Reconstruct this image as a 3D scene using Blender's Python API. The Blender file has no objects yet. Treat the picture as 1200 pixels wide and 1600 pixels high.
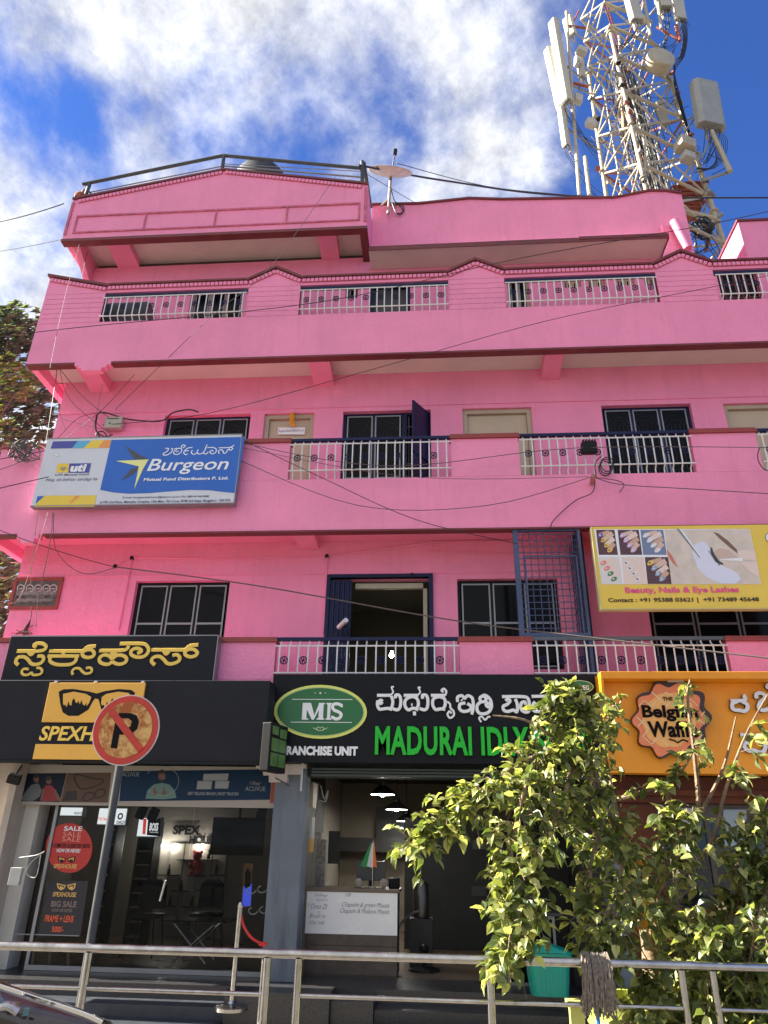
import bpy, bmesh, math, random
from mathutils import Vector, Matrix
from mathutils.geometry import tessellate_polygon
R = math.radians
random.seed(7)
scene = bpy.context.scene
COL = scene.collection

# ------------------------------------------------------------------ camera
PITCH, YAW, ROLL, FPX, EYE = R(25.11), R(4.50), R(1.04), 1109.0, 1.85
_f = Vector((-math.sin(YAW)*math.cos(PITCH), math.cos(YAW)*math.cos(PITCH), math.sin(PITCH)))
_r0 = Vector((math.cos(YAW), math.sin(YAW), 0)); _u0 = _r0.cross(_f)
_r = _r0*math.cos(ROLL) + _u0*math.sin(ROLL); _u = -_r0*math.sin(ROLL) + _u0*math.cos(ROLL)
cd = bpy.data.cameras.new('camera'); cam = bpy.data.objects.new('camera', cd); COL.objects.link(cam)
cd.sensor_fit = 'VERTICAL'; cd.sensor_height = 36.0; cd.lens = FPX/1600*36
cd.clip_start = .05; cd.clip_end = 3000
m = Matrix.Identity(4)
for i in range(3):
    m[i][0] = _r[i]; m[i][1] = _u[i]; m[i][2] = -_f[i]
m[2][3] = EYE
cam.matrix_world = m
scene.camera = cam

def at(px, py, Y, dy=0.0):
    """world point seen at photo position (px, py) on the vertical plane y = Y"""
    d = _f*FPX + _r*(px-600) + _u*(800-py)
    t = Y/d.y
    return Vector((d.x*t, Y+dy, EYE + d.z*t))
def atz(px, py, z):
    d = _f*FPX + _r*(px-600) + _u*(800-py); t = (z-EYE)/d.z
    return Vector((d.x*t, d.y*t, z))
def pj(p):
    v = Vector(p) - Vector((0, 0, EYE)); w = v.dot(_f)
    return 600 + FPX*v.dot(_r)/w, 800 - FPX*v.dot(_u)/w
def X(px, py, Y): return round(at(px, py, Y).x, 3)
def Z(px, py, Y): return round(at(px, py, Y).z, 3)

# ------------------------------------------------------------------ world and sun
SUN_EL, SUN_AZ = R(35), R(-88)        # azimuth measured from +Y (behind the building) towards -X
sun_dir = Vector((math.sin(SUN_AZ)*math.cos(SUN_EL), math.cos(SUN_AZ)*math.cos(SUN_EL), math.sin(SUN_EL)))
sd = bpy.data.lights.new('sun', 'SUN'); sd.energy = 4.6; sd.angle = R(.5); sd.color = (1, .93, .80)
so = bpy.data.objects.new('sun', sd); COL.objects.link(so)
so.rotation_euler = (-sun_dir).to_track_quat('-Z', 'Y').to_euler(); so.location = (-6, 2, 30)

world = bpy.data.worlds.new('World'); scene.world = world; world.use_nodes = True
nt = world.node_tree; N = nt.nodes; L = nt.links
for n in list(N): N.remove(n)
out = N.new('ShaderNodeOutputWorld'); bg = N.new('ShaderNodeBackground'); bg.inputs[1].default_value = .15
sky = N.new('ShaderNodeTexSky'); sky.sky_type = 'NISHITA'; sky.sun_disc = False
sky.sun_elevation = SUN_EL; sky.sun_rotation = SUN_AZ; sky.air_density = 1.0; sky.dust_density = .3; sky.ozone_density = 3.0
tc = N.new('ShaderNodeTexCoord')
def wn(t, **k):
    n = N.new(t)
    for a, b in k.items(): setattr(n, a, b)
    return n
def wm(op, a, b=None, c=None):
    n = wn('ShaderNodeMath', operation=op)
    for i, v in enumerate((a, b, c)):
        if v is None: continue
        if isinstance(v, (int, float)): n.inputs[i].default_value = v
        else: L.new(v, n.inputs[i])
    return n.outputs[0]
sep = wn('ShaderNodeSeparateXYZ'); L.new(tc.outputs['Generated'], sep.inputs[0])
zz = wm('MAXIMUM', wm('ADD', sep.outputs[2], .30), .12)
u_ = wm('DIVIDE', sep.outputs[0], zz); v_ = wm('DIVIDE', sep.outputs[1], zz)
cmb = wn('ShaderNodeCombineXYZ'); L.new(u_, cmb.inputs[0]); L.new(v_, cmb.inputs[1])
mp = wn('ShaderNodeMapping'); L.new(cmb.outputs[0], mp.inputs[0])
mp.inputs['Location'].default_value = (3.6, 1.9, 0); mp.inputs['Rotation'].default_value = (0, 0, R(35)); mp.inputs['Scale'].default_value = (1.0, .9, 1)
n1 = wn('ShaderNodeTexNoise'); L.new(mp.outputs[0], n1.inputs[0]); n1.inputs['Scale'].default_value = 4.6; n1.inputs['Detail'].default_value = 9; n1.inputs['Roughness'].default_value = .58; n1.inputs['Distortion'].default_value = .25
n2 = wn('ShaderNodeTexNoise'); L.new(mp.outputs[0], n2.inputs[0]); n2.inputs['Scale'].default_value = 9.0; n2.inputs['Detail'].default_value = 8; n2.inputs['Roughness'].default_value = .68
# the cloud bank lies to the left, the sky clears to the right
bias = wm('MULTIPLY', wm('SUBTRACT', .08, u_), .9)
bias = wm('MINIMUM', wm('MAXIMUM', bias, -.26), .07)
bias = wm('ADD', bias, wm('MINIMUM', wm('MAXIMUM', wm('MULTIPLY', v_, -.35), 0), .30))  # unseen cloud cover added behind the camera to brighten the facade
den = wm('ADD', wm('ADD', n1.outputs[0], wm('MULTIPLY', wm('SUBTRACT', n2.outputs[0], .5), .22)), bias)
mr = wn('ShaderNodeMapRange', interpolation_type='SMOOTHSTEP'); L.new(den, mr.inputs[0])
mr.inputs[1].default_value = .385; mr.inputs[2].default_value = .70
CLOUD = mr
# thin cloud edges are pale blue, thick parts bright with greyer bellies
shade = wn('ShaderNodeMapRange'); L.new(n2.outputs[0], shade.inputs[0]); shade.inputs[1].default_value = .35; shade.inputs[2].default_value = .7; shade.inputs[3].default_value = .50; shade.inputs[4].default_value = 1.1
ccol = wn('ShaderNodeMix', data_type='RGBA', blend_type='MULTIPLY'); ccol.inputs[0].default_value = 1
ccol.inputs[6].default_value = (1.6, 1.63, 1.72, 1); L.new(shade.outputs[0], ccol.inputs[7])
tint = wn('ShaderNodeMix', data_type='RGBA', blend_type='MULTIPLY'); tint.inputs[0].default_value = 1
L.new(sky.outputs[0], tint.inputs[6]); tint.inputs[7].default_value = (.11, .17, .305, 1)
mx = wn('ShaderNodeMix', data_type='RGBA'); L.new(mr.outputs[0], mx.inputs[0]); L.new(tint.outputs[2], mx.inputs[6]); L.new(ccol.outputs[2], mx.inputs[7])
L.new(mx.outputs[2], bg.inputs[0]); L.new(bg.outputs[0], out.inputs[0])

scene.view_settings.view_transform = 'Standard'; scene.view_settings.look = 'None'
scene.view_settings.exposure = 2.4; scene.view_settings.gamma = 1; scene.view_settings.use_curve_mapping = False
scene.render.engine = 'CYCLES'
scene.cycles.max_bounces = 8; scene.cycles.diffuse_bounces = 4; scene.cycles.transparent_max_bounces = 12
scene.cycles.use_denoising = True

# ------------------------------------------------------------------ materials
MATS = {}
def mat(name, col, rough=.6, metal=0, var=0, vscale=3.0, bump=0, bscale=60.0, spec=None, dark=None, dirt=0, emit=None, es=1.0, coat=0):
    if name in MATS: return MATS[name]
    M = bpy.data.materials.new(name); M.use_nodes = True; t = M.node_tree; b = t.nodes['Principled BSDF']
    b.inputs['Base Color'].default_value = (*col, 1); b.inputs['Roughness'].default_value = rough; b.inputs['Metallic'].default_value = metal
    if spec is not None: b.inputs['Specular IOR Level'].default_value = spec
    if coat: b.inputs['Coat Weight'].default_value = coat; b.inputs['Coat Roughness'].default_value = .1
    if emit: b.inputs['Emission Color'].default_value = (*emit, 1); b.inputs['Emission Strength'].default_value = es
    g = t.nodes.new('ShaderNodeNewGeometry')
    src = None
    if var or dirt:
        n = t.nodes.new('ShaderNodeTexNoise'); t.links.new(g.outputs['Position'], n.inputs[0]); n.inputs['Scale'].default_value = vscale; n.inputs['Detail'].default_value = 6; n.inputs['Roughness'].default_value = .6
        r = t.nodes.new('ShaderNodeMapRange'); t.links.new(n.outputs[0], r.inputs[0]); r.inputs[1].default_value = .3; r.inputs[2].default_value = .7; r.inputs[3].default_value = 1-var; r.inputs[4].default_value = 1+var
        x = t.nodes.new('ShaderNodeMix'); x.data_type = 'RGBA'; x.blend_type = 'MULTIPLY'; x.inputs[0].default_value = 1; x.inputs[6].default_value = (*col, 1)
        t.links.new(r.outputs[0], x.inputs[7]); src = x.outputs[2]
        if dirt:
            # rain streaks: noise stretched along z
            mp_ = t.nodes.new('ShaderNodeMapping'); t.links.new(g.outputs['Position'], mp_.inputs[0]); mp_.inputs['Scale'].default_value = (3.2, 3.2, .35)
            n_ = t.nodes.new('ShaderNodeTexNoise'); t.links.new(mp_.outputs[0], n_.inputs[0]); n_.inputs['Scale'].default_value = 2.2; n_.inputs['Detail'].default_value = 8; n_.inputs['Roughness'].default_value = .65
            r_ = t.nodes.new('ShaderNodeMapRange'); t.links.new(n_.outputs[0], r_.inputs[0]); r_.inputs[1].default_value = .52; r_.inputs[2].default_value = .78; r_.inputs[3].default_value = 0; r_.inputs[4].default_value = dirt
            y = t.nodes.new('ShaderNodeMix'); y.data_type = 'RGBA'; t.links.new(r_.outputs[0], y.inputs[0]); t.links.new(src, y.inputs[6]); y.inputs[7].default_value = (*(dark or (.12, .10, .09)), 1); src = y.outputs[2]
        t.links.new(src, b.inputs['Base Color'])
        r2 = t.nodes.new('ShaderNodeMapRange'); t.links.new(n.outputs[0], r2.inputs[0]); r2.inputs[3].default_value = max(.03, rough-.12); r2.inputs[4].default_value = min(1, rough+.12)
        t.links.new(r2.outputs[0], b.inputs['Roughness'])
    if bump:
        n = t.nodes.new('ShaderNodeTexNoise'); t.links.new(g.outputs['Position'], n.inputs[0]); n.inputs['Scale'].default_value = bscale; n.inputs['Detail'].default_value = 5
        bp = t.nodes.new('ShaderNodeBump'); bp.inputs['Strength'].default_value = bump; bp.inputs['Distance'].default_value = .014
        t.links.new(n.outputs[0], bp.inputs['Height']); t.links.new(bp.outputs[0], b.inputs['Normal'])
    MATS[name] = M; return M

def glass(name, tint=(1, 1, 1), refl=1.0):
    if name in MATS: return MATS[name]
    M = bpy.data.materials.new(name); M.use_nodes = True; t = M.node_tree
    for n in list(t.nodes): t.nodes.remove(n)
    o = t.nodes.new('ShaderNodeOutputMaterial'); mxs = t.nodes.new('ShaderNodeMixShader'); tr = t.nodes.new('ShaderNodeBsdfTransparent'); gl = t.nodes.new('ShaderNodeBsdfGlossy')
    fr = t.nodes.new('ShaderNodeFresnel'); fr.inputs[0].default_value = 1.5
    mu = t.nodes.new('ShaderNodeMath'); mu.operation = 'MULTIPLY'; mu.inputs[1].default_value = refl
    tr.inputs[0].default_value = (*tint, 1); gl.inputs['Roughness'].default_value = .015; gl.inputs[0].default_value = (.9, .95, 1, 1)
    t.links.new(fr.outputs[0], mu.inputs[0]); t.links.new(mu.outputs[0], mxs.inputs[0]); t.links.new(tr.outputs[0], mxs.inputs[1]); t.links.new(gl.outputs[0], mxs.inputs[2]); t.links.new(mxs.outputs[0], o.inputs[0])
    MATS[name] = M; return M

def blotch(name, a, b, scale, lo, hi, rough=.7):
    M = mat(name, a, rough); t = M.node_tree; bs = t.nodes['Principled BSDF']; g = t.nodes.new('ShaderNodeNewGeometry')
    n = t.nodes.new('ShaderNodeTexNoise'); t.links.new(g.outputs['Position'], n.inputs[0]); n.inputs['Scale'].default_value = scale; n.inputs['Detail'].default_value = 8; n.inputs['Roughness'].default_value = .68; n.inputs['Distortion'].default_value = .6
    r = t.nodes.new('ShaderNodeMapRange'); t.links.new(n.outputs[0], r.inputs[0]); r.inputs[1].default_value = lo; r.inputs[2].default_value = hi
    x = t.nodes.new('ShaderNodeMix'); x.data_type = 'RGBA'; t.links.new(r.outputs[0], x.inputs[0]); x.inputs[6].default_value = (*a, 1); x.inputs[7].default_value = (*b, 1); t.links.new(x.outputs[2], bs.inputs['Base Color']); return M
PINK = mat('pink_paint', (.90, .275, .455), .62, var=.08, vscale=1.1, bump=1.0, bscale=22, dirt=.36, dark=(.62, .19, .31))
PINKS = mat('pink_smooth', (.87, .255, .425), .55, var=.06, vscale=2, bump=.15, bscale=30)
CREAM = mat('cream_soffit', (.70, .60, .56), .8, var=.06, vscale=2, bump=.2)
MAROON = mat('maroon_trim', (.16, .028, .030), .5, var=.2, vscale=4, bump=.2)
CAPRED = mat('red_cap', (.30, .045, .035), .5, var=.2, vscale=4, bump=.2, dirt=.3)
NAVY = mat('navy_paint', (.009, .014, .058), .45, var=.25, spec=.25)
WHITEP = mat('white_paint', (.72, .72, .70), .4, var=.1, vscale=9, dirt=.35, dark=(.3, .22, .16))
ALU = mat('aluminium', (.26, .27, .28), .4, metal=.6, var=.1)
STEEL = mat('stainless', (.46, .445, .42), .22, metal=1, var=.2, vscale=14, dirt=.5, dark=(.25, .17, .11))
BLACKG = mat('dark_glass', (.004, .005, .007), .10, var=.3, vscale=1, spec=.12)
BLACK = mat('black', (.008, .008, .009), .5, spec=.25)
WIRE = mat('wire', (.02, .02, .022), .55)
WIREP = mat('painted_wire', (.55, .18, .28), .6)
BEIGE = mat('beige_door', (.52, .42, .30), .55, var=.06)
WOODD = mat('dark_wood', (.055, .042, .034), .45, var=.35, vscale=9)
GRAN = mat('granite', (.035, .034, .036), .3, var=.6, vscale=60, spec=.5)
CONC = mat('concrete', (.16, .14, .12), .85, var=.2, vscale=4, bump=.5, dirt=.4)
ASPH = mat('concrete_road', (.10, .09, .075), .9, var=.3, vscale=6, bump=.6)
CREAMW = mat('cream_metal', (.42, .38, .28), .5, var=.1, vscale=3, dirt=.5, dark=(.28, .13, .06))
REDM = mat('red_metal', (.30, .075, .05), .6, var=.2, vscale=3, dirt=.4)
GREYM = mat('grey_metal', (.24, .25, .25), .45, metal=.3, var=.2, vscale=5)
GREYP = mat('grey_plastic', (.44, .44, .41), .5, var=.08, vscale=4, dirt=.2)

# ------------------------------------------------------------------ object helpers
ORG = {}
def wloc(o): return ORG.get(o.name, Vector((0, 0, 0))) if o else Vector((0, 0, 0))
def tag(o, label=None, cat=None, group=None, kind=None):
    if label: o['label'] = label
    if cat: o['category'] = cat
    if group: o['group'] = group
    if kind: o['kind'] = kind
    return o
def empty(name, loc, label, cat, group=None):
    o = bpy.data.objects.new(name, None); COL.objects.link(o); o.location = loc; o.empty_display_size = .2
    ORG[o.name] = Vector(loc); return tag(o, label, cat, group)
def link(name, me, parent=None, org=(0, 0, 0), rot=None, scale=None):
    o = bpy.data.objects.new(name, me); COL.objects.link(o)
    org = Vector(org); o.location = org - wloc(parent); ORG[o.name] = org
    if parent: o.parent = parent
    if rot: o.rotation_euler = rot
    if scale: o.scale = scale if hasattr(scale, '__len__') else (scale,)*3
    return o
def copy_thing(o, dloc, label=None, rotz=None, parent=None):
    c = o.copy(); COL.objects.link(c); c.parent = parent
    if parent is None:
        c.location = Vector(o.location) + Vector(dloc)
        if rotz is not None: c.rotation_euler[2] = rotz
        if label: c['label'] = label
        ORG[c.name] = Vector(c.location)
    for ch in list(o.children): copy_thing(ch, (0, 0, 0), parent=c)
    return c

class MB:
    def __init__(s): s.v = []; s.f = []
    def add(s, vs, fs):
        b = len(s.v); s.v += [tuple(v) for v in vs]; s.f += [tuple(b+i for i in f) for f in fs]; return s
    def box(s, x0, x1, y0, y1, z0, z1):
        vs = [(x, y, z) for x in (x0, x1) for y in (y0, y1) for z in (z0, z1)]
        return s.add(vs, [(0, 1, 3, 2), (4, 6, 7, 5), (0, 4, 5, 1), (2, 3, 7, 6), (0, 2, 6, 4), (1, 5, 7, 3)])
    def obox(s, c, sx, sy, sz, rot=(0, 0, 0)):
        M = Matrix.Translation(c) @ (Matrix.Rotation(rot[2], 4, 'Z') @ Matrix.Rotation(rot[1], 4, 'Y') @ Matrix.Rotation(rot[0], 4, 'X'))
        vs = [M @ Vector((x*sx/2, y*sy/2, z*sz/2)) for x in (-1, 1) for y in (-1, 1) for z in (-1, 1)]
        return s.add(vs, [(0, 1, 3, 2), (4, 6, 7, 5), (0, 4, 5, 1), (2, 3, 7, 6), (0, 2, 6, 4), (1, 5, 7, 3)])
    def path(s, pts, r, n=6, caps=True, flat=None):
        pts = [Vector(p) for p in pts]; k = len(pts); rings = []
        up = None
        for i, p in enumerate(pts):
            a = pts[max(i-1, 0)]; b = pts[min(i+1, k-1)]; t = (b-a)
            t = t.normalized() if t.length > 1e-9 else Vector((0, 0, 1))
            if flat:   # ribbon-like section: fixed axis
                e2 = Vector(flat); e1 = t.cross(e2).normalized()
            else:
                if up is None: up = Vector((0, 0, 1)) if abs(t.z) < .9 else Vector((0, 1, 0))
                e1 = t.cross(up).normalized(); e2 = e1.cross(t).normalized(); up = e2
            rr = r[i] if hasattr(r, '__len__') else r
            ra, rb = (rr if isinstance(rr, tuple) else (rr, rr))
            pw = .5 if flat else 1.0
            rings.append([p + e1*ra*math.copysign(abs(math.cos(2*math.pi*j/n))**pw, math.cos(2*math.pi*j/n)) + e2*rb*math.copysign(abs(math.sin(2*math.pi*j/n))**(pw*.7 if flat else 1), math.sin(2*math.pi*j/n)) for j in range(n)])
        vs = [v for q in rings for v in q]; fs = []
        for i in range(k-1):
            for j in range(n):
                a = i*n+j; b = i*n+(j+1) % n; fs.append((a, b, b+n, a+n))
        if caps: fs.append(tuple(range(n-1, -1, -1))); fs.append(tuple((k-1)*n+j for j in range(n)))
        return s.add(vs, fs)
    def tube(s, a, b, r, n=8, r2=None): return s.path([a, b], [r, r2 if r2 is not None else r], n)
    def prism(s, poly, y0, y1):
        """poly = [(x,z)...] extruded from y0 (front) to y1"""
        k = len(poly)
        vs = [(x, y0, z) for x, z in poly] + [(x, y1, z) for x, z in poly]
        tris = tessellate_polygon([[Vector((x, z, 0)) for x, z in poly]])
        fs = [tuple(t) for t in tris] + [tuple(k+i for i in reversed(t)) for t in tris]
        fs += [(i, (i+1) % k, k+(i+1) % k, k+i) for i in range(k)]
        return s.add(vs, fs)
    def sheet(s, poly, y):
        k = len(poly); tris = tessellate_polygon([[Vector((x, z, 0)) for x, z in poly]])
        return s.add([(x, y, z) for x, z in poly], [tuple(t) for t in tris])
    def lathe(s, c, prof, n=16, axis='Z', tilt=None):
        """prof = [(r, h)...]"""
        c = Vector(c); T = tilt or Matrix.Identity(3); vs = []; fs = []
        for r, h in prof:
            for j in range(n):
                a = 2*math.pi*j/n; vs.append(c + T @ Vector((r*math.cos(a), r*math.sin(a), h)))
        for i in range(len(prof)-1):
            for j in range(n):
                a = i*n+j; b = i*n+(j+1) % n; fs.append((a, b, b+n, a+n))
        fs.append(tuple(range(n-1, -1, -1))); fs.append(tuple((len(prof)-1)*n+j for j in range(n)))
        return s.add(vs, fs)
    def ico(s, c, r, sub=1, sc=(1, 1, 1)):
        bm = bmesh.new(); bmesh.ops.create_icosphere(bm, subdivisions=sub, radius=1)
        c = Vector(c); vs = [c + Vector((v.co.x*r*sc[0], v.co.y*r*sc[1], v.co.z*r*sc[2])) for v in bm.verts]
        fs = [tuple(v.index for v in f.verts) for f in bm.faces]; bm.free(); return s.add(vs, fs)
    def mesh(s, name, m, org=(0, 0, 0), smooth=False, bevel=0):
        me = bpy.data.meshes.new(name); o = Vector(org)
        me.from_pydata([tuple(Vector(v)-o) for v in s.v], [], s.f); me.materials.append(m)
        bm = bmesh.new(); bm.from_mesh(me); bmesh.ops.recalc_face_normals(bm, faces=bm.faces)
        if bevel:
            bmesh.ops.bevel(bm, geom=[e for e in bm.edges if len(e.link_faces) == 2 and e.calc_face_angle(0) > .6], offset=bevel, segments=2, affect='EDGES', profile=.5)
        bm.to_mesh(me); bm.free()
        if smooth:
            for p in me.polygons: p.use_smooth = True
            try: me.set_sharp_from_angle(angle=R(40))
            except Exception: pass
        return me
    def build(s, name, m, parent=None, label=None, cat=None, group=None, kind=None, smooth=False, bevel=0, org=None):
        if org is None:
            xs = [v[0] for v in s.v]; ys = [v[1] for v in s.v]; zs = [v[2] for v in s.v]
            org = Vector(((min(xs)+max(xs))/2, (min(ys)+max(ys))/2, min(zs)))
        o = link(name, s.mesh(name, m, org, smooth, bevel), parent, org)
        return tag(o, label, cat, group, kind)

def pts_px(l, Y): return [(at(a, b, Y).x, at(a, b, Y).z) for a, b in l]
def flat(name, l, Y, m, parent, lift=.002, label=None):
    return MB().sheet(pts_px(l, Y), Y-lift).build(name, m, parent, label)
def rectpx(l, t, r, b): return [(l, t), (r, t), (r, b), (l, b)]
def ell(cx, cy, rx, ry, n=20, a0=0):
    return [(cx+rx*math.cos(2*math.pi*i/n)*math.cos(a0)-ry*math.sin(2*math.pi*i/n)*math.sin(a0), cy+rx*math.cos(2*math.pi*i/n)*math.sin(a0)+ry*math.sin(2*math.pi*i/n)*math.cos(a0)) for i in range(n)]

def text(body, bl, tr, Y, m, parent, name='lettering', bold=0.0, depth=.002, lift=.003, shear=0.0, split=False, spacing=1.0):
    """text mesh fitted between photo points bl (bottom left) and tr (top right) on plane Y"""
    a = at(*bl, Y); b = at(*tr, Y)
    cu = bpy.data.curves.new('t', 'FONT'); cu.body = body; cu.size = 1; cu.offset = bold; cu.shear = shear; cu.resolution_u = 3; cu.space_character = spacing
    cu.fill_mode = 'FRONT' if depth < .0025 else 'BOTH'
    cu.extrude = 0
    t = bpy.data.objects.new('t', cu); COL.objects.link(t)
    dg = bpy.context.evaluated_depsgraph_get(); me = bpy.data.meshes.new_from_object(t.evaluated_get(dg))
    bpy.data.objects.remove(t); bpy.data.curves.remove(cu)
    bm = bmesh.new(); bm.from_mesh(me); bpy.data.meshes.remove(me)
    xs = [v.co.x for v in bm.verts]; ys = [v.co.y for v in bm.verts]
    sx = (b.x-a.x)/(max(xs)-min(xs)); sz = (b.z-a.z)/(max(ys)-min(ys)); x0 = min(xs); y0 = min(ys)
    bmesh.ops.remove_doubles(bm, verts=bm.verts, dist=1e-5)
    if depth >= .0025:
        fs = [f for f in bm.faces]
        for f in fs: pass
        r = bmesh.ops.extrude_face_region(bm, geom=fs); 
        for v in [e for e in r['geom'] if isinstance(e, bmesh.types.BMVert)]: v.co.z += 1
    for v in bm.verts:
        front = v.co.z > .5 if depth >= .0025 else True
        v.co = Vector((a.x+(v.co.x-x0)*sx, Y - lift - (depth if front else 0), a.z+(v.co.y-y0)*sz))
    def out_(bmx):
        mb = MB(); bmx.verts.index_update(); mb.v = [tuple(v.co) for v in bmx.verts]; mb.f = [tuple(v.index for v in f.verts) for f in bmx.faces]
        return mb
    if not split:
        o = out_(bm).build(name, m, parent, kind='stuff' if len(body) > 1 else None); bm.free(); return o
    # one object per letter: islands whose x ranges overlap belong together
    bm.verts.ensure_lookup_table(); seen = set(); isl = []
    for v in bm.verts:
        if v in seen: continue
        st = [v]; comp = []; seen.add(v)
        while st:
            w = st.pop(); comp.append(w)
            for e in w.link_edges:
                q = e.other_vert(w)
                if q not in seen: seen.add(q); st.append(q)
        isl.append((min(w.co.x for w in comp), max(w.co.x for w in comp), comp))
    isl.sort(key=lambda t: t[0]); groups = []
    for i0, i1, comp in isl:
        if groups and i0 < groups[-1][1]-.3*min(i1-i0, groups[-1][1]-groups[-1][0]): groups[-1][1] = max(groups[-1][1], i1); groups[-1][2] += comp
        else: groups.append([i0, i1, list(comp)])
    for g in groups:
        ids = {w: i for i, w in enumerate(g[2])}
        mb = MB(); mb.v = [tuple(w.co) for w in g[2]]; mb.f = [tuple(ids[w] for w in f.verts) for f in bm.faces if f.verts[0] in ids]
        mb.build('letter', m, parent)
    bm.free()

def smooth_poly(p, k=5):
    if len(p) < 3: return [Vector(q) for q in p]
    p = [Vector(q) for q in p]; o = []
    for i in range(len(p)-1):
        p0 = p[max(i-1, 0)]; p1 = p[i]; p2 = p[i+1]; p3 = p[min(i+2, len(p)-1)]
        for j in range(k):
            t = j/k
            o.append(.5*((2*p1)+(p2-p0)*t+(2*p0-5*p1+4*p2-p3)*t*t+(3*p1-p0-3*p2+p3)*t*t*t))
    o.append(p[-1]); return o
def glyph(strokes, Y, m, parent, w, thick, tr, name='letter', lift=.004):
    """one letter drawn as brush strokes; tr maps local points to photo pixels; w in pixels"""
    mb = MB(); s = (at(601, 1000, Y)-at(600, 1000, Y)).length
    for i, st in enumerate(strokes):
        k = 1.0
        if isinstance(st, dict): k = st['w']; st = st['p']
        pp = [(q[0], q[1], 0) for q in st]; pp = smooth_poly(pp, 5) if len(pp) > 2 else [Vector(q) for q in pp]
        P3 = [at(*tr(q.x, q.y), Y, -lift-thick*.5-.0007*i) for q in pp]
        mb.path(P3, [(w*k*s/2, thick/2)]*len(P3), 8, True, flat=(0, 1, 0))
    return mb.build(name, m, parent, smooth=True)
def cable(pts, r=.008, sag=0, name='cable', m=None, label=None, group=None, parent=None, k=6):
    P = [Vector(p) for p in pts]; r = r*.72
    if sag and len(P) == 2:
        a, b = P; P = [a.lerp(b, i/12) + Vector((0, 0, -4*sag*(i/12)*(1-i/12))) for i in range(13)]
    elif len(P) > 2: P = smooth_poly(P, k)
    return MB().path(P, r, 5).build(name, m or WIRE, parent, label, None if parent else 'cable', group, smooth=True)
# ------------------------------------------------------------------ ground
YF, YW = 9.3, 10.1
XL, XWL, XR = -6.82, -6.55, 8.5
tag(MB().box(-400, 400, -400, 600, -.5, 0).build('road', ASPH), kind='structure')
tag(MB().box(-60, 60, 5.0, 8.35, 0, .12).build('pavement', CONC), kind='structure')
# paving slabs along the railing side
kb = []
for i in range(30):
    x = -12+i*.9
    tag(MB().box(x+.006, x+.894, 4.85, 4.994, 0, .135).build('kerb_stone', CONC, None, bevel=.01), kind='structure')

# ------------------------------------------------------------------ the pink building
bld = empty('commercial_building', (0, YW, 0), 'bright pink four-storey building with balconies and shops on the ground floor', 'building')

def wall_holes(x0, x1, z0, z1, y0, y1, holes):
    mb = MB(); xs = sorted({x0, x1, *[h[0] for h in holes], *[h[1] for h in holes]})
    for a, b in zip(xs, xs[1:]):
        hs = sorted([(h[2], h[3]) for h in holes if h[0] < b-1e-4 and h[1] > a+1e-4]); z = z0
        for c, d in hs:
            if c > z+1e-4: mb.box(a, b, y0, y1, z, c)
            z = max(z, d)
        if z1 > z+1e-4: mb.box(a, b, y0, y1, z, z1)
    return mb

# openings (x0, x1, z0, z1)
F1 = dict(a=(-4.62, -3.14, 4.20, 5.48), door=(-1.62, -.07, 3.50, 5.50), b=(.32, 1.80, 4.12, 5.47), c=(3.05, 5.0, 3.9, 5.47))
F2 = dict(a=(-4.61, -3.11, 7.15, 8.50), d1=(-2.87, -2.01, 6.40, 8.49), b=(-1.52, -.04, 6.78, 8.49), d2=(.49, 1.63, 6.40, 8.49), c=(2.77, 4.21, 7.0, 8.48), d3=(4.72, 5.9, 6.4, 8.46))
def zz3(py, px=600): return Z(px, py, YW)
F3 = dict(w1=(X(297, 470, YW), X(380, 470, YW), Z(340, 497, YW), Z(340, 448, YW)), sm=(X(540, 455, YW), X(559, 455, YW), Z(550, 466, YW), Z(550, 444, YW)),
          dr=(X(577, 465, YW), X(641, 465, YW), 9.5, Z(610, 441, YW)), w2=(X(793, 455, YW), X(827, 455, YW), 9.6, Z(810, 432, YW)),
          g=(X(1122, 440, YW), X(1186, 440, YW), 9.5, Z(1150, 420, YW)))
hi = []
for a, b in ((880, 907), (918, 945), (963, 991), (1006, 1026)):
    hi.append((X(a, 436, YW), X(b, 436, YW), Z(950, 447, YW), Z(950, 431, YW)))

wall_holes(XWL, XR, 3.45, 6.12, YW, YW+.2, list(F1.values())).build('wall', PINK, bld)
wall_holes(XWL, XR, 6.124, 9.26, YW, YW+.2, list(F2.values())).build('wall', PINK, bld)
XT = X(1065, 305, YW)
wall_holes(XWL, XT, 9.264, 11.95, YW, YW+.2, [F3[k] for k in ('w1', 'sm', 'dr', 'w2')]+hi).build('wall', PINK, bld)
wall_holes(XT+.003, XR, 9.264, 11.45, YW, YW+.2, [F3['g']]).build('wall', PINK, bld)
MB().box(XT-.15, XT-.003, YW+.203, 18, 9.41, 12.1).build('wall', PINK, bld)
# lintel band, a little proud of the wall, above the openings
for z in (5.56, 8.57):
    MB().box(XWL, XR, YW-.015, YW-.0, z, z+.02).build('lintel_band', PINKS, bld)
# side and rear walls, inner slabs, roof
MB().box(XWL, XWL+.2, YW+.203, 18, 0, 12.1).build('wall', PINK, bld)
MB().box(XWL, XR, 18.003, 18.2, 0, 11.4).build('wall', PINK, bld)
MB().box(XR-.2, XR-.003, YW+.203, 18, 0, 11.4).build('wall', PINK, bld)
for z in (3.33, 6.14, 9.28):
    MB().box(XWL+.203, XR-.203, YW+.203, 17.997, z, z+.12).build('floor_slab', CONC, bld)
MB().box(XWL, XT-.003, YW+.1, 18.2, 12.103, 12.22).build('roof', CONC, bld)
MB().box(XT+.003, XR, YW+.05, 18.2, 11.453, 11.56).build('roof', CONC, bld)

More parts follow.
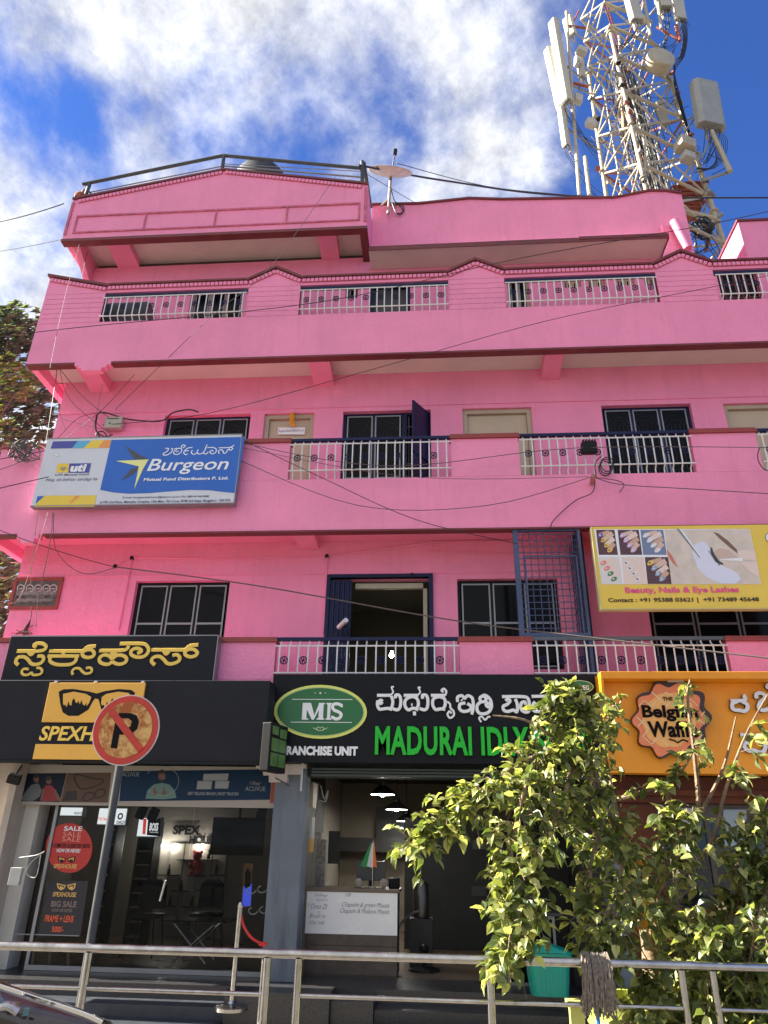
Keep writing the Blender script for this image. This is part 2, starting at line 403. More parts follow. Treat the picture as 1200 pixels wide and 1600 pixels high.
# ---- balcony slabs and soffits
def balcony(zs, zf, soffm, y1=YW-.003, xl=XL, side=True):
    """zs soffit height; slab up to zf"""
    MB().box(xl+.125, XR, YF+.123, y1, zs, zf).build('balcony_slab', soffm, bld)
balcony(3.45, 3.57, PINKS)
balcony(6.10, 6.22, PINKS)
balcony(9.25, 9.37, CREAM)

def fascia(name, poly, m=PINK, y0=YF, y1=YF+.12): return MB().prism(poly, y0, y1).build(name, m, bld)

# ---- first floor parapet (its foot is hidden behind the shop signs)
P1 = [(XL, X(430, 1020, YF)), (X(718, 1020, YF), X(832, 1020, YF)), (X(1138, 1020, YF), XR)]
fascia('parapet', [(XL, 3.3), (XR, 3.3), (XR, 3.80), (XL, 3.80)])
for a, b in P1:
    MB().box(a, b, YF, YF+.12, 3.803, 4.30).build('parapet', PINK, bld)
    MB().box(a-.02, b+.02, YF-.035, YF+.15, 4.303, 4.33).box(a-.01, b+.01, YF-.02, YF+.14, 4.332, 4.37).build('parapet_cap', CAPRED, bld)
# ---- second floor parapet, with the little stepped drop at its left end
z0 = 5.95
st = [(-6.82, z0), (-6.44, z0)]
def drop(x0, w, z, n=3, s=.07, h=.065):
    o = []
    x = x0
    for i in range(n): o += [(x, z-h*i), (x, z-h*(i+1))]; x += s
    xr = x0+w-(n)*s
    o += [(xr, z-h*n)]
    for i in range(n, 0, -1): o[-1:] = o[-1:]; o += [(xr, z-h*(i-1)), (xr+s, z-h*(i-1))] if i > 1 else [(xr, z)]; xr += s
    return o
def clean(p):
    o = []
    for q in p:
        if not o or (abs(o[-1][0]-q[0])+abs(o[-1][1]-q[1])) > 1e-5: o.append(q)
    return o
xd = X(27, 835, YF); xe = X(67, 835, YF)
fz = [(XL, z0), (xd, z0), (xd, z0-.07), (xd+.075, z0-.07), (xd+.075, z0-.14), (xe-.12, z0-.14), (xe-.12, z0-.07), (xe-.06, z0-.07), (xe-.06, z0-.0), (XR, z0), (XR, 6.78), (XL, 6.78)]
fascia('parapet', fz)
P2 = [(XL, X(452, 715, YF)), (X(705, 715, YF), X(812, 715, YF)), (X(1083, 705, YF), X(1187, 705, YF))]
for a, b in P2:
    MB().box(a, b, YF, YF+.12, 6.783, 7.42).build('parapet', PINK, bld)
    MB().box(a-.02, b+.02, YF-.035, YF+.15, 7.423, 7.45).box(a-.01, b+.01, YF-.02, YF+.14, 7.452, 7.50).build('parapet_cap', CAPRED, bld)
for a, b in ((XL+.003, xd-.003), (xe, XR)):
    MB().box(a, b, YF-.012, YF+.13, z0-.028, z0-.003).build('drip_edge', MAROON, bld)
# ---- third floor parapet: solid curb, pillars with gables, beam with dentils over the openings
z3 = 9.07; zc = 9.92
xd, xe = X(115, 575, YF), X(172, 572, YF); hz = .055; sx = .07
l3 = [(XL, z3), (xd-.0, z3)]
x = xd
for i in range(3): l3 += [(x, z3-hz*(i+1)), (x+sx, z3-hz*(i+1))]; x += sx
x = xe-2*sx
l3 += [(x, z3-3*hz), (x, z3-2*hz), (x+sx, z3-2*hz), (x+sx, z3-hz), (x+2*sx, z3-hz), (x+2*sx, z3), (XR, z3), (XR, zc), (XL, zc)]
l3 = clean(l3)
fascia('parapet', l3)
for a, b in ((XL+.003, xd-.003), (xe+.01, XR)):
    MB().box(a, b, YF-.012, YF+.13, z3-.035, z3-.003).build('drip_edge', MAROON, bld)
zt = [(X(77, 427, YF), Z(77, 430, YF)), (X(165, 443, YF), Z(165, 446, YF))]
PIL = [(388, 469, 430, 418), (701, 789, 418, 404), (1029, 1121, 405, 391)]
xp = [(X(a, 455, YF), X(b, 455, YF)) for a, b, _, _ in PIL]
beamz = 10.71
xl2 = X(166, 455, YF)
def courses(a, b, zb, zt_, name='pillar'):
    mb = MB(); n = 6; h = (zt_-zb)/n
    MB().box(a+.004, b-.004, YF+.012, YF+.12, zb, zt_).build('pillar_core', MAROON, bld)
    for i in range(n): mb.box(a, b, YF, YF+.011, zb+i*h+.004, zb+(i+1)*h-.004)
    return mb
# left end panel with sloping top
mb = courses(XL, xl2, zc+.003, 10.57)
mb.build('pillar', PINK, bld)
MB().prism([(XL, 10.573), (xl2, 10.573), (xl2, beamz-.02), (XL, beamz+.26)], YF, YF+.12).build('pillar_gable', PINK, bld)
MB().prism([(XL-.03, beamz+.27), (xl2+.03, beamz-.02), (xl2+.03, beamz+.03), (XL-.03, beamz+.32)], YF-.05, YF+.16).build('parapet_cap', MAROON, bld)
def dentils(p, q, mirror=False):
    """small square blocks under the cap from p to q (x,z)"""
    mb = MB(); d = Vector((q[0]-p[0], q[1]-p[1])); n = max(2, int(d.length/.072)); ang = math.atan2(d.y, d.x)
    MB().obox(((p[0]+q[0])/2, YF-.0035, (p[1]+q[1])/2), d.length, .006, .075, (0, -ang, 0)).build('trim_strip', mat('rose_trim', (.34, .07, .11), .6), bld)
    for i in range(n):
        c = (p[0]+d.x*(i+.5)/n, YF-.014, p[1]+d.y*(i+.5)/n)
        mb.obox(c, .058, .034, .064, (0, -ang, 0))
    mb.build('dentil_band', PINKS, bld, kind='stuff')
dentils((XL+.02, beamz+.20), (xl2, beamz-.07))
for i, (a, b) in enumerate(xp):
    courses(a, b, zc+.003, 10.57).build('pillar', PINK, bld)
    c = (a+b)/2; pk = beamz+.24
    MB().prism([(a, 10.573), (b, 10.573), (b, beamz-.01), (c, pk), (a, beamz-.01)], YF, YF+.12).build('pillar_gable', PINK, bld)
    MB().prism([(a-.04, beamz-.02), (c, pk+.01), (b+.04, beamz-.02), (b+.04, beamz+.03), (c, pk+.06), (a-.04, beamz+.03)], YF-.05, YF+.16).build('parapet_cap', MAROON, bld)
    dentils((a, beamz-.06), (c, pk-.05)); dentils((c, pk-.05), (b, beamz-.06))
edges = [xl2] + [v for p in xp for v in p] + [XR]
OP3 = [(edges[0], edges[1]), (edges[2], edges[3]), (edges[4], edges[5]), (edges[6], edges[7])]
for a, b in OP3:
    MB().box(a+.002, b-.002, YF+.003, YF+.12, 10.57, beamz).build('beam', PINKS, bld)
    MB().box(a+.04, b-.04, YF-.05, YF+.16, beamz+.003, beamz+.04).build('parapet_cap', MAROON, bld)
    dentils((a+.02, beamz-.045), (b-.02, beamz-.045))
# left returns of the balconies and the underside seen beyond the wall corner
for z0_, z1_ in ((5.95, 7.42), (9.07, 10.95)):
    MB().box(XL, XL+.12, YF+.123, 13.5, z0_, z1_).build('parapet', PINK, bld)
    MB().box(XL+.123, XWL-.003, YW+.003, 13.5, z0_+.16, z0_+.28).build('balcony_slab', PINKS, bld)
    for yy in (10.6, 11.6):
        mb = MB(); mb.box(XL, XL+.12, yy, yy+.5, z0_-.06, z0_-.002); mb.box(XL, XL+.12, yy+.08, yy+.42, z0_-.12, z0_-.063); mb.build('stepped_drop', PINK, bld)
# beams under the balconies (deeper towards the wall)
def tbeam(x0, x1, zt_, ztip, zroot, m=PINKS, y0=YF+.125):
    mb = MB(); vs = [(x, y, z) for x in (x0, x1) for (y, z) in ((y0, zt_), (YW-.004, zt_), (YW-.004, zroot), (y0, ztip))]
    mb.add(vs, [(0, 1, 2, 3), (7, 6, 5, 4), (0, 4, 5, 1), (1, 5, 6, 2), (2, 6, 7, 3), (3, 7, 4, 0)]); return mb.build('beam', m, bld)
for a, b in ((150, 178), (492, 523), (845, 872)):
    xa = X(a, 585, YW); xb = X(b, 585, YW); tbeam(xa, xb, 9.247, 9.10, 9.02)
for a, b in ((470, 500), (-120, -80)):
    xa = X(a, 838, YW); xb = X(b, 838, YW); tbeam(xa, xb, 6.097, 6.0, 5.97)

# ---- top storey: projecting canopy parapet on the left
zb = 11.90; bx0, bx1 = XL+.02, X(574, 320, YF)
top = [(bx0, 12.90), (X(350, 270, YF), 13.50), (bx1, 12.93)]
MB().prism([(bx0, zb), (bx1, zb)] + top[::-1], YF, YF+.12).build('roof_parapet', PINK, bld)
MB().box(bx0-.012, bx1+.012, YF-.015, YF+.13, zb-.065, zb-.003).build('drip_edge', MAROON, bld)
for (p, q) in ((top[0], top[1]), (top[1], top[2])):
    MB().prism([(p[0], p[1]), (q[0], q[1]), (q[0], q[1]+.045), (p[0], p[1]+.045)], YF-.04, YF+.17).build('parapet_cap', MAROON, bld)
    dentils((p[0]+.12, p[1]-.05), (q[0]-.03, q[1]-.05)) if q[1] > p[1] else dentils((p[0]+.03, p[1]-.05), (q[0]-.12, q[1]-.05))
# raised frame on its face: thin plaster mouldings
fx0, fx1 = bx0+.17, bx1-.13
mb = MB(); mb.box(fx0, fx1, YF-.022, YF-.001, 12.03, 12.06); mb.box(fx0, fx1, YF-.024, YF-.001, 12.44, 12.475)
n = 4
for i in range(n+1):
    x = fx0+(fx1-fx0-.03)*i/n; mb.box(x, x+.03, YF-.020, YF-.001, 12.061, 12.439)
mb.box(bx0+.0, bx0+.05, YF-.018, YF-.001, 12.0, 12.84); mb.box(bx1-.06, bx1, YF-.018, YF-.001, 12.0, 12.86)
mb.build('plaster_moulding', mat('pink_dark', (.55, .13, .20), .7, var=.3, vscale=9), bld)  # darker pink than the wall paint
MB().box(bx0, bx0+.12, YF+.123, 13.5, zb, 12.90).build('roof_parapet', PINK, bld)
MB().box(bx1-.12, bx1, YF+.123, 11.6, zb, 12.93).build('roof_parapet', PINK, bld)
MB().box(bx1-.13, bx1+.012, YF+.133, YW, zb-.065, zb-.003).build('drip_edge', MAROON, bld)
MB().box(bx0+.123, bx1-.123, YF+.123, YW+.097, 12.103, 12.22).build('balcony_slab', CREAM, bld)
MB().box(bx0+.123, XWL-.003, YW+.1, 13.5, 12.103, 12.22).build('balcony_slab', CREAM, bld)
for a, b in ((188, 222), (503, 531)):
    xa = X(a, 405, YW); xb = X(b, 398, YW); tbeam(xa, xb, 12.10, 12.0, 11.93)
# tapering bracket at the corner, lit from the side
mb = MB(); vs = [(x, y, z) for x in (XWL-.12, XWL-.005) for (y, z) in ((YF+.13, 12.10), (YW+.3, 12.10), (YW+.3, 11.35), (YF+.13, 11.95))]
mb.add(vs, [(0, 1, 2, 3), (7, 6, 5, 4), (0, 4, 5, 1), (1, 5, 6, 2), (2, 6, 7, 3), (3, 7, 4, 0)]); mb.build('bracket', PINKS, bld)
# ---- roof parapet to the right with wavy top, chajja slab below it
yw = YW-.003
tp = [(bx1+.003, 13.30), (X(655, 321, YW), 13.27), (X(733, 311, YW), 13.35), (X(785, 317, YW), 13.28), (X(960, 314, YW), 13.19), (X(1015, 303, YW), 13.33), (X(1040, 303, YW), 13.31), (X(1065, 305, YW), 13.23)]
xe4 = tp[-1][0]
MB().prism([(bx1+.003, 11.953), (xe4, 11.953)] + tp[::-1], YW-.002, YW+.14).build('roof_parapet', PINK, bld)
MB().prism([(xe4, 11.4), (xe4+.003, 11.4), (xe4+.003, 11.5)], YW, YW+.1)
for p, q in zip(tp, tp[1:]):
    MB().prism([(p[0], p[1]+.001), (q[0], q[1]+.001), (q[0], q[1]+.04), (p[0], p[1]+.04)], YW-.04, YW+.17).build('parapet_cap', MAROON, bld)
MB().box(xe4-.14, xe4, YW+.143, 18.1, 12.223, 13.23).build('roof_parapet', PINK, bld)
cx1 = X(1045, 376, 9.6)
MB().box(bx1+.016, cx1, 9.6, YW-.005, 11.63, 11.69).build('sunshade', CREAM, bld)
MB().box(bx1+.016, cx1+.012, 9.585, 9.597, 11.60, 11.70).box(cx1+.001, cx1+.013, 9.6, YW-.01, 11.60, 11.70).build('drip_edge', MAROON, bld)
MB().box(X(905, 380, 9.6), cx1+.012, 9.575, 9.584, 11.65, 11.715).build('drip_edge', MAROON, bld)
# pipes by the chajja
MB().path([at(1051, 352, YW, -.09), at(1072, 395, YW, -.09)], .085, 12).build('drain_pipe', PINKS, bld, smooth=True)
MB().path([at(1032, 357, YW, -.05), at(1036, 378, YW, -.05)], .035, 8).build('drain_pipe', PINKS, bld, smooth=True)
# stair head on the roof, far right
hx = X(1153, 347, YW+.5)
MB().box(hx, 8.4, YW+.5, 14.5, 11.563, Z(1153, 347, YW+.5)).build('stair_head', PINK, bld)
MB().box(hx-.03, 8.43, YW+.47, 14.53, Z(1153, 347, YW+.5)+.003, Z(1153, 347, YW+.5)+.05).build('parapet_cap', MAROON, bld)

# ---- balcony railings: one part per opening, its bars and rosettes below it
def rosette_mesh():
    mb = MB(); r = .050
    mb.path([(r*math.cos(a), 0, r*math.sin(a)) for a in [2*math.pi*i/14 for i in range(15)]], .008, 5, False)
    for i in range(3):
        a = math.pi*i/3+.3; mb.tube((r*math.cos(a), 0, r*math.sin(a)), (-r*math.cos(a), 0, -r*math.sin(a)), .006, 4)
    mb.ico((0, 0, 0), .014, 1)
    return mb.mesh('rosette', NAVY, smooth=True)
ROS = rosette_mesh()
def railing(x0, x1, zb, zt_, zhi, zlo, sp=.1215, rosz=None, y=YF+.03, phase=.5, topm=NAVY, k=.07):
    r = MB().box(x0, x1, y-.03, y+.03, zt_-.045, zt_).build('balcony_railing', topm, bld)
    for z in (zhi, zlo): MB().tube((x0, y-k, z), (x1, y-k, z), .011, 6).build('rail', WHITEP, r, smooth=True)
    h = zt_-.045-zb
    bar = MB().path([(0, 0, h), (0, -.005, zhi-zb+.05), (0, -k, zhi-zb), (0, -k, zlo-zb), (0, -.005, zlo-zb-.05), (0, 0, 0)], .0105, 6).mesh('baluster', WHITEP, smooth=True)
    n = max(1, int((x1-x0-.04)/sp)); s = (x1-x0)/(n+.0)
    for i in range(n):
        x = x0+s*(i+.5); o = link('baluster', bar, r, (x+random.uniform(-.003, .003), y, zb))
        if i % 2 == 0 and i < n-1 and rosz: link('rosette', ROS, r, (x+s*.5, y-k+.01, rosz))
    return r
for a, b in OP3: railing(a+.003, b-.003, zc, 10.53, 10.42, 10.01, rosz=10.22)
for a, b in ((P2[0][1], P2[1][0]), (P2[1][1], P2[2][0]), (P2[2][1], XR)): railing(a+.003, b-.003, 6.783, 7.49, 7.36, 6.91, rosz=7.13)
railing(P1[0][1]+.003, P1[1][0]-.003, 3.803, 4.37, 4.24, 3.88, rosz=4.05)
railing(P1[1][1]+.003, P1[2][0]-.003, 3.803, 4.37, 4.24, 3.88, rosz=4.05, topm=mat('slate_paint', (.09, .11, .13), .5, var=.15))

# ---- windows and doors
def window(o, ncol, trans=None, y=YW, frm=NAVY, sash=ALU, orn=False, depth=.09, name='window'):
    x0, x1, z0, z1 = o; fw = .045; yy = y+depth
    mb = MB(); mb.box(x0+.001, x0+fw, yy, yy+.08, z0+.001, z1-.001).box(x1-fw, x1-.001, yy, yy+.08, z0+.001, z1-.001)
    mb.box(x0+fw, x1-fw, yy, yy+.08, z1-fw, z1-.001).box(x0+fw, x1-fw, yy, yy+.08, z0+.001, z0+fw)
    w_ = (x1-x0-2*fw)/ncol
    for i in range(1, ncol): xx = x0+fw+w_*i; mb.box(xx-.018, xx+.018, yy+.002, yy+.078, z0+fw+.001, z1-fw-.001)
    w = mb.build(name, frm, bld)
    for i in range(ncol):
        a = x0+fw+w_*i+.02; b = a+w_-.04; c = z0+fw+.004; d = z1-fw-.004; t = .022; ys = yy-.012
        s = MB(); s.box(a, a+t, ys, ys+.03, c, d).box(b-t, b, ys, ys+.03, c, d).box(a+t, b-t, ys, ys+.03, d-t, d).box(a+t, b-t, ys, ys+.03, c, c+t)
        if trans: s.box(a+t, b-t, ys+.001, ys+.029, trans-.015, trans+.015)
        s.build('sash', sash, w)
        MB().box(a+t, b-t, ys+.012, ys+.018, c+t, d-t).build('pane', BLACKG, w)
        if orn:
            g = MB(); cxm = (a+b)/2; yb = ys+.008
            for q in range(1, 6): xx = a+(b-a)*q/6; g.tube((xx, yb, c+t), (xx, yb, d-.30), .004, 4)
            for rr in (.10, .17): g.path([(cxm+rr*math.cos(t_), yb, d-.30+rr*math.sin(t_)) for t_ in [math.pi*j/10 for j in range(11)]], .004, 4)
            g.tube((a, yb, d-.30), (b, yb, d-.30), .004, 4)
            g.build('window_grille', mat('grille_dark', (.022, .026, .035), .6), w)
    return w
window(F1['a'], 3, Z(290, 972, YW), frm=BLACK)
window(F1['b'], 3, Z(760, 971, YW), frm=BLACK)
window(F1['c'], 3, Z(1080, 972, YW), frm=BLACK, sash=mat('dull_alu', (.18, .19, .19), .5))
window(F2['a'], 3, None, orn=True)
window(F2['c'], 3, None, orn=True)
w = window((F2['b'][0], F2['b'][0]+1.04, F2['b'][2], F2['b'][3]), 2, 7.25, orn=True)
# the third bay stands open, its sash swung out
xa, xb, za, zb_ = F2['b'][0]+1.04, F2['b'][1], F2['b'][2], F2['b'][3]
mb = MB(); mb.box(xa, xa+.04, YW+.09, YW+.17, za, zb_).box(xb-.04, xb-.001, YW+.09, YW+.17, za, zb_).box(xa+.04, xb-.04, YW+.09, YW+.17, zb_-.04, zb_-.001)
ow = mb.build('window', NAVY, bld)
g = MB()
for q in range(3):
    g.tube((xa+.07+q*.12, YW+.13, za), (xa+.07+q*.12, YW+.13, zb_-.04), .008, 5)
for z in (za+.25, za+.75, zb_-.25): g.tube((xa+.03, YW+.13, z), (xb-.03, YW+.13, z), .008, 5)
g.build('window_grille', ALU, ow)
sa = MB(); hxx = xb-.03
a0 = Vector((hxx, YW+.08, 0)); d_ = Vector((-.26, -.42, 0))
def leaf_panel(a0, d_, z0, z1, t=.03):
    n_ = Vector((d_.y, -d_.x, 0)).normalized()*t/2; vs = []
    for q in (a0, a0+d_):
        for s_ in (-1, 1):
            for z in (z0, z1): vs.append((q.x+s_*n_.x, q.y+s_*n_.y, z))
    return MB().add(vs, [(0, 1, 3, 2), (4, 6, 7, 5), (0, 4, 5, 1), (2, 3, 7, 6), (0, 2, 6, 4), (1, 5, 7, 3)])
so_ = leaf_panel(a0, d_, 7.50, 8.46).build('open_sash', NAVY, ow)
leaf_panel(a0+d_*.09+Vector((-.018, .010, 0)), d_*.82, 7.54, 8.42, .012).build('pane', BLACKG, ow)
leaf_panel(a0, d_, 6.8, 7.46).build('open_sash', NAVY, ow)
# black sheet standing in for the dimness of the room behind the open bay
MB().box(xa-.1, xb+.1, YW+.5, YW+.55, 6.3, 9.2).build('curtain_or_dark_sheet', BLACK, bld)
def door(o, frm=None, leafm=BEIGE, y=YW, handle=True):
    x0, x1, z0, z1 = o; fw = .075; yy = y+.05
    d = MB().box(x0+.001, x0+fw, yy, yy+.12, z0, z1-.001).box(x1-fw, x1-.001, yy, yy+.12, z0, z1-.001).box(x0+fw, x1-fw, yy, yy+.12, z1-fw, z1-.001).build('door', frm or mat('door_frame', (.44, .36, .26), .5, var=.1), bld)
    MB().box(x0+fw+.004, x1-fw-.004, yy+.06, yy+.10, z0, z1-fw-.004).build('door_leaf', leafm, d)
    if handle: MB().tube((x0+fw+.08, yy+.02, z0+1.0), (x0+fw+.08, yy+.058, z0+1.0), .02, 8).build('handle', ALU, d)
    return d
door(F2['d1']); door(F2['d2']); door(F2['d3'])
# third floor openings
window(F3['w1'], 3, None, frm=mat('pink_brown', (.40, .22, .18), .5)); window(F3['sm'], 1, None, frm=MAROON)
door(F3['dr'], NAVY, mat('shutter_dark', (.035, .04, .045), .35, var=.3), handle=False)
window(F3['w2'], 2, 9.95, frm=BEIGE)
for h in hi: window((h[0], h[1], h[2], h[3]), 2, None, frm=BEIGE, sash=BEIGE)
gx = F3['g']; gm = MB(); gm.box(gx[0], gx[1], YW+.12, YW+.14, gx[2], gx[3]); go = gm.build('window', BLACK, bld)
g = MB()
for q in range(8): xx = gx[0]+(gx[1]-gx[0])*q/7; g.box(xx-.008, xx+.008, YW+.04, YW+.055, gx[2], gx[3])
for q in range(7): z = gx[2]+.03+(gx[3]-gx[2]-.05)*q/6; g.box(gx[0], gx[1], YW+.056, YW+.07, z-.008, z+.008)
g.build('window_grille', MAROON, go)

# first floor open doorway: navy channel frame, folded shutter at the left, lit room behind
x0, x1, z0, z1 = F1['door']
MB().box(x0-.02, x0+.03, YW-.03, YW+.1, z0, z1+.05).box(x1-.03, x1+.03, YW-.05, YW+.1, z0, z1+.05).box(x0+.03, x1-.03, YW-.04, YW+.06, z1+.0, z1+.05).build('door_frame', NAVY, bld)
fs_ = MB()
for i in range(9):
    a = x0+.04+i*.036; fs_.box(a, a+.03, YW-.01-(i % 2)*.02, YW+.03, z0, z1-.04)
fs_.build('folding_shutter', NAVY, bld)
MB().box(x1-.12, x1-.06, YW+.10, YW+.2, z0, z1-.14).box(x0+.40, x1-.121, YW+.11, YW+.19, z1-.13, z1-.05).build('door_frame', CREAMW, bld)
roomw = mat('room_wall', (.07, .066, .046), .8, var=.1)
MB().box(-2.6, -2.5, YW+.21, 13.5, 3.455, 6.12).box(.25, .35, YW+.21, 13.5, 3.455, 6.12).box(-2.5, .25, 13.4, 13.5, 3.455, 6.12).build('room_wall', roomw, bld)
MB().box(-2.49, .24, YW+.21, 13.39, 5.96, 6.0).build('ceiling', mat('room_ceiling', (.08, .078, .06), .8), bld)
lb = at(612, 1024, 12.3)
MB().lathe(lb, [(.02, .07), (.022, .03), (.04, .01), (.04, -.02), (.02, -.04)], 10).build('light_bulb', mat('bulb_glow', (1, 1, .9), .4, emit=(1, .93, .72), es=14), bld, smooth=True)
# blue security grille closing the balcony: front panel and side return
zg0, zg1 = 4.40, 5.94
gx0, gx1 = X(812, 930, YF), X(915, 930, YF)
g = MB().box(gx0-.035, gx0+.035, YF+.02, YF+.07, zg0-.02, zg1).box(gx1-.02, gx1+.02, YF+.02, YF+.07, 3.8, zg1).box(gx0+.036, gx1-.021, YF+.025, YF+.065, zg0-.02, zg0+.03).box(gx0+.036, gx1-.021, YF+.025, YF+.065, zg1-.04, zg1)
sg = g.build('security_grille', mat('grille_blue', (.045, .07, .15), .45, var=.25, dirt=.3), bld)
GB = MATS['grille_blue']
for i in range(1, 9):
    x = gx0+(gx1-gx0)*i/9; MB().tube((x, YF+.045, zg0), (x, YF+.045, zg1), .007, 5).build('bar', GB, sg)
for i in range(1, 17):
    z = zg0+(zg1-zg0)*i/17; MB().tube((gx0, YF+.038, z), (gx1, YF+.038, z), .007, 5).build('bar', GB, sg)
fr_ = MB(); a, b, c, d = gx0+.10, gx1-.06, zg0+.03, zg1-.42
fr_.box(a, a+.02, YF+.0, YF+.02, c, d).box(b-.02, b, YF+.0, YF+.02, c, d).box(a+.02, b-.02, YF+.0, YF+.02, d-.02, d); fr_.build('grille_door', GB, sg)
# side return (bars running back to the wall)
for i in range(6):
    y = YF+.1+i*.13; MB().tube((gx1+.0, y, 3.8), (gx1, y, zg1), .008, 5).build('bar', GB, sg)
for i in range(12):
    z = 3.9+(zg1-3.9)*i/12; MB().tube((gx1, YF+.07, z), (gx1, YW, z), .008, 5).build('bar', GB, sg)
MB().box(gx1+.05, gx1+.16, YW-.25, YW-.01, 3.6, 6.09).build('column', NAVY, bld)
# lower blue curtain behind the grille window
MB().box(.36+1.02, 1.75, YW+.10, YW+.104, 4.35, 4.75).build('curtain_or_dark_sheet', mat('blue_cloth', (.03, .06, .22), .9, var=.4, vscale=12), bld)

# painted conduits on the first floor wall
def conduit(p, r=.012): MB().path([at(a, b, YW, -.02) for a, b in p], r, 6).build('conduit', PINKS, bld, smooth=True)
conduit([(207, 872), (340, 874), (510, 870), (675, 848), (810, 846)]); conduit([(207, 873), (186, 985)]); conduit([(512, 872), (505, 990)]); conduit([(675, 848), (675, 862), (805, 866)], .008)
conduit([(207, 873), (195, 876), (182, 886)], .012)
conduit([(18, 880), (175, 878)], .006)
for a, b in ((207, 873), (511, 870), (181, 886)): MB().lathe(at(a, b, YW, -.03), [(.03, -.02), (.035, 0), (.02, .03)], 8).build('junction_box', BLACK, bld)
# ---- stone name plaque with red frame on the first floor
pl = empty('name_plaque', at(55, 955, YW, -.06), 'dark stone plaque in a red frame at the left corner of the first floor', 'plaque')
a, b = at(10, 953, YW), at(101, 903, YW)
px0, px1, pz0, pz1 = a.x+.03, b.x, a.z, b.z
MB().box(px0, px1, YW-.03, YW-.004, pz0, pz0+.05).box(px0, px1, YW-.03, YW-.004, pz1-.05, pz1).box(px0, px0+.05, YW-.03, YW-.004, pz0+.05, pz1-.05).box(px1-.05, px1, YW-.03, YW-.004, pz0+.05, pz1-.05).build('frame', CAPRED, pl)
MB().box(px0+.05, px1-.05, YW-.015, YW-.004, pz0+.05, pz1-.05).build('slab', mat('plaque_stone', (.10, .085, .07), .4, var=.4, vscale=20), pl)
PLI = mat('plaque_inset', (.22, .21, .19), .5, var=.3, vscale=15)
MB().sheet([(px0+.15, pz0+.11), (px1-.15, pz0+.11), (px1-.07, pz0+.19), (px1-.07, pz0+.30), (px0+.07, pz0+.30), (px0+.07, pz0+.19)], YW-.018).build('inset', PLI, pl)
PLT = mat('plaque_text', (.06, .05, .045), .6)
text('MAMATHA COMPLEX', (24, 936), (91, 929), YW-.018, PLT, pl, bold=.01)
text('No. 799, 2nd MAIN', (31, 944), (79, 939), YW-.018, PLT, pl)
for i, cxp in enumerate((33, 47, 60, 73, 84)):
    glyph([[(-5, 3), (-5, -3), (0, -6), (5, -3), (4, 3), (0, 4)], [(-3, 0), (3, 0)]], YW-.018, mat('plaque_white', (.45, .45, .42), .6), pl, 2.2, .006, lambda u, v, c=cxp: (c+u, 920+v*1.0))

# ---- ground floor shell
PIER = mat('grey_blue_pier', (.13, .155, .185), .7, var=.15, vscale=2, bump=.4, dirt=.75, dark=(.03, .03, .035))
FL = .43
gz = 2.72
# bays: optical shop  x -5.0 .. -2.05 ; eatery -1.66 .. 1.95 ; waffle shop 2.1 ..
pa, pb = X(424, 1500, 9.4), X(462, 1500, 9.4)
MB().box(-2.05, -1.66, 9.40, 9.75, FL, 3.44).build('pier', PIER, bld)
MB().box(1.95, 2.12, 9.40, 9.75, FL, 3.3).build('pier', PIER, bld)
LP = mat('beige_pier', (.42, .36, .30), .7, var=.12, dirt=.4)
PX = X(27, 1220, 9.3)
MB().box(-5.45, PX, 9.30, 9.8, .1, 3.29).build('pier', LP, bld)
MB().box(PX+.003, X(62, 1258, 9.62), 9.62, 9.9, FL, 2.30).build('wall', mat('pale_niche', (.50, .48, .42), .7, var=.08), bld)
MB().box(XWL, -5.46, 9.5, 9.8, .0, 3.29).build('wall', LP, bld)
# lintels behind the signs
MB().box(-4.97, -2.06, 9.6, 9.8, 2.70, 3.29).build('lintel', BLACK, bld)
MB().box(-1.655, 1.945, 9.55, 9.78, 2.62, 3.29).build('lintel', mat('dark_teal', (.03, .045, .045), .6, var=.3), bld)
MB().box(2.125, XR, 9.55, 9.78, 2.62, 3.29).build('lintel', WOODD, bld)
# plinth and steps in dark granite
MB().box(XWL, -2.06, 9.05, 9.9, 0, FL-.003).build('plinth', GRAN, bld)
MB().box(-2.055, XR, 9.15, 9.9, 0, FL-.003).build('plinth', GRAN, bld)
for (a, b, y, z) in ((-5.0, -2.25, 8.72, .29), (-5.0, -2.25, 8.38, .18)):
    MB().box(a, b, y, y+.335, .12, z).build('step', mat('slate_step', (.035, .04, .05), .45, var=.3, vscale=8), bld)
for (a, b, y, z) in ((-.7, 1.3, 8.80, .30), (-.7, 1.3, 8.46, .19)):
    MB().box(a, b, y, y+.337, .12, z).build('step', GRAN, bld)
MB().box(-2.24, -1.15, 8.62, 9.147, .12, FL+.02).build('plinth', GRAN, bld)
MB().box(-1.145, -.705, 8.72, 9.147, .12, FL-.05).build('plinth', GRAN, bld)
# interior partitions
IW = mat('shop_wall', (.32, .28, .24), .7, var=.06)
MB().box(XWL+.21, XR-.21, 9.91, 17.9, .3, FL).build('shop_floor', mat('shop_tiles', (.12, .085, .06), .3, var=.15), bld)
MB().box(-6.34, -6.28, 9.92, 14.5, FL, 3.32).build('room_wall', IW, bld)
MB().box(-2.02, -1.92, 9.76, 17.9, FL, 3.32).build('room_wall', IW, bld)
MB().box(2.0, 2.1, 9.76, 17.9, FL, 3.32).build('room_wall', mat('dark_wall', (.03, .03, .028), .7), bld)
MB().box(-6.27, -2.03, 13.2, 13.3, FL, 3.32).build('room_wall', IW, bld)
MB().box(-6.27, -2.03, 9.92, 13.19, 2.80, 2.9).build('ceiling', mat('shop_ceiling', (.40, .38, .35), .7), bld)
MB().box(-1.91, 1.99, 9.8, 17.0, 2.95, 3.05).build('ceiling', mat('black_ceiling', (.012, .012, .012), .6), bld)
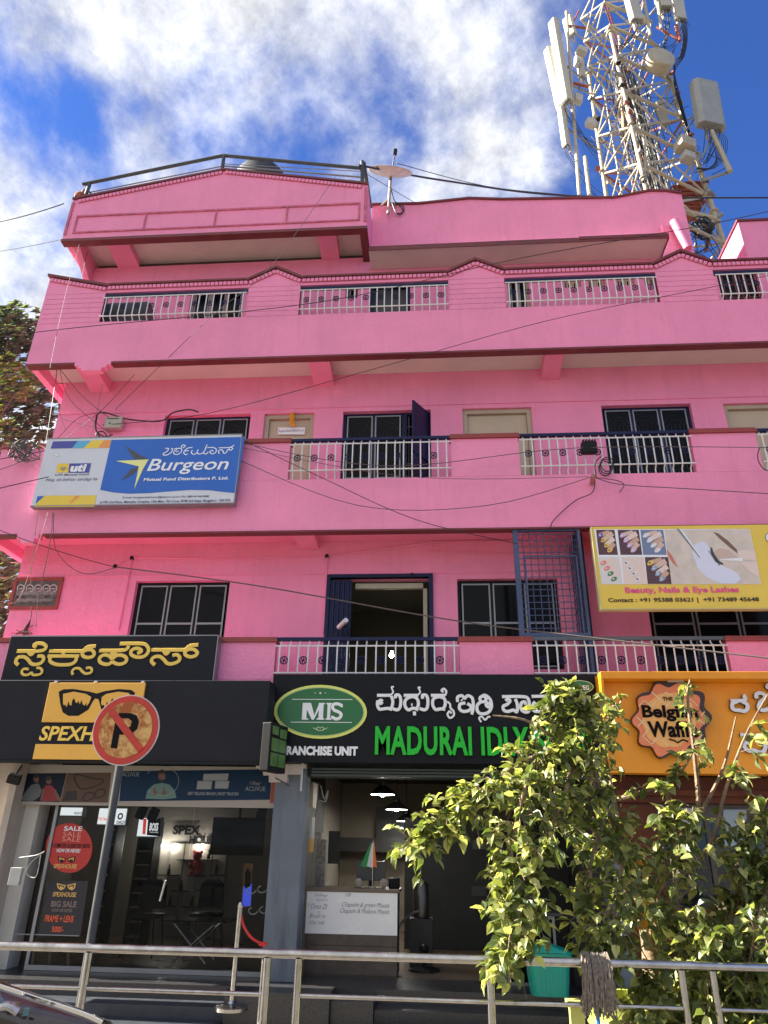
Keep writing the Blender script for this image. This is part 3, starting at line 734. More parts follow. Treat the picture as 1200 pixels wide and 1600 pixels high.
# ------------------------------------------------------------------ signs
YEL = mat('sign_yellow', (.78, .42, .06), .45, var=.05)
SBLK = mat('sign_black', (.007, .008, .011), .5, spec=.18, var=.25, vscale=2, dirt=.10, dark=(.03, .03, .032))
SCHAR = mat('sign_charcoal', (.013, .014, .019), .55, spec=.2, var=.2, vscale=1.5, dirt=.10, dark=(.04, .04, .042))
SWHT = mat('letter_white', (.80, .80, .80), .4, var=.05, vscale=8)
SGRN = mat('letter_green', (.015, .48, .03), .4, spec=.3)
SORG = mat('sign_orange', (.84, .31, .008), .5, var=.1, vscale=2, dirt=.12, dark=(.3, .08, .01))

# upper board with yellow script
s1 = empty('shop_sign', (-4.3, 9.1, 3.76), 'charcoal board with large yellow Kannada lettering above the spectacle shop', 'signboard')
MB().box(-5.79, -2.92, 9.1, 9.27, 3.69, 4.34).build('board', SCHAR, s1, bevel=.006)
MB().box(-5.8, -2.91, 9.11, 9.26, 4.343, 4.355).box(-2.917, -2.905, 9.11, 9.26, 3.7, 4.34).build('edge_strip', ALU, s1)
YE = mat('letter_yellow', (.90, .60, .10), .4)
trA = lambda u, v: (10+u/6.667, 990+v/6.667)
trB = lambda u, v: (170+u/6.667, 990+v/6.667)
K = [
 (trA, [[(115, 185), (330, 185)], [(330, 185), (395, 172), (418, 135), (380, 108), (320, 106), (292, 125), (315, 146)], [(235, 195), (262, 222), (290, 195)],
        [(130, 330), (104, 295), (130, 252), (190, 245), (235, 278), (262, 312), (305, 325), (365, 308), (392, 270), (380, 238), (328, 238)],
        {'p': [(238, 374), (190, 370), (165, 400), (185, 430), (235, 430), (266, 404)], 'w': .75}, {'p': [(266, 404), (280, 430), (320, 434), (365, 420), (378, 388), (355, 362), (320, 360)], 'w': .75}]),
 (trA, [[(450, 185), (800, 185)], [(795, 190), (800, 232), (850, 252), (905, 238), (918, 205), (890, 172), (840, 172), (800, 195)], [(800, 185), (850, 142), (935, 134)],
        [(435, 236), (762, 236)], [(462, 245), (462, 292), (520, 322), (600, 328), (680, 320), (726, 288), (735, 245)], [(600, 190), (600, 232)],
        {'p': [(700, 432), (690, 400), (715, 368), (765, 366), (800, 400), (835, 420), (885, 408), (895, 375), (870, 357), (835, 364)], 'w': .75}]),
 (trB, [[(-95, 180), (130, 178), (190, 162), (212, 128)], [(120, 108), (350, 108), (408, 140), (415, 190), (372, 238), (300, 248), (240, 222), (238, 180), (285, 156), (332, 166), (340, 190), (300, 208)],
        [(30, 195), (55, 222), (82, 195)], [(40, 290), (10, 318), (-32, 322), (-80, 305), (-95, 270), (-75, 238), (-32, 224), (10, 236), (40, 262), (80, 234), (120, 226), (170, 240), (190, 272), (170, 306), (110, 322), (60, 306), (40, 290)]]),
 (trB, [[(448, 172), (800, 172)], [(797, 180), (800, 222), (850, 244), (905, 232), (925, 200), (890, 168), (840, 166), (800, 188)], [(800, 172), (850, 130), (935, 120)], [(575, 185), (602, 215), (632, 185)],
        [(485, 330), (448, 290), (475, 248), (535, 242), (580, 275), (610, 310), (660, 318), (728, 292), (742, 252), (712, 222), (668, 230)]]),
]
for t_, g_ in K: glyph(g_, 9.1, YE, s1, 5.8, .012, t_)
# lower long box with spectacles logo
s2 = empty('shop_sign', (-4.4, 8.7, 2.72), 'long plain charcoal fascia box with yellow spectacles logo over the glass shopfront', 'signboard')
MB().box(-7.2, -2.055, 8.70, 9.06, 2.70, 3.665).build('box', SCHAR, s2, bevel=.008)
MB().box(-6.0, -2.06, 8.68, 8.697, 2.68, 2.70).build('edge_strip', BLACK, s2)
tz = lambda u, v: (u/2.857, 980+v/2.857)
def pz(l): return [tz(*q) for q in l]
g1 = [(232, 250), (655, 248), (625, 430), (188, 428)]
a = at(*tz(232, 250), 8.7); b = at(*tz(640, 428), 8.7)
lx0, lx1 = at(*tz(210, 340), 8.7).x, at(*tz(640, 340), 8.7).x
MB().box(lx0, lx1, 8.665, 8.699, b.z, a.z).build('logo_panel', YEL, s2, bevel=.004)
c0, c1 = at(*tz(155, 560), 8.7), at(*tz(300, 524), 8.7)
MB().box(at(*tz(157, 560), 8.7).x, lx1, 8.665, 8.699, at(*tz(155, 590), 8.7).z, c1.z).build('logo_panel', YEL, s2, bevel=.004)
for u in (255, 432, 642): MB().box(at(*tz(u-6, 246), 8.7).x, at(*tz(u+6, 246), 8.7).x, 8.66, 8.69, a.z+.002, a.z+.022).build('clip', SWHT, s2)
YL = 8.665
flat('glasses_outline', pz([(262, 288), (285, 277), (330, 276), (400, 288), (432, 296), (470, 285), (530, 276), (585, 280), (603, 292), (598, 312), (590, 345), (560, 385), (520, 398), (475, 392), (452, 365), (440, 322), (425, 318), (415, 330), (395, 368), (350, 396), (305, 396), (280, 380), (270, 345)]), YL, SBLK, s2, .002)
flat('lens', pz([(282, 298), (330, 288), (385, 298), (408, 312), (398, 340), (372, 368), (330, 378), (295, 370), (282, 340)]), YL, YEL, s2, .004)
flat('lens', pz([(455, 312), (475, 298), (530, 288), (575, 294), (588, 310), (575, 345), (548, 372), (500, 380), (466, 368), (452, 340)]), YL, YEL, s2, .004)
sk = [(282, 352), (292, 345), (297, 358), (303, 345), (306, 330), (312, 348), (320, 350), (322, 332), (328, 320), (333, 318), (338, 335), (345, 340), (350, 328), (357, 345), (365, 325), (370, 345), (378, 350), (388, 338), (385, 356), (365, 378), (330, 388), (298, 382)]
flat('skyline', pz(sk), YL, SBLK, s2, .006); flat('skyline', pz([(u+172, v+1) for u, v in sk]), YL, SBLK, s2, .006)
text('SPEXHOUSE', (61, 1157.5), (226, 1135.5), 8.7, YE, s2, bold=.022, depth=.012, shear=.12, split=True)

# green and black eatery sign
s3 = empty('shop_sign', (-.1, 9.1, 2.75), 'black eatery sign with green oval emblem, white Kannada and raised green letters', 'signboard')
MB().box(-2.115, 1.97, 9.10, 9.28, 2.75, 3.83).build('board', SBLK, s3, bevel=.006)
for px in (623, 760): MB().box(X(px, 1120, 9.1)-.002, X(px, 1120, 9.1)+.002, 9.0975, 9.0995, 2.76, 3.82).build('panel_seam', BLACK, s3)
YM = 9.1
def oval(px, py, rx, ry, m, lift, nm, th=.012):
    MB().prism([(at(x, y, YM).x, at(x, y, YM).z) for x, y in ell(px, py, rx, ry, 40, .015)], YM-lift-th, YM-lift).build(nm, m, s3)
oval(501, 1112.5, 72.5, 42, mat('oval_rim', (.72, .74, .16), .35), .004, 'emblem_rim'); oval(501, 1112.5, 68.5, 38.5, mat('oval_line', (.5, .62, .2), .35), .018, 'emblem_rim', .002); oval(501, 1112.5, 67, 37, mat('oval_green', (.005, .13, .03), .3), .022, 'emblem_face', .002)
for a, b in (((457, 1093), (551, 1094)), ((455, 1128.5), (550, 1129))):
    p, q = at(*a, YM), at(*b, YM); MB().box(p.x, q.x, YM-.027, YM-.025, p.z-.006, p.z+.002).build('line', SWHT, s3)
# serif letters drawn as polygons
def serif(bl, tr, polys, Y, m, parent, lift):
    a, b = at(*bl, Y), at(*tr, Y)
    for pl_ in polys:
        mb = MB()
        for q in pl_: mb.sheet([(a.x+(b.x-a.x)*x, a.z+(b.z-a.z)*y) for x, y in q], Y-lift-.0004*pl_.index(q))
        mb.build('letter', m, parent)
Mm = [[(0, 0), (.16, 0), (.16, .06), (.11, .09), (.11, .94), (0, .94)], [(0, .9), (.2, .9), (.2, 1), (0, 1)], [(.07, 1), (.2, 1), (.30, .25), (.40, 1), (.42, .7), (.29, 0), (.24, 0), (.07, .8)], [(.36, .08), (.36, 0), (.54, 0), (.54, .08), (.51, .1), (.51, 1), (.40, 1), (.40, .1)], [(.39, .92), (.54, .92), (.54, 1), (.39, 1)]]
Ii = [[(.575, 0), (.71, 0), (.71, .08), (.68, .1), (.68, .9), (.71, .93), (.71, 1), (.575, 1), (.575, .93), (.605, .9), (.605, .1), (.575, .08)]]
serif((472, 1125), (538, 1099), [Mm, Ii], YM, SWHT, s3, .027)
glyph([[(533, 1103), (527, 1100.5), (521, 1101), (518.5, 1105), (521, 1110), (528, 1113), (532, 1117), (530, 1122), (524, 1124), (518, 1121)], {'p': [(533.5, 1101), (533.5, 1106)], 'w': .5}, {'p': [(517.5, 1119), (517.5, 1124)], 'w': .5}], YM, SWHT, s3, 4.6, .003, lambda u, v: (u+1.5, v), lift=.027)
for x, r in ((493, 1.2), (501, 2.2), (509, 1.2)):
    flat('star', [(x+(r if i % 2 == 0 else r*.45)*math.sin(math.pi*i/5), 1083.5-(r if i % 2 == 0 else r*.45)*math.cos(math.pi*i/5)) for i in range(10)], YM, SWHT, s3, .027)
for sg_ in (-1, 1):
    glyph([[(0, 0), (3*sg_, -2), (6*sg_, 0), (4*sg_, 2), (8*sg_, 1), (11*sg_, -1)], [(0, 3), (3*sg_, 3.5), (5*sg_, 2)]], YM, mat('ornament', (.45, .6, .3), .4), s3, 1.1, .003, lambda u, v: (501+u, 1138.5+v), name='ornament', lift=.027)
text('FRANCHISE UNIT', (440, 1180), (559.5, 1166.5), YM, SWHT, s3, bold=.05, depth=.012, split=True)
text('MADURAI IDLY SHOP', (586, 1180), (923, 1137), YM, SGRN, s3, bold=.03, depth=.045, split=True, spacing=1.06)
trC = lambda u, v: (575+u/7.5, 1065+v/7.5)
trD = lambda u, v: (700+u/6.667, 1065+v/6.667)
KM = [
 (trC, [[(108, 165), (270, 165)], {'p': [(262, 165), (296, 130), (282, 88), (280, 68), (305, 66)], 'w': .55}, [(170, 240), (150, 262), (130, 240), (150, 222), (172, 235)], [(118, 225), (112, 275), (135, 325), (190, 322), (240, 318), (275, 330)], [(275, 175), (292, 235), (282, 300), (262, 340)], [(325, 200), (325, 165), (365, 165), (385, 215), (378, 300), (345, 335), (295, 322)]]),
 (trC, [[(420, 165), (590, 165)], {'p': [(580, 165), (612, 130), (598, 90), (590, 74), (618, 74)], 'w': .55}, [(455, 200), (432, 245), (440, 300), (475, 335), (530, 315), (590, 335)], [(450, 205), (520, 180), (575, 205), (592, 260), (580, 310)], [(545, 355), (546, 400)], [(642, 205), (640, 165), (685, 168), (702, 225), (694, 310), (660, 335), (605, 318)], {'p': [(515, 290), (515, 260)], 'w': .5}]),
 (trC, [[(738, 165), (905, 165)], {'p': [(905, 165), (918, 120), (890, 88), (862, 108), (885, 128)], 'w': .7}, [(835, 180), (770, 205), (758, 270), (790, 330), (840, 325), (880, 320), (905, 270), (895, 205), (835, 180)], {'p': [(880, 310), (898, 345)], 'w': .6}, {'p': [(928, 238), (962, 270), (965, 310), (1002, 352), (1005, 400), (962, 430), (932, 390), (955, 352), (978, 378)], 'w': .65}]),
 (trD, [[(100, 215), (100, 165), (145, 150), (172, 178), (205, 150), (250, 172), (262, 230), (258, 300), (245, 345)], [(180, 225), (125, 240), (122, 290), (165, 315), (225, 300), (240, 262), (200, 232)], {'p': [(135, 205), (150, 190)], 'w': .5}]),
 (trD, [[(365, 150), (332, 175), (345, 210), (385, 208), (395, 175), (365, 150)], [(340, 215), (302, 255), (312, 320), (365, 340), (425, 318), (452, 260), (438, 190), (395, 150), (360, 148)], [(420, 220), (395, 245), (420, 268), (440, 245), (420, 220)], {'p': [(345, 425), (322, 385), (350, 368), (385, 402), (415, 372), (440, 372)], 'w': .6}]),
 (trD, [[(562, 160), (775, 160), (830, 180), (845, 240), (838, 312), (790, 318), (755, 280), (765, 225), (800, 215), (805, 245)], [(600, 205), (622, 185), (645, 205), (615, 240), (575, 260), (580, 300), (620, 315), (680, 300), (715, 320), (722, 250), (700, 185)]]),
 (trD, [[(870, 158), (1050, 155)], {'p': [(1050, 155), (1130, 130), (1140, 85)], 'w': .6}, [(905, 215), (880, 250), (890, 305), (950, 315), (1010, 300), (1030, 240), (1010, 190)], [(910, 235), (930, 245)]]),
]
for t_, g_ in KM: glyph(g_, YM, SWHT, s3, 4.9, .028, t_)
# small oval near the right end
oo = at(903, 1074, YM)
MB().prism([(at(x, y, YM).x, at(x, y, YM).z) for x, y in ell(903, 1074, 24, 10.5, 30)], YM-.03, YM-.003).build('emblem_rim', mat('oval_rim2', (.35, .5, .3), .4), s3)
MB().prism([(at(x, y, YM).x, at(x, y, YM).z) for x, y in ell(903, 1074, 22, 9, 30)], YM-.034, YM-.031).build('emblem_face', MATS['oval_green'], s3)
text('PURE VEG', (886, 1078), (920, 1071), YM-.034, SWHT, s3, bold=.02)

# orange waffle sign with lit canopy lip
s4 = empty('shop_sign', (4.2, 8.9, 2.7), 'orange fascia sign with round scalloped waffle emblem and white Kannada letters', 'signboard')
YO = 9.02; xo0 = X(938, 1052, 8.78)
zt4 = Z(1060, 1049, 8.78); zb4 = 2.66
MB().box(xo0, 7.6, YO, YO+.25, zb4, zt4-.09).build('panel', SORG, s4)
MB().box(xo0, 7.6, 8.78, YO+.25, zt4-.087, zt4).build('canopy_lip', SORG, s4, bevel=.006)
MB().add([(xo0, 8.78, zt4-.09), (xo0, YO-.002, zt4-.09), (xo0, YO-.002, zb4), (xo0+.03, 8.78, zt4-.09), (xo0+.03, YO-.002, zt4-.09), (xo0+.03, YO-.002, zb4)], [(0, 1, 2), (5, 4, 3), (0, 2, 5, 3), (0, 3, 4, 1), (1, 4, 5, 2)]).build('side_cheek', SORG, s4)
EM1 = mat('emblem_brown', (.045, .018, .012), .4); EM2 = mat('emblem_orange', (.78, .22, .085), .5, var=.08, vscale=6); EM3 = mat('emblem_amber', (.86, .42, .12), .5)
def scal(cx, cy, r, a, n=10, k=80, ph=.3): return [(cx+(r+a*math.cos(n*t+ph))*math.cos(t), cy+(r+a*math.cos(n*t+ph))*math.sin(t)*1.02) for t in [2*math.pi*i/k for i in range(k)]]
ec = (1046, 1125)
MB().prism(pts_px(scal(*ec, 58, 4.5), YO), YO-.10, YO-.004).build('emblem_base', EM1, s4)
MB().prism(pts_px(scal(*ec, 54, 4.5), YO-.10), YO-.106, YO-.1005).build('emblem_face', EM2, s4)
MB().sheet(pts_px(scal(*ec, 42, 1), YO-.106), YO-.1075).build('emblem_face', EM3, s4)
LN = mat('emblem_cream', (.80, .66, .40), .5)
for a, b in (((1018, 1081), (1045, 1104)), ((1041, 1081), (1018, 1104)), ((1041, 1081), (1067, 1105)), ((1064, 1081), (1041, 1104)), ((1007, 1094), (998, 1104)), ((1007, 1094), (1021, 1107)), ((1067, 1103), (1079, 1092)), ((1079, 1092), (1090, 1103)), ((995, 1120), (1014, 1138)), ((997, 1135), (1006, 1125)), ((1014, 1138), (1004, 1152)), ((1004, 1150), (1018, 1163)), ((1018, 1163), (1030, 1152)), ((1030, 1152), (1045, 1166)), ((1089, 1120), (1101, 1132)), ((1101, 1112), (1088, 1126)), ((1085, 1160), (1098, 1148))):
    p, q = at(*a, YO-.11), at(*b, YO-.11); MB().tube(p, q, .006, 4).build('waffle_line', LN, s4)
EB = mat('emblem_black', (.006, .004, .004), .6, spec=.1)
text('THE', (1035.5, 1095), (1050.5, 1089), YO-.112, EB, s4, bold=.03)
text('Belgian', (1005, 1127), (1088, 1102), YO-.112, EB, s4, bold=.035, split=True)
text('Waffle', (1014, 1152), (1088, 1127), YO-.112, EB, s4, bold=.035, split=True)
glyph([[(0, 0), (8, 2), (14, 5), (22, 1), (30, 4)]], YO-.112, EB, s4, 2, .004, lambda u, v: (1045+u, 1155+v), name='flourish')
trF = lambda u, v: (1120+u/11.85, 1060+v/11.85)
W4 = mat('letter_white_b', (.74, .74, .78), .4)
for g_ in ([[(230, 430), (440, 425), (495, 400), (480, 345), (455, 325)], [(350, 440), (262, 480), (265, 570), (330, 600), (400, 605), (470, 620), (535, 575), (525, 490), (440, 445)]],
           [[(710, 385), (695, 320), (755, 285), (845, 310), (850, 385), (765, 465), (745, 555), (820, 605), (930, 570), (975, 500), (1010, 420), (1100, 430)], [(1000, 250), (950, 200), (900, 170), (930, 130), (980, 150)]],
           [[(410, 1055), (640, 1072), (960, 1055)], [(730, 1060), (790, 1130), (850, 1210), (868, 1290), (820, 1370), (740, 1372), (650, 1340), (560, 1350), (490, 1290), (480, 1210), (560, 1205)]],
           [[(1000, 1060), (1200, 1060)], [(960, 1300), (1000, 1370), (1100, 1370), (1150, 1280), (1080, 1220)]]):
    glyph(g_, YO, W4, s4, 5.6, .03, trF, lift=.03)
    glyph([(x if isinstance(x, list) else x['p']) for x in g_], YO, EB, s4, 5.6, .02, trF, name='letter_back', lift=.006)
MB().box(X(1042, 1058, 8.9), X(1066, 1058, 8.9), 8.86, 8.92, zt4-.105, zt4-.088).build('lamp_housing', BEIGE, s4)

# blue and white office board on the second floor
s5 = empty('office_board', (-4.5, 9.1, 6.34), 'large blue and white financial office board fixed on the second floor balcony', 'signboard')
YB = 9.12
x0, x1, zb5, zt5 = -5.99, -2.92, 6.33, 7.48
BW = mat('board_white', (.62, .64, .68), .35, var=.05, vscale=2); BB = mat('board_blue', (.012, .12, .50), .35, var=.08, vscale=2)
MB().box(x0, x1, YB+.003, YB+.12, zb5, zt5).build('panel', BW, s5)
MB().box(x0-.012, x1+.012, YB-.006, YB+.125, zb5-.015, zb5-.001).box(x0-.012, x1+.012, YB-.006, YB+.125, zt5+.001, zt5+.012).box(x1+.001, x1+.014, YB-.006, YB+.12, zb5, zt5).build('frame', ALU, s5)
# pixel frame of the zoomed board: (40..400, 670..810) x 3.333
tE = lambda u, v: (40+u/3.333, 670+v/3.333)
def fb(nm, l, m, lift=.0): return flat(nm, [tE(*q) for q in l], YB, m, s5, lift)
cs = [(448, 58), (1142, 42), (1095, 335), (1040, 330), (960, 320), (860, 318), (760, 325), (640, 335), (540, 338), (460, 332), (388, 318)]
fb('blue_field', cs, BB, .001)
PUR = mat('b_purple', (.06, .07, .33), .4); CYA = mat('b_cyan', (.10, .42, .62), .4); YL2 = mat('b_yellow', (.80, .58, .06), .4); ORA = mat('b_orange', (.80, .30, .08), .4); GRY = mat('b_grey', (.06, .065, .08), .4); PYL = mat('b_paleyellow', (.80, .80, .30), .4)
fb('stripe', [(143, 66), (272, 63), (243, 101), (130, 103)], PUR, .001); fb('stripe', [(272, 63), (345, 61), (300, 101), (243, 101)], CYA, .001); fb('stripe', [(345, 61), (408, 59), (378, 100), (300, 101)], YL2, .001); fb('stripe', [(408, 59), (446, 58), (436, 98), (378, 100)], ORA, .001)
fb('stripe', [(45, 408), (55, 390), (100, 348), (370, 346), (358, 405)], YL2, .001); fb('stripe', [(62, 352), (98, 350), (52, 392)], BB, .003); fb('stripe', [(258, 350), (288, 348), (220, 400)], ORA, .003)
fb('logo_square', [(168, 181), (228, 181), (222, 228), (158, 228)], YL2, .002); fb('logo_square', [(230, 181), (342, 179), (330, 229), (222, 229)], PUR, .002)
BT = mat('b_white', (.82, .83, .85), .4)
text('uti', tE(230, 226), tE(322, 184), YB, BT, s5, bold=.06, lift=.004, shear=.1)
for i in range(6):
    u = 178+i*7; fb('mark', [(u, 208-abs(i-2.5)*-2), (u+5, 206), (u+3, 194+abs(i-2.5)*3)], PUR, .004)
glyph([[(-10, 5), (0, 8), (10, 5)], [(-8, 10), (0, 12), (8, 10)]], YB, PUR, s5, .8, .002, lambda u, v: tE(196+u, 205+v), name='mark', lift=.003)
TDK = mat('b_text', (.03, .03, .10), .5)
text('UTI Mutual Fund', tE(154, 245), tE(330, 233), YB, TDK, s5, bold=.02, lift=.003)
text('Haq, ek behtar zindagi ka', tE(102, 278), tE(376, 253), YB, TDK, s5, lift=.003, shear=.35, bold=-.004)
fb('star_arm', [(518, 88), (600, 140), (645, 160), (568, 160)], GRY, .003)
fb('star_arm', [(470, 168), (642, 160), (612, 210), (566, 316), (590, 196)], PYL, .005)
fb('star_arm', [(590, 197), (548, 212), (497, 272), (560, 236), (588, 206)], GRY, .004)
text('Burgeon', tE(628, 241), tE(1063, 150), YB, BT, s5, bold=.012, lift=.006, shear=.22, split=True)
text('Mutual Fund Distributors P. Ltd.', tE(614, 273), tE(1058, 249), YB, BT, s5, bold=.035, lift=.004, shear=.1)
text('E-mail: burgeonadvisory@yhaoo.co.in | Ph: 080-41465488', tE(505, 366), tE(955, 346), YB, TDK, s5, bold=.012, lift=.004)
text('# 799, 2nd Floor, Mamatha Complex, 15th Main, 7th Cross, BTM 2nd Stage, Bengaluru - 560 076.', tE(386, 393), tE(1070, 366), YB, TDK, s5, bold=.014, lift=.004)
trG = lambda u, v: (240+u/8.889, 685+v/8.889)
for g_ in ([[(165, 140), (208, 142), (190, 180), (135, 212), (150, 235), (200, 226), (250, 190), (262, 150), (245, 138)]],
           [[(280, 150), (330, 140), (385, 142)], [(330, 150), (280, 190), (290, 220), (340, 222), (385, 190), (392, 145)], [(385, 135), (395, 102), (425, 92), (440, 112), (405, 135)], [(310, 190), (350, 180)]],
           [[(540, 128), (480, 135), (435, 170), (420, 205), (450, 228), (470, 215)], [(440, 175), (490, 172)]],
           [[(540, 165), (525, 200), (560, 224), (600, 200), (620, 155)], [(600, 200), (630, 218), (680, 205), (715, 165), (725, 130), (745, 90)], [(690, 205), (730, 218), (760, 190)], [(745, 130), (830, 130), (872, 155), (860, 200), (810, 216), (782, 190), (810, 168), (832, 182)]],
           [[(905, 132), (1055, 127), (1120, 95)], [(915, 212), (900, 185), (930, 160), (962, 172), (975, 208), (1010, 195), (1035, 150)], [(1058, 132), (1048, 158), (1078, 165), (1100, 142), (1078, 125)]]):
    glyph(g_, YB, BT, s5, 1.9, .004, trG, lift=.001)

# yellow beauty salon board
s6 = empty('salon_board', (3.2, 9.0, 4.7), 'yellow beauty salon board with nail photos and an eye picture hanging under the balcony', 'signboard')
YS = 8.98
tS = lambda u, v: (900+u/4, 810+v/4)
x0 = at(*tS(128, 300), YS).x; zt6 = at(*tS(600, 45), YS).z; zb6 = at(*tS(600, 562), YS).z
YB6 = mat('salon_yellow', (.80, .56, .07), .4, var=.05)
MB().box(x0, 5.1, YS+.003, YS+.10, zb6, zt6).build('panel', YB6, s6, bevel=.004)
MB().box(x0-.012, 5.1, YS-.004, YS+.10, zb6-.014, zb6-.001).box(x0-.014, x0-.001, YS-.004, YS+.10, zb6, zt6).build('frame', mat('rim_yellow', (.55, .5, .25), .5), s6)
def fs6(nm, l, m, lift): return flat(nm, [tS(*q) for q in l], YS, m, s6, lift)
SKIN = [mat('skin_a', (.62, .38, .27), .5), mat('skin_b', (.70, .48, .38), .5), mat('skin_c', (.78, .62, .54), .5)]
NC = {'p': mat('nail_purple', (.20, .12, .42), .3), 'y': mat('nail_yellow', (.80, .55, .10), .3), 'l': mat('nail_lilac', (.66, .46, .68), .3), 'w': mat('nail_white', (.76, .72, .74), .3), 'o': mat('nail_coral', (.80, .22, .12), .3), 'g': mat('nail_green', (.06, .22, .06), .3), 'k': mat('nail_black', (.05, .045, .05), .3), 'b': mat('nail_blue', (.28, .36, .52), .3)}
DKB = mat('photo_dark', (.10, .04, .045), .5); DKL = mat('photo_slate', (.17, .22, .34), .5); GRB = mat('photo_white', (.70, .66, .64), .5)
fs6('photo_ground', [(112, 68), (1085, 66), (1155, 410), (160, 412)], BT, .001)
tiles = [((125, 72, 240, 228), DKB, 0, 'pyyy'), ((260, 72, 392, 228), DKB, 1, 'llll'), ((402, 72, 545, 228), DKL, 1, 'wwww'), ((140, 242, 270, 410), GRB, 2, 'oogg'), ((282, 242, 422, 410), SKIN[2], 2, 'wwww'), ((430, 242, 575, 410), DKB, 0, 'ybbb')]
for (l, t, r_, b), bgm, si, nn in tiles:
    sh = 10
    fs6('photo_tile', [(l, t), (r_, t), (r_+22, b), (l+18, b)], bgm, .002)
    w_, h_ = r_-l, b-t
    for i in range(4):
        # finger: skin tone stroke from the upper right, nail at its end
        x_ = l+w_*(.18+.17*i); y_ = t+h_*(.22+.2*i)
        L_ = min(w_*.75, r_-x_-6); 
        ex, ey = min(r_-4, x_+w_*.55), max(t+6, y_-h_*.28)
        nx, ny = ey-y_, -(ex-x_); q = math.hypot(nx, ny) or 1; nx, ny = nx/q*h_*.085, ny/q*h_*.085
        fs6('finger', [(x_+nx, y_+ny), (ex+nx*1.25, max(t+2, ey+ny*1.25)), (ex-nx*1.25, ey-ny*1.25), (x_-nx, y_-ny)], SKIN[(si+i) % 3 if si < 2 else 2], .003+.0003*i)
        fs6('nail', ell(x_+w_*.06, y_, w_*.155, h_*.075, 16, -.5), NC[nn[i]], .0045+.0003*i)
        if si != 1 or nn[0] == 'l':
            fs6('nail_art', ell(x_+w_*.03, y_, w_*.05, h_*.03, 8, .4), NC['k' if nn[i] in 'wy' else 'w'], .0062+.0003*i)
fs6('photo_tile', [(552, 72), (1083, 68), (1152, 408), (592, 410)], mat('eye_skin', (.66, .56, .48), .5, var=.12, vscale=5), .002)
fs6('lip', [(565, 190), (600, 235), (640, 312), (600, 275), (572, 225)], mat('lip', (.62, .18, .12), .4), .003)
fs6('nose_shade', ell(690, 170, 35, 45, 16, .3), mat('nose', (.72, .60, .52), .5), .003)
fs6('eye_pad', [(728, 215), (735, 170), (770, 145), (810, 150), (835, 185), (845, 240), (890, 290), (960, 315), (1015, 345), (1028, 385), (990, 408), (900, 405), (820, 370), (760, 310)], mat('pad', (.70, .70, .82), .4), .003)
fs6('brow', [(855, 85), (890, 95), (950, 140), (1005, 195), (1010, 220), (970, 190), (900, 130)], mat('brow', (.20, .11, .08), .6), .003)
fs6('eyelid', [(850, 215), (900, 185), (960, 200), (1010, 245), (960, 262), (890, 255)], mat('lid', (.60, .44, .36), .5), .003)
for i in range(13):
    u, v = 852+i*4.2, 200+i*6.5
    fs6('eyelash', [(u-2, v), (u+3, v+2), (u-26+i*1.5, v+8+i*.9), (u-30+i*1.5, v+5+i*.9)], MATS['nail_black'], .0045)
fs6('lash_line', [(838, 180), (850, 185), (862, 225), (890, 262), (922, 285), (918, 292), (870, 272), (845, 225)], MATS['nail_black'], .004)
fs6('tweezers', [(628, 66), (640, 66), (778, 245), (770, 246)], GREYM, .006); fs6('tweezers', [(645, 66), (658, 66), (780, 240), (776, 246)], BT, .007)
fs6('tweezers', [(900, 255), (1040, 246), (1040, 268), (900, 262)], BT, .006)
fs6('finger', [(1010, 205), (1050, 196), (1118, 205), (1128, 258), (1060, 262), (1012, 240)], SKIN[2], .0055); fs6('finger', [(1020, 270), (1132, 275), (1148, 370), (1090, 340)], SKIN[2], .005)
fs6('round_logo', ell(1210, 118, 28, 32, 16), mat('maroon_logo', (.3, .05, .05), .5), .002); fs6('round_logo', ell(1210, 118, 24, 27, 16), BT, .003)
text('Beauty, Nails & Eye Lashes', tS(310, 478), tS(1013, 425), YS, mat('pink_text', (.80, .08, .25), .4), s6, bold=.03)
text('Contact : +91 95388 03621 |  +91 73489 45648', tS(203, 532), tS(1140, 492), YS, mat('black_text', (.01, .01, .01), .5), s6, bold=.025)

# nameplate and garland on the beige second floor door
npl = empty('door_nameplate', at(456, 673, YW), 'small white nameplate on the beige door left of the open window', 'nameplate')
flat('plate', [(435, 668), (477, 668), (476, 679), (434, 679)], YW+.085, BT, npl, .003)
text('Burgeon Advisory Service Pvt. Ltd.', (436, 676), (475, 671), YW+.082, TDK, npl, lift=.003)
gd = MB()
for i in range(26):
    p = at(456+random.uniform(-4, 4)*(.5+abs(i-13)/26), 646+i*.75, YW+.0, random.uniform(-.02, .02)); gd.ico(p, .025, 1)
tag(gd.build('flower_garland', mat('marigold', (.80, .36, .02), .7), None, 'small bunch of yellow marigolds hanging on the beige second floor door', 'garland'))
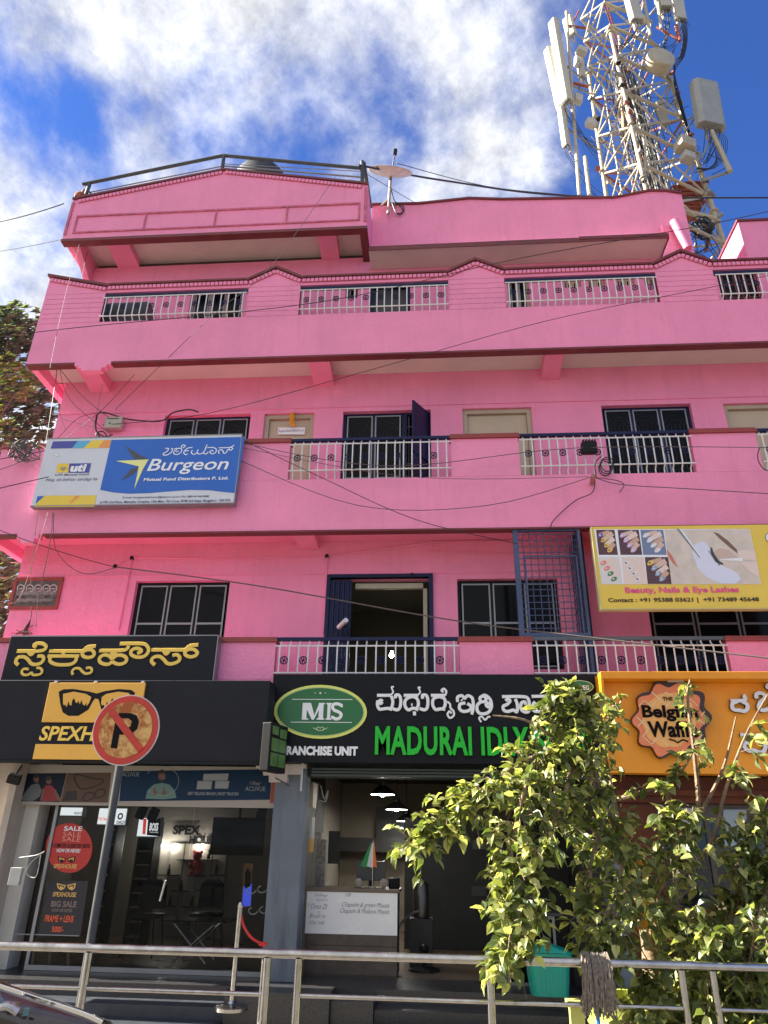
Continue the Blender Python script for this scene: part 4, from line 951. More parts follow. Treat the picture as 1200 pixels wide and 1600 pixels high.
# ------------------------------------------------------------------ optical shop
GL = glass('shop_glass', (.70, .72, .72), .16)
tP = lambda u, v: (u/2.667, 1160+v/2.667)         # zoomed lower left quarter
def shopfront():
    yg = 9.68
    sf = empty('storefront', (-3.5, yg, FL), 'floor to ceiling glass front of the spectacle shop under two posters', 'shopfront')
    MB().box(-4.97, -2.06, yg-.03, yg+.03, 2.26, 2.30).box(-4.97, -2.06, yg-.03, yg+.03, FL, FL+.05).box(-4.97, -4.93, yg-.03, yg+.03, FL+.051, 2.259).box(-2.10, -2.06, yg-.03, yg+.03, FL+.051, 2.259).build('frame', ALU, sf)
    xm = X(288, 1400, yg)
    MB().box(-4.928, xm-.004, yg-.006, yg+.006, FL+.051, 2.259).build('glass_pane', GL, sf)
    MB().box(xm+.004, -2.101, yg-.006, yg+.006, FL+.051, 2.259).build('glass_pane', GL, sf)
    MB().tube(at(259, 1375, yg-.06), at(250, 1408, yg-.06), .016, 8).build('door_handle', STEEL, sf)
    # poster band
    yp = 9.50
    po = MB(); a = at(33, 1257, yp); b = at(436, 1204, yp)
    MB().box(a.x, b.x-.02, yp, yp+.06, a.z, b.z+.04).build('poster_box', mat('poster_frame', (.34, .31, .27), .5), sf)
    tQ = lambda u, v: (u/2.727, 1180+v/2.727)
    def q(nm, l, m, lift=.002): return flat(nm, [tQ(*w) for w in l], yp, m, sf, lift)
    NV = mat('poster_navy', (.006, .011, .026), .4, spec=.2); TN = mat('poster_tan', (.11, .07, .05), .4, spec=.2); BL = mat('poster_blue', (.004, .025, .065), .4, spec=.2)
    q('poster', [(108, 78), (284, 76), (255, 200), (82, 196)], NV); q('poster', [(286, 76), (475, 74), (460, 202), (258, 200)], TN); q('poster', [(520, 68), (1160, 60), (1150, 190), (508, 196)], BL)
    q('poster', [(1162, 60), (1190, 60), (1180, 205), (1150, 205)], mat('poster_orange', (.3, .045, .01), .4), .001)
    SK = mat('print_skin', (.16, .08, .055), .5); RD = mat('print_red', (.25, .018, .024), .5); TE = mat('print_teal', (.11, .20, .18), .5); HB = mat('print_hair', (.015, .012, .012), .5); GW = mat('print_grey', (.11, .12, .13), .5); PW = mat('print_white', (.26, .28, .29), .5)
    # woman in red and man in grey
    q('print', [(178, 196), (180, 150), (195, 128), (220, 128), (238, 150), (248, 196)], RD, .003); q('print', ell(208, 108, 12, 16), SK, .004); q('print', ell(208, 97, 13, 9), HB, .005)
    q('print', [(182, 140), (172, 190), (178, 196), (192, 150)], SK, .0045); q('print', [(235, 142), (262, 192), (250, 196), (230, 158)], SK, .0045)
    q('print', [(88, 192), (110, 155), (135, 125), (165, 120), (178, 150), (170, 175), (140, 196)], GW, .003); q('print', ell(155, 102, 12, 15), SK, .0045); q('print', ell(155, 90, 13, 7), HB, .0055)
    for (cx_, cy_) in ((205, 106),): q('print', [(cx_-9, cy_-3), (cx_+9, cy_-3), (cx_+9, cy_+2), (cx_-9, cy_+2)], HB, .006)
    for l in ([(318, 90), (330, 82), (400, 100), (440, 105), (425, 125), (350, 145), (320, 110), (318, 90)], [(350, 190), (370, 160), (400, 165), (395, 185), (365, 195), (350, 190)], [(400, 178), (415, 150), (448, 148), (440, 175), (412, 182), (400, 178)]):
        glyph([l], yp, HB, sf, 1.6, .004, tQ, name='print', lift=.003)
    q('print', [(265, 195), (285, 155), (325, 150), (330, 190)], HB, .003)
    # man giving thumbs up
    q('print', [(620, 185), (628, 150), (655, 125), (690, 118), (722, 125), (745, 150), (752, 182), (700, 188)], TE, .003); q('print', ell(690, 92, 15, 20), SK, .004); q('print', [(674, 88), (676, 68), (692, 60), (706, 70), (706, 90), (700, 78), (680, 78)], HB, .005); q('print', [(678, 100), (690, 106), (702, 100), (698, 112), (690, 115), (682, 112)], HB, .0055)
    for dx in (0, 40):
        q('print', ell(660+dx, 160, 10, 12), SK, .005); q('print', [(656+dx, 152), (654+dx, 140), (661+dx, 138), (664+dx, 152)], SK, .0055)
    glyph([[(690+72*math.cos(t), 110+62*math.sin(t)) for t in [math.pi*2*i/24 for i in range(14, 34)]]], yp, PW, sf, .7, .003, tQ, name='print', lift=.003)
    q('print', [(868, 80), (975, 78), (970, 108), (865, 108)], PW, .003); q('print', [(842, 110), (905, 110), (900, 145), (838, 145)], PW, .004); q('print', [(918, 110), (978, 110), (972, 142), (915, 142)], PW, .004)
    text('ACUVUE', tQ(520, 90), tQ(595, 73), yp, PW, sf, name='print'); text('I Wear', tQ(1063, 128), tQ(1112, 112), yp, PW, sf, name='print', shear=.2); text('ACUVUE', tQ(1045, 152), tQ(1132, 134), yp, PW, sf, name='print')
    text('BEST SELLING BRAND | MOST TRUSTED', tQ(800, 173), tQ(1018, 159), yp, PW, sf, name='print', bold=.02)
    # stickers on the glass
    ys = yg-.010
    RDS = mat('sticker_red', (.48, .025, .02), .45)
    st = lambda nm, l, m, lift: flat(nm, [tP(*w) for w in l], ys, m, sf, lift)
    st('sale_sticker', ell(288, 440, 97, 104, 36), RDS, .001)
    RDD = mat('sticker_pale', (.75, .35, .28), .5); YEG = mat('sticker_gold', (.75, .45, .12), .4)
    text('SALE', tP(266, 368), tP(345, 350), ys, BT, sf, bold=.02); text('SALE', tP(262, 391), tP(340, 373), ys, RDD, sf, bold=-.01); text('SALE', tP(258, 412), tP(338, 394), ys, RDD, sf, bold=-.01)
    text('BUY COMPUTER GLASSES FOR 1000 RS.', tP(203, 438), tP(378, 423), ys, BLACK, sf, bold=.02); text('NOW OR NEVER!', tP(236, 458), tP(336, 444), ys, BT, sf, bold=.02)
    def specs(cx_, cy_, s, m, m2):
        for sx in (-1, 1):
            st('print', [(cx_+sx*2*s, cy_-6*s), (cx_+sx*38*s, cy_-14*s), (cx_+sx*34*s, cy_+6*s), (cx_+sx*22*s, cy_+15*s), (cx_+sx*8*s, cy_+8*s)], m, .003)
            st('print', [(cx_+sx*7*s, cy_-3*s), (cx_+sx*32*s, cy_-9*s), (cx_+sx*29*s, cy_+4*s), (cx_+sx*20*s, cy_+10*s), (cx_+sx*11*s, cy_+4*s)], m2, .0045)
            st('print', [(cx_+sx*12*s, cy_+6*s), (cx_+sx*15*s, cy_-3*s), (cx_+sx*19*s, cy_+2*s), (cx_+sx*23*s, cy_-5*s), (cx_+sx*27*s, cy_+4*s), (cx_+sx*20*s, cy_+10*s)], m, .006)
    specs(278, 488, 1.0, BLACK, YEG); text('SPEXHOUSE', tP(224, 524), tP(322, 508), ys, YEG, sf, bold=.02)
    st('standee', [(205, 575), (368, 578), (335, 808), (162, 800)], mat('standee_navy', (.010, .010, .018), .4), .001)
    specs(277, 601, 1.05, YEG, MATS['standee_navy']); text('SPEXHOUSE', tP(219, 642), tP(320, 625), ys, YEG, sf, bold=.02)
    RO = mat('print_orange', (.85, .12, .03), .4); GRT = mat('print_dim', (.22, .16, .14), .5)
    text('BIG SALE', tP(212, 685), tP(322, 662), ys, GRT, sf, bold=.03); text('NOW OR NEVER', tP(216, 706), tP(304, 694), ys, GRT, sf, bold=.02)
    text('FRAME + LENS', tP(186, 747), tP(310, 722), ys, RO, sf, bold=.02); text('500/-', tP(215, 790), tP(268, 767), ys, RO, sf, bold=.02)
    st('price_strip', [(48, 796), (330, 804), (330, 808), (48, 800)], PW, .002)
    gt = mat('etched', (.16, .18, .19), .5)
    for c in ((1092, 612), (1048, 615), (1100, 698), (1055, 702)):
        glyph([[(c[0]+18*math.cos(t), c[1]+14*math.sin(t)) for t in [math.pi*2*i/14 for i in range(11)]]], ys, gt, sf, 1.3, .002, tP, name='print')
    return sf
shopfront()
WS = mat('shelf_wood', (.42, .26, .14), .5, var=.2, vscale=8)
def shelf_unit(u0, u1, v0, v1, Y, n, lab):
    a = at(*tP(u0, v1), Y); b = at(*tP(u1, v0), Y)
    t = empty('display_shelf', ((a.x+b.x)/2, Y, FL), lab, 'shelf', 'display shelves in the spectacle shop')
    MB().box(a.x, b.x, Y+.3, Y+.34, FL, b.z).build('back_panel', WOODD, t)
    for x in (a.x, b.x-.03): MB().box(x, x+.03, Y, Y+.297, FL, b.z).build('side_panel', BLACK, t)
    for i in range(n):
        z = FL+.1+(b.z-FL-.15)*i/(n-1)
        MB().box(a.x+.032, b.x-.032, Y+.01, Y+.295, z, z+.02).build('shelf', WS, t)
        if i:
            g = MB()
            for k in range(3):
                xc = a.x+.1+(b.x-a.x-.2)*(k+.5)/3
                for s_ in (-1, 1): g.lathe((xc+s_*.03, Y+.1, z+.035), [(.0, -.002), (.024, 0), (.024, .004), (0, .006)], 8, tilt=Matrix.Rotation(R(90), 3, 'X'))
            g.build('spectacles', BLACK, t)
shelf_unit(372, 500, 290, 830, 11.6, 9, 'left black display shelf with wooden boards inside the spectacle shop')
shelf_unit(510, 655, 330, 830, 12.0, 9, 'right black display shelf with wooden boards beside the white wall display')
def lightbox(u0, v0, u1, v1, Y, txt, m, tm, lab, e=1.5, extra=None):
    a = at(*tP(u0, v1), Y); b = at(*tP(u1, v0), Y)
    t = empty('light_box', ((a.x+b.x)/2, Y, a.z), lab, 'light box', 'lit brand boxes over the shelves')
    MB().box(a.x, b.x, Y+.003, Y+.12, a.z, b.z).build('case', ALU, t)
    MB().box(a.x+.015, b.x-.015, Y-.004, Y+.002, a.z+.015, b.z-.015).build('lit_face', m, t)
    for (s_, p0, p1, c, bo) in txt: text(s_, tP(*p0), tP(*p1), Y-.004, c, t, bold=bo)
    if extra: extra(t)
LF = mat('lit_face', (.8, .8, .8), .5, emit=(.95, .98, 1), es=.28)
RT = mat('red_text', (.5, .03, .03), .5, emit=(.6, .05, .04), es=.3)
lightbox(245, 268, 350, 308, 11.4, [('RADO', (310, 300), (345, 290), BLACK, .02)], LF, None, 'left lit white brand box under the posters')
lightbox(400, 272, 535, 345, 11.4, [('TAG Heuer', (408, 325), (455, 312), RT, .02), ('O', (488, 322), (516, 294), BLACK, .05), ('OAKLEY', (484, 340), (524, 326), BLACK, .03)], LF, None, 'middle lit white brand box behind the sign pole')
def bx(t):
    flat('black_half', [tP(*q) for q in ((618, 318), (670, 316), (668, 392), (612, 386))], 11.5, BLACK, t, .006); flat('red_band', [tP(*q) for q in ((598, 318), (612, 318), (606, 384), (594, 382))], 11.5, RT, t, .006)
lightbox(565, 312, 673, 395, 11.5, [('BOSS', (622, 368), (662, 336), LF, .02), ('HUGO BOSS', (624, 377), (660, 372), LF, .0)], LF, None, 'right lit brand box with a black half and red band', extra=bx)
# spotlights and ceiling lights
CLM = mat('ceiling_glow', (1, 1, 1), .5, emit=(1, .95, .85), es=130)
for i, (px, py, Y) in enumerate(((264, 1263.5, 10.6), (356, 1270.5, 11.4), (368, 1277.5, 12.2))):
    c = atz(px, py, 2.795)
    t = empty('ceiling_light', c, ['round ceiling downlight nearest the shop glass', 'smaller round ceiling downlight above the television', 'farthest round ceiling downlight in the spectacle shop'][i], 'ceiling light', 'downlights in the spectacle shop')
    MB().lathe(c, [(.075, -.012), (.08, -.004), (.08, -.001)], 20).build('trim_ring', BT, t); MB().lathe(c, [(.06, -.018), (.065, -.013)], 20).build('lens', CLM, t)
for i, (u, v) in enumerate(((590, 292), (640, 300), (1090, 292))):
    c = at(*tP(u, v), 10.6)
    mb = MB(); mb.obox(c, .13, .17, .13, (.5, .3, .3)); 
    t = mb.build('spotlight', BLACK, None, ['black ceiling spotlight left of the lit boxes', 'black ceiling spotlight above the black and white lit box', 'black ceiling spotlight at the right end of the shop glass'][i], 'spotlight', 'spotlights in the spectacle shop', bevel=.02)
    MB().tube(c+Vector((0, 0, .05)), Vector((c.x, c.y, 2.79)), .015, 6).build('bracket', BLACK, t)
# television, white display wall, wall letters
YWL = 13.18
tvY = 11.6; a = at(*tP(872, 468), tvY); b = at(*tP(1105, 315), tvY)
t = MB().box(a.x, b.x, tvY, tvY+.06, a.z, b.z).build('television', BLACKG, None, 'large switched-off screen hanging in the spectacle shop', 'television', bevel=.008)
MB().tube(((a.x+b.x)/2, tvY+.03, b.z), ((a.x+b.x)/2, tvY+.03, 2.80), .02, 6).build('mount', BLACK, t)
dw = empty('display_wall', (at(*tP(800, 600), YWL).x, YWL, FL), 'pale display wall with small shelves at the back of the spectacle shop', 'display')
a = at(*tP(660, 830), YWL-.06); b = at(*tP(950, 425), YWL-.06)
n = 4
for i in range(n):
    x0 = a.x+(b.x-a.x)*i/n; MB().box(x0+.01, x0+(b.x-a.x)/n-.01, YWL-.06, YWL-.02, FL+.2, b.z).build('wall_panel', mat('display_white', (.45, .40, .33), .5), dw)
for (u, v, w_) in ((695, 555, 75), (770, 492, 60), (860, 492, 70), (815, 560, 60), (905, 556, 60), (745, 622, 60), (850, 620, 60), (800, 690, 80), (880, 690, 70), (690, 685, 60)):
    p = at(*tP(u, v), YWL-.2); s_ = w_/2.667*.0125
    sh = MB().box(p.x-s_/2, p.x+s_/2, YWL-.2, YWL-.062, p.z, p.z+.015).build('small_shelf', WOODD, dw)
    if random.random() < .8:
        bt = MB().lathe((p.x+random.uniform(-.05, .05), YWL-.13, p.z+.017), [(.03, 0), (.03, .07), (.012, .1), (.012, .15)], 8).build('display_item', random.choice([BLACK, GREYM, WOODD]), dw)
for u in (670, 720, 830): MB().ico(at(*tP(u, 430), YWL-.12), .018, 1).build('small_lamp', CLM, dw)
text('SPEX', tP(718, 384), tP(838, 346), YWL-.005, BLACK, dw, bold=.05); text('HOUSE', tP(788, 424), tP(905, 390), YWL-.005, BLACK, dw, bold=.05)
# red soft toy on the shelf
c = at(*tP(815, 548), YWL-.16); RT2 = mat('toy_red', (.45, .02, .03), .8)
toy = MB().ico(c+Vector((0, 0, .10)), .10, 2, (1, .9, 1.25)).ico(c+Vector((0, -.01, .27)), .08, 2).ico(c+Vector((-.06, 0, .33)), .03, 1).ico(c+Vector((.06, 0, .33)), .03, 1).ico(c+Vector((-.09, -.04, .13)), .04, 1, (1, 1, 1.6)).ico(c+Vector((.09, -.04, .13)), .04, 1, (1, 1, 1.6)).ico(c+Vector((-.05, -.09, .02)), .045, 1).ico(c+Vector((.05, -.09, .02)), .045, 1).build('soft_toy', RT2, None, 'small red soft toy sitting on a wall shelf in the spectacle shop', 'toy', smooth=True)
# folding table with crossed chrome legs, stools and easel
tb = empty('display_table', (-2.9, 10.6, FL), 'dark table with crossed chrome legs behind the shop glass', 'table')
a = at(*tP(700, 735), 10.6); b = at(*tP(960, 735), 10.6)
MB().box(a.x, b.x, 10.45, 10.95, a.z-.02, a.z).build('table_top', BLACKG, tb)
for y in (10.5, 10.9):
    MB().tube((a.x+.1, y, a.z-.02), (b.x-.25, y, FL), .013, 8).build('leg', STEEL, tb); MB().tube((b.x-.15, y, a.z-.02), (a.x+.15, y, FL), .013, 8).build('leg', STEEL, tb)
def stool(px, Y, lab):
    p = at(*tP(px, 800), Y); t = empty('stool', (p.x, Y, FL), lab, 'chair', 'dark chairs in the spectacle shop')
    MB().box(p.x-.2, p.x+.2, Y-.2, Y+.2, FL+.45, FL+.5).build('seat', BLACK, t, bevel=.02)
    MB().prism([(p.x-.19, FL+.55), (p.x+.19, FL+.55), (p.x+.17, FL+.85), (p.x+.08, FL+.92), (p.x-.08, FL+.92), (p.x-.17, FL+.85)], Y+.17, Y+.2).build('backrest', BLACK, t)
    for sx in (-1, 1):
        for sy in (-1, 1): MB().tube((p.x+sx*.17, Y+sy*.17, FL+.45), (p.x+sx*.22, Y+sy*.2, FL), .012, 6).build('leg', BLACK, t)
stool(600, 11.0, 'dark chair left of the table inside the spectacle shop'); stool(850, 11.4, 'dark chair behind the crossed-leg table in the spectacle shop')
ea = empty('wooden_easel', (at(*tP(205, 900), 10.0).x, 10.0, FL), 'light wooden easel legs under the dark offer poster', 'easel')
for u0, u1 in ((150, 122), (215, 195), (285, 275)):
    p = at(*tP(u0, 830), 10.0); q = at(*tP(u1, 985), 10.0); q.z = max(q.z, FL); MB().tube(p, q, .02, 6).build('leg', mat('pine', (.42, .26, .13), .6), ea)
MB().tube(at(*tP(145, 855), 9.98), at(*tP(290, 858), 9.98), .018, 6).build('crossbar', MATS['pine'], ea)
dp = MB().box(X(40, 1400, 9.9), X(60, 1400, 9.9), 9.95, 10.0, FL, 2.25).build('side_panel', WOODD, None, 'dark upright panel just behind the left edge of the shop glass', 'panel')
# coloured roll-up banner inside at right
a = at(*tP(1000, 690), 10.3); b = at(*tP(1055, 505), 10.3)
rb = MB().box(a.x, b.x, 10.3, 10.32, a.z, b.z).build('banner', mat('banner_amber', (.35, .16, .05), .5, var=.3), None, 'tall amber and blue banner behind the right side of the shop glass', 'banner')
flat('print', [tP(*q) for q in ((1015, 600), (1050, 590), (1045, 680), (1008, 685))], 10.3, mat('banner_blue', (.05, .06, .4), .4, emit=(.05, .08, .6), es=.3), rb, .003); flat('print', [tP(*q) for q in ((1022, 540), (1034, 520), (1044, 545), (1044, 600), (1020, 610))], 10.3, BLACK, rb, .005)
# meter box and switch on the left pier, cable
for (u, v, s_) in ((72, 560, .16),):
    p = at(*tP(u, v), 9.27); t = MB().box(p.x-.09, p.x+.05, 9.24, 9.297, p.z-.09, p.z+.1).build('switch_box', GREYP, None, 'pale switch plate on the beige pier left of the shop glass', 'switch box', bevel=.005)
cable([at(*tP(80, 480), 9.26), at(*tP(150, 470), 9.22), at(*tP(185, 455), 9.25), at(*tP(130, 500), 9.2), at(*tP(110, 545), 9.26), at(*tP(150, 560), 9.22), at(*tP(170, 470), 9.25)], .006, m=GREYP, label='pale looped cable hanging beside the switch plate on the left pier')
# flood light at the left end of the poster band
fl = empty('flood_light', at(22, 1217, 9.2), 'small black floodlight under the left end of the long charcoal sign', 'lamp')
MB().obox(at(22, 1217, 9.2), .16, .07, .12, (.6, .2, .4)).build('head', BLACK, fl, bevel=.012); MB().tube(at(24, 1212, 9.25), at(34, 1196, 9.28), .012, 6).build('bracket', BLACK, fl)

# ------------------------------------------------------------------ eatery
tM = lambda u, v: (400+u/2.667, 1160+v/2.667)
# whiteboard counter
ct = empty('counter', (-.95, 9.95, FL), 'wood panelled counter with a white writing board at the eatery entrance', 'counter')
YC = 9.95; a = at(*tM(192, 1030), YC); b = at(*tM(590, 620), YC)
MB().box(a.x, b.x, YC, YC+.5, FL, b.z-.02).build('body', WOODD, ct)
for i in range(4):
    z = FL+.01+i*.15; MB().box(a.x+.002, b.x-.002, YC-.012, YC-.002, z, z+.143).build('plank', mat('laminate', (.075, .055, .045), .35, var=.35, vscale=7), ct)
MB().box(a.x-.02, b.x+.03, YC-.04, YC+.52, b.z-.018, b.z+.02).build('counter_top', mat('counter_brown', (.13, .09, .065), .4, var=.2), ct, bevel=.004)
zwb = at(*tM(300, 797), YC).z
MB().box(a.x, b.x, YC-.022, YC-.0125, zwb, b.z-.022).build('whiteboard', mat('whiteboard', (.80, .80, .79), .25, var=.04), ct)
INK = mat('ink', (.13, .13, .16), .6)
for s_, p0, p1 in (('Filling', (243, 645), (300, 631)), ('Spacers', (250, 662), (300, 650)), ('* Dosa 25', (215, 692), (300, 672)), ('+', (256, 712), (266, 702)), ('Brush in', (222, 730), (290, 714)), ('the ink', (222, 757), (288, 742)), ('Idli', (372, 642), (398, 628)), ('Chapathi & green Masala', (358, 690), (556, 670)), ('Chapathi & Madurai Masala', (350, 716), (556, 696))):
    text(s_, tM(*p0), tM(*p1), YC-.022, INK, ct, name='handwriting', shear=.45, bold=-.012)
# things on the counter
zc_ = b.z+.02
fg = empty('table_flag', (at(*tM(485, 590), YC+.2).x, YC+.2, zc_), 'small Indian tricolour flag on a stand on the counter', 'flag')
fx = fg.location.x; ftop = at(*tM(483, 412), YC+.2).z
MB().tube((fx, YC+.2, zc_), (fx, YC+.2, ftop), .006, 6).build('pole', STEEL, fg); MB().lathe((fx, YC+.2, zc_), [(.05, 0), (.05, .015), (.01, .02)], 12).build('base', BEIGE, fg)
for nm, c_, f0, f1 in (('green_band', (.02, .25, .06), (-.14, -.07), (-.16, -.08)), ('white_band', (.6, .6, .6), (-.07, 0), (-.08, 0)), ('saffron_band', (.75, .16, .03), (0, .05), (0, .055))):
    zt_ = ftop-.01; zb_f = zt_-.30
    MB().sheet([(fx+f0[0]*.25, zt_-.02), (fx+f0[1]*.25+.001, zt_), (fx+f1[1], zb_f), (fx+f1[0], zb_f+.02)], YC+.195).build(nm, mat('flag_'+nm, c_, .7), fg)
mn = empty('monitor', (at(*tM(480, 560), YC+.32).x, YC+.32, zc_), 'dark computer monitor on the counter behind the small flag', 'monitor')
p, q = at(*tM(418, 575), YC+.32), at(*tM(540, 495), YC+.32)
MB().box(p.x, q.x, YC+.3, YC+.34, p.z, q.z).build('screen', mat('screen_grey', (.03, .035, .04), .3), mn, bevel=.005); MB().box((p.x+q.x)/2-.03, (p.x+q.x)/2+.03, YC+.34, YC+.37, zc_, p.z+.05).build('stand', BLACK, mn)
for i, (u, lab) in enumerate(((427, 'round pale mask figurine at the left on the counter'), (530, 'round pale mask figurine right of the small flag on the counter'))):
    p = at(*tM(u, 612), YC+.1); k = MB().ico((p.x, YC+.1, zc_+.055), .06, 2, (.85, .6, 1.0)).ico((p.x-.02, YC+.06, zc_+.07), .012, 1).ico((p.x+.02, YC+.06, zc_+.07), .012, 1).ico((p.x, YC+.055, zc_+.05), .012, 1)
    k.build('figurine', mat('stone_pale', (.36, .31, .25), .8, var=.3, vscale=40), None, lab, 'figurine', 'figurines on the counter', smooth=True)
cr = MB().box(at(*tM(552, 612), YC+.15).x, at(*tM(598, 612), YC+.15).x, YC+.12, YC+.25, zc_, zc_+.12).build('card_machine', BLACKG, None, 'small dark card machine at the right end of the counter', 'card machine', bevel=.012)
# pendant lamps
PG = mat('lamp_glow', (1, 1, 1), .5, emit=(1, .96, .86), es=5)
PS = mat('lamp_shade_black', (.02, .02, .02), .4)
for i, (u, v, Y) in enumerate(((528, 217, 11.2), (586, 280, 12.6), (627, 328, 13.9))):
    p = at(*tM(u, v), Y); t = empty('pendant_lamp', p, ['lit pendant lamp nearest the eatery entrance', 'lit pendant lamp in the middle of the eatery row', 'lit pendant lamp farthest inside the eatery'][i], 'lamp', 'pendant lamps in the eatery')
    MB().lathe(p, [(.19, 0), (.185, .02), (.10, .09), (.05, .12), (.05, .17)], 24).build('lamp_shade', PS, t, smooth=True)
    MB().lathe(p+Vector((0, 0, -.004)), [(.17, 0), (.175, .003)], 24).build('diffuser', PG, t)
    MB().ico(p+Vector((0, 0, -.006)), .035, 2, (1, 1, .6)).build('bulb', CLM, t)
    MB().tube(p+Vector((0, 0, .17)), (p.x, p.y, 2.95), .006, 5).build('cord', BLACK, t)
# dark panelled interior: wall bands, picture, back wall
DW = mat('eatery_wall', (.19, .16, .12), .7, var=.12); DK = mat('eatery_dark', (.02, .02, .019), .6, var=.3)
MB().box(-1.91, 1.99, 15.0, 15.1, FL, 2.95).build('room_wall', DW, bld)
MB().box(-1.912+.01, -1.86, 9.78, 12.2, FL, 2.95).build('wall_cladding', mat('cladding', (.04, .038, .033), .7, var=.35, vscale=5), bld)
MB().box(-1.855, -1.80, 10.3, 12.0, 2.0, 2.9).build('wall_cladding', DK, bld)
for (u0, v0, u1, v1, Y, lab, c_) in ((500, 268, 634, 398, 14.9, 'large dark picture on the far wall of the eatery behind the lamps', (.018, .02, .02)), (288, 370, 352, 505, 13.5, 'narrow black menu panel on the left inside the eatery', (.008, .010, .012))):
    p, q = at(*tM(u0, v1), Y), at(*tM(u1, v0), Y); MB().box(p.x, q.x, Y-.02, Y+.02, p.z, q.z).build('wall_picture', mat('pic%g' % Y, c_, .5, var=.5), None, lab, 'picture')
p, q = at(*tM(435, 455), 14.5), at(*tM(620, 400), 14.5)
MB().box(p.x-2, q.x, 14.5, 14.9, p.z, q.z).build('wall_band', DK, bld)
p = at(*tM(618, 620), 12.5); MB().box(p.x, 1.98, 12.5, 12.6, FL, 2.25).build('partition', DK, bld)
for l, t_, r_, b_, m_, nm in ((902, 408, 1003, 445, mat('note_grey', (.10, .10, .10), .6), 'notice'), (898, 598, 960, 640, mat('note_grey2', (.06, .06, .06), .6), 'notice')):
    flat(nm, [tM(l, t_), tM(r_, t_), tM(r_, b_), tM(l, b_)], 12.5, m_, bld, .006)
# hanging poster boards and cables by the entrance
hb = empty('menu_board', at(*tM(225, 200), 9.85), 'narrow wooden framed board high on the left entrance wall of the eatery', 'board')
def sideboard(nm, u0, v0, u1, v1, m, parent, d=.45, x0=-1.64):
    p = at(*tM(u0, v0), 9.8); q = at(*tM(u0, v1), 9.8)
    MB().box(x0, x0+.03, 9.8, 9.8+d, q.z, p.z).build(nm, m, parent)
sideboard('board', 215, 165, 245, 270, mat('frame_tan', (.36, .26, .17), .5), hb, .35, -1.655)
pb = empty('poster', at(*tM(205, 380), 9.8), 'pale and yellow poster on the left entrance wall of the eatery', 'poster')
sideboard('sheet', 205, 310, 225, 400, mat('paper_pale', (.42, .40, .36), .6), pb, .25, -1.652); sideboard('sheet', 205, 401, 225, 458, mat('paper_yellow', (.50, .28, .04), .6), pb, .25, -1.652)
sp_ = MB().box(-1.62, -1.5, 10.3, 10.5, zc_, zc_+.55).build('stacked_papers', mat('papers', (.22, .20, .17), .7, var=.5, vscale=25), None, 'pile of papers and wires standing at the left end of the counter', 'papers')
cable([at(*tM(262, 170), 9.9), at(*tM(250, 300), 9.9), at(*tM(245, 420), 9.9), at(*tM(232, 560), 9.9)], .008, m=GREYM, label='grey cable hanging down the left wall inside the eatery entrance')
cable([at(*tM(270, 180), 9.88), at(*tM(285, 235), 9.86), at(*tM(300, 200), 9.9), at(*tM(290, 245), 9.85), at(*tM(262, 240), 9.9)], .010, m=GREYP, label='pale looped cable near the ceiling of the eatery entrance')
# roller shutter housing rails
for i in range(3):
    MB().box(-1.6, 1.9, 9.42, 9.547, 2.62+i*.035, 2.645+i*.035).build('shutter_slat', mat('shutter_green', (.045, .06, .058), .45, var=.2), bld)
# steel water urn, fan, glass board at the right of the entrance
ur = empty('water_urn', (at(*tM(688, 700), 10.8).x, 10.8, FL), 'tall cylindrical steel urn in the dark eatery', 'urn')
p, q = at(*tM(688, 730), 10.8), at(*tM(688, 590), 10.8)
MB().lathe((p.x, 10.8, p.z), [(.10, 0), (.105, .02), (.105, q.z-p.z), (.09, q.z-p.z+.02), (.02, q.z-p.z+.05)], 20).build('body', mat('dull_steel', (.12, .11, .10), .35, metal=.8, var=.3), ur, smooth=True); MB().box(p.x-.15, p.x+.15, 10.65, 10.95, FL, p.z-.003).build('stand', DK, ur)
fn = empty('standing_fan', (at(*tM(650, 850), 10.9).x, 10.9, FL), 'curved chrome fan ring in the dark eatery below the urn', 'fan')
c = at(*tM(700, 860), 10.5); MB().path([c+Vector((.38*math.cos(t), 0, .42*math.sin(t))) for t in [R(100+i*8) for i in range(20)]], .014, 6).build('ring', mat('dull_chrome', (.28, .28, .28), .3, metal=.9), fn, smooth=True)
MB().tube((c.x, 10.5, c.z), (c.x, 10.5, FL), .02, 8).build('pole', BLACK, fn); MB().lathe((c.x, 10.5, FL), [(.2, 0), (.2, .02), (.03, .04)], 16).build('base', BLACK, fn); MB().ico((c.x, 10.5, c.z), .06, 2).build('motor', BLACK, fn)
bo = empty('display_counter', (1.35, 9.6, FL), 'low black glass counter in aluminium frame behind the dustbin', 'counter')
tR = lambda u, v: (780+u/2.857, 1380+v/2.857)
p, q = at(*tR(40, 460), 9.65), at(*tR(245, 148), 9.65)
MB().box(p.x+.03, q.x, 9.66, 9.9, FL, q.z).build('panel', BLACKG, bo)
MB().box(p.x, p.x+.028, 9.63, 9.659, FL, q.z).box(q.x-.028, q.x, 9.63, 9.659, FL, q.z).box(p.x+.03, q.x-.03, 9.63, 9.659, q.z-.03, q.z).box(p.x+.03, q.x-.03, 9.63, 9.659, FL, FL+.03).build('frame', ALU, bo)
MB().box(p.x-.1, q.x+.1, 9.60, 10.0, q.z+.003, q.z+.04).build('counter_top', GRAN, bo)
bl = MB().box(X(890, 1450, 9.6), X(925, 1450, 9.6), 9.6, 9.9, FL, Z(900, 1430, 9.6)).build('black_cabinet', BLACK, None, 'plain black cabinet right of the dustbin at the eatery doorway', 'cabinet', bevel=.01)

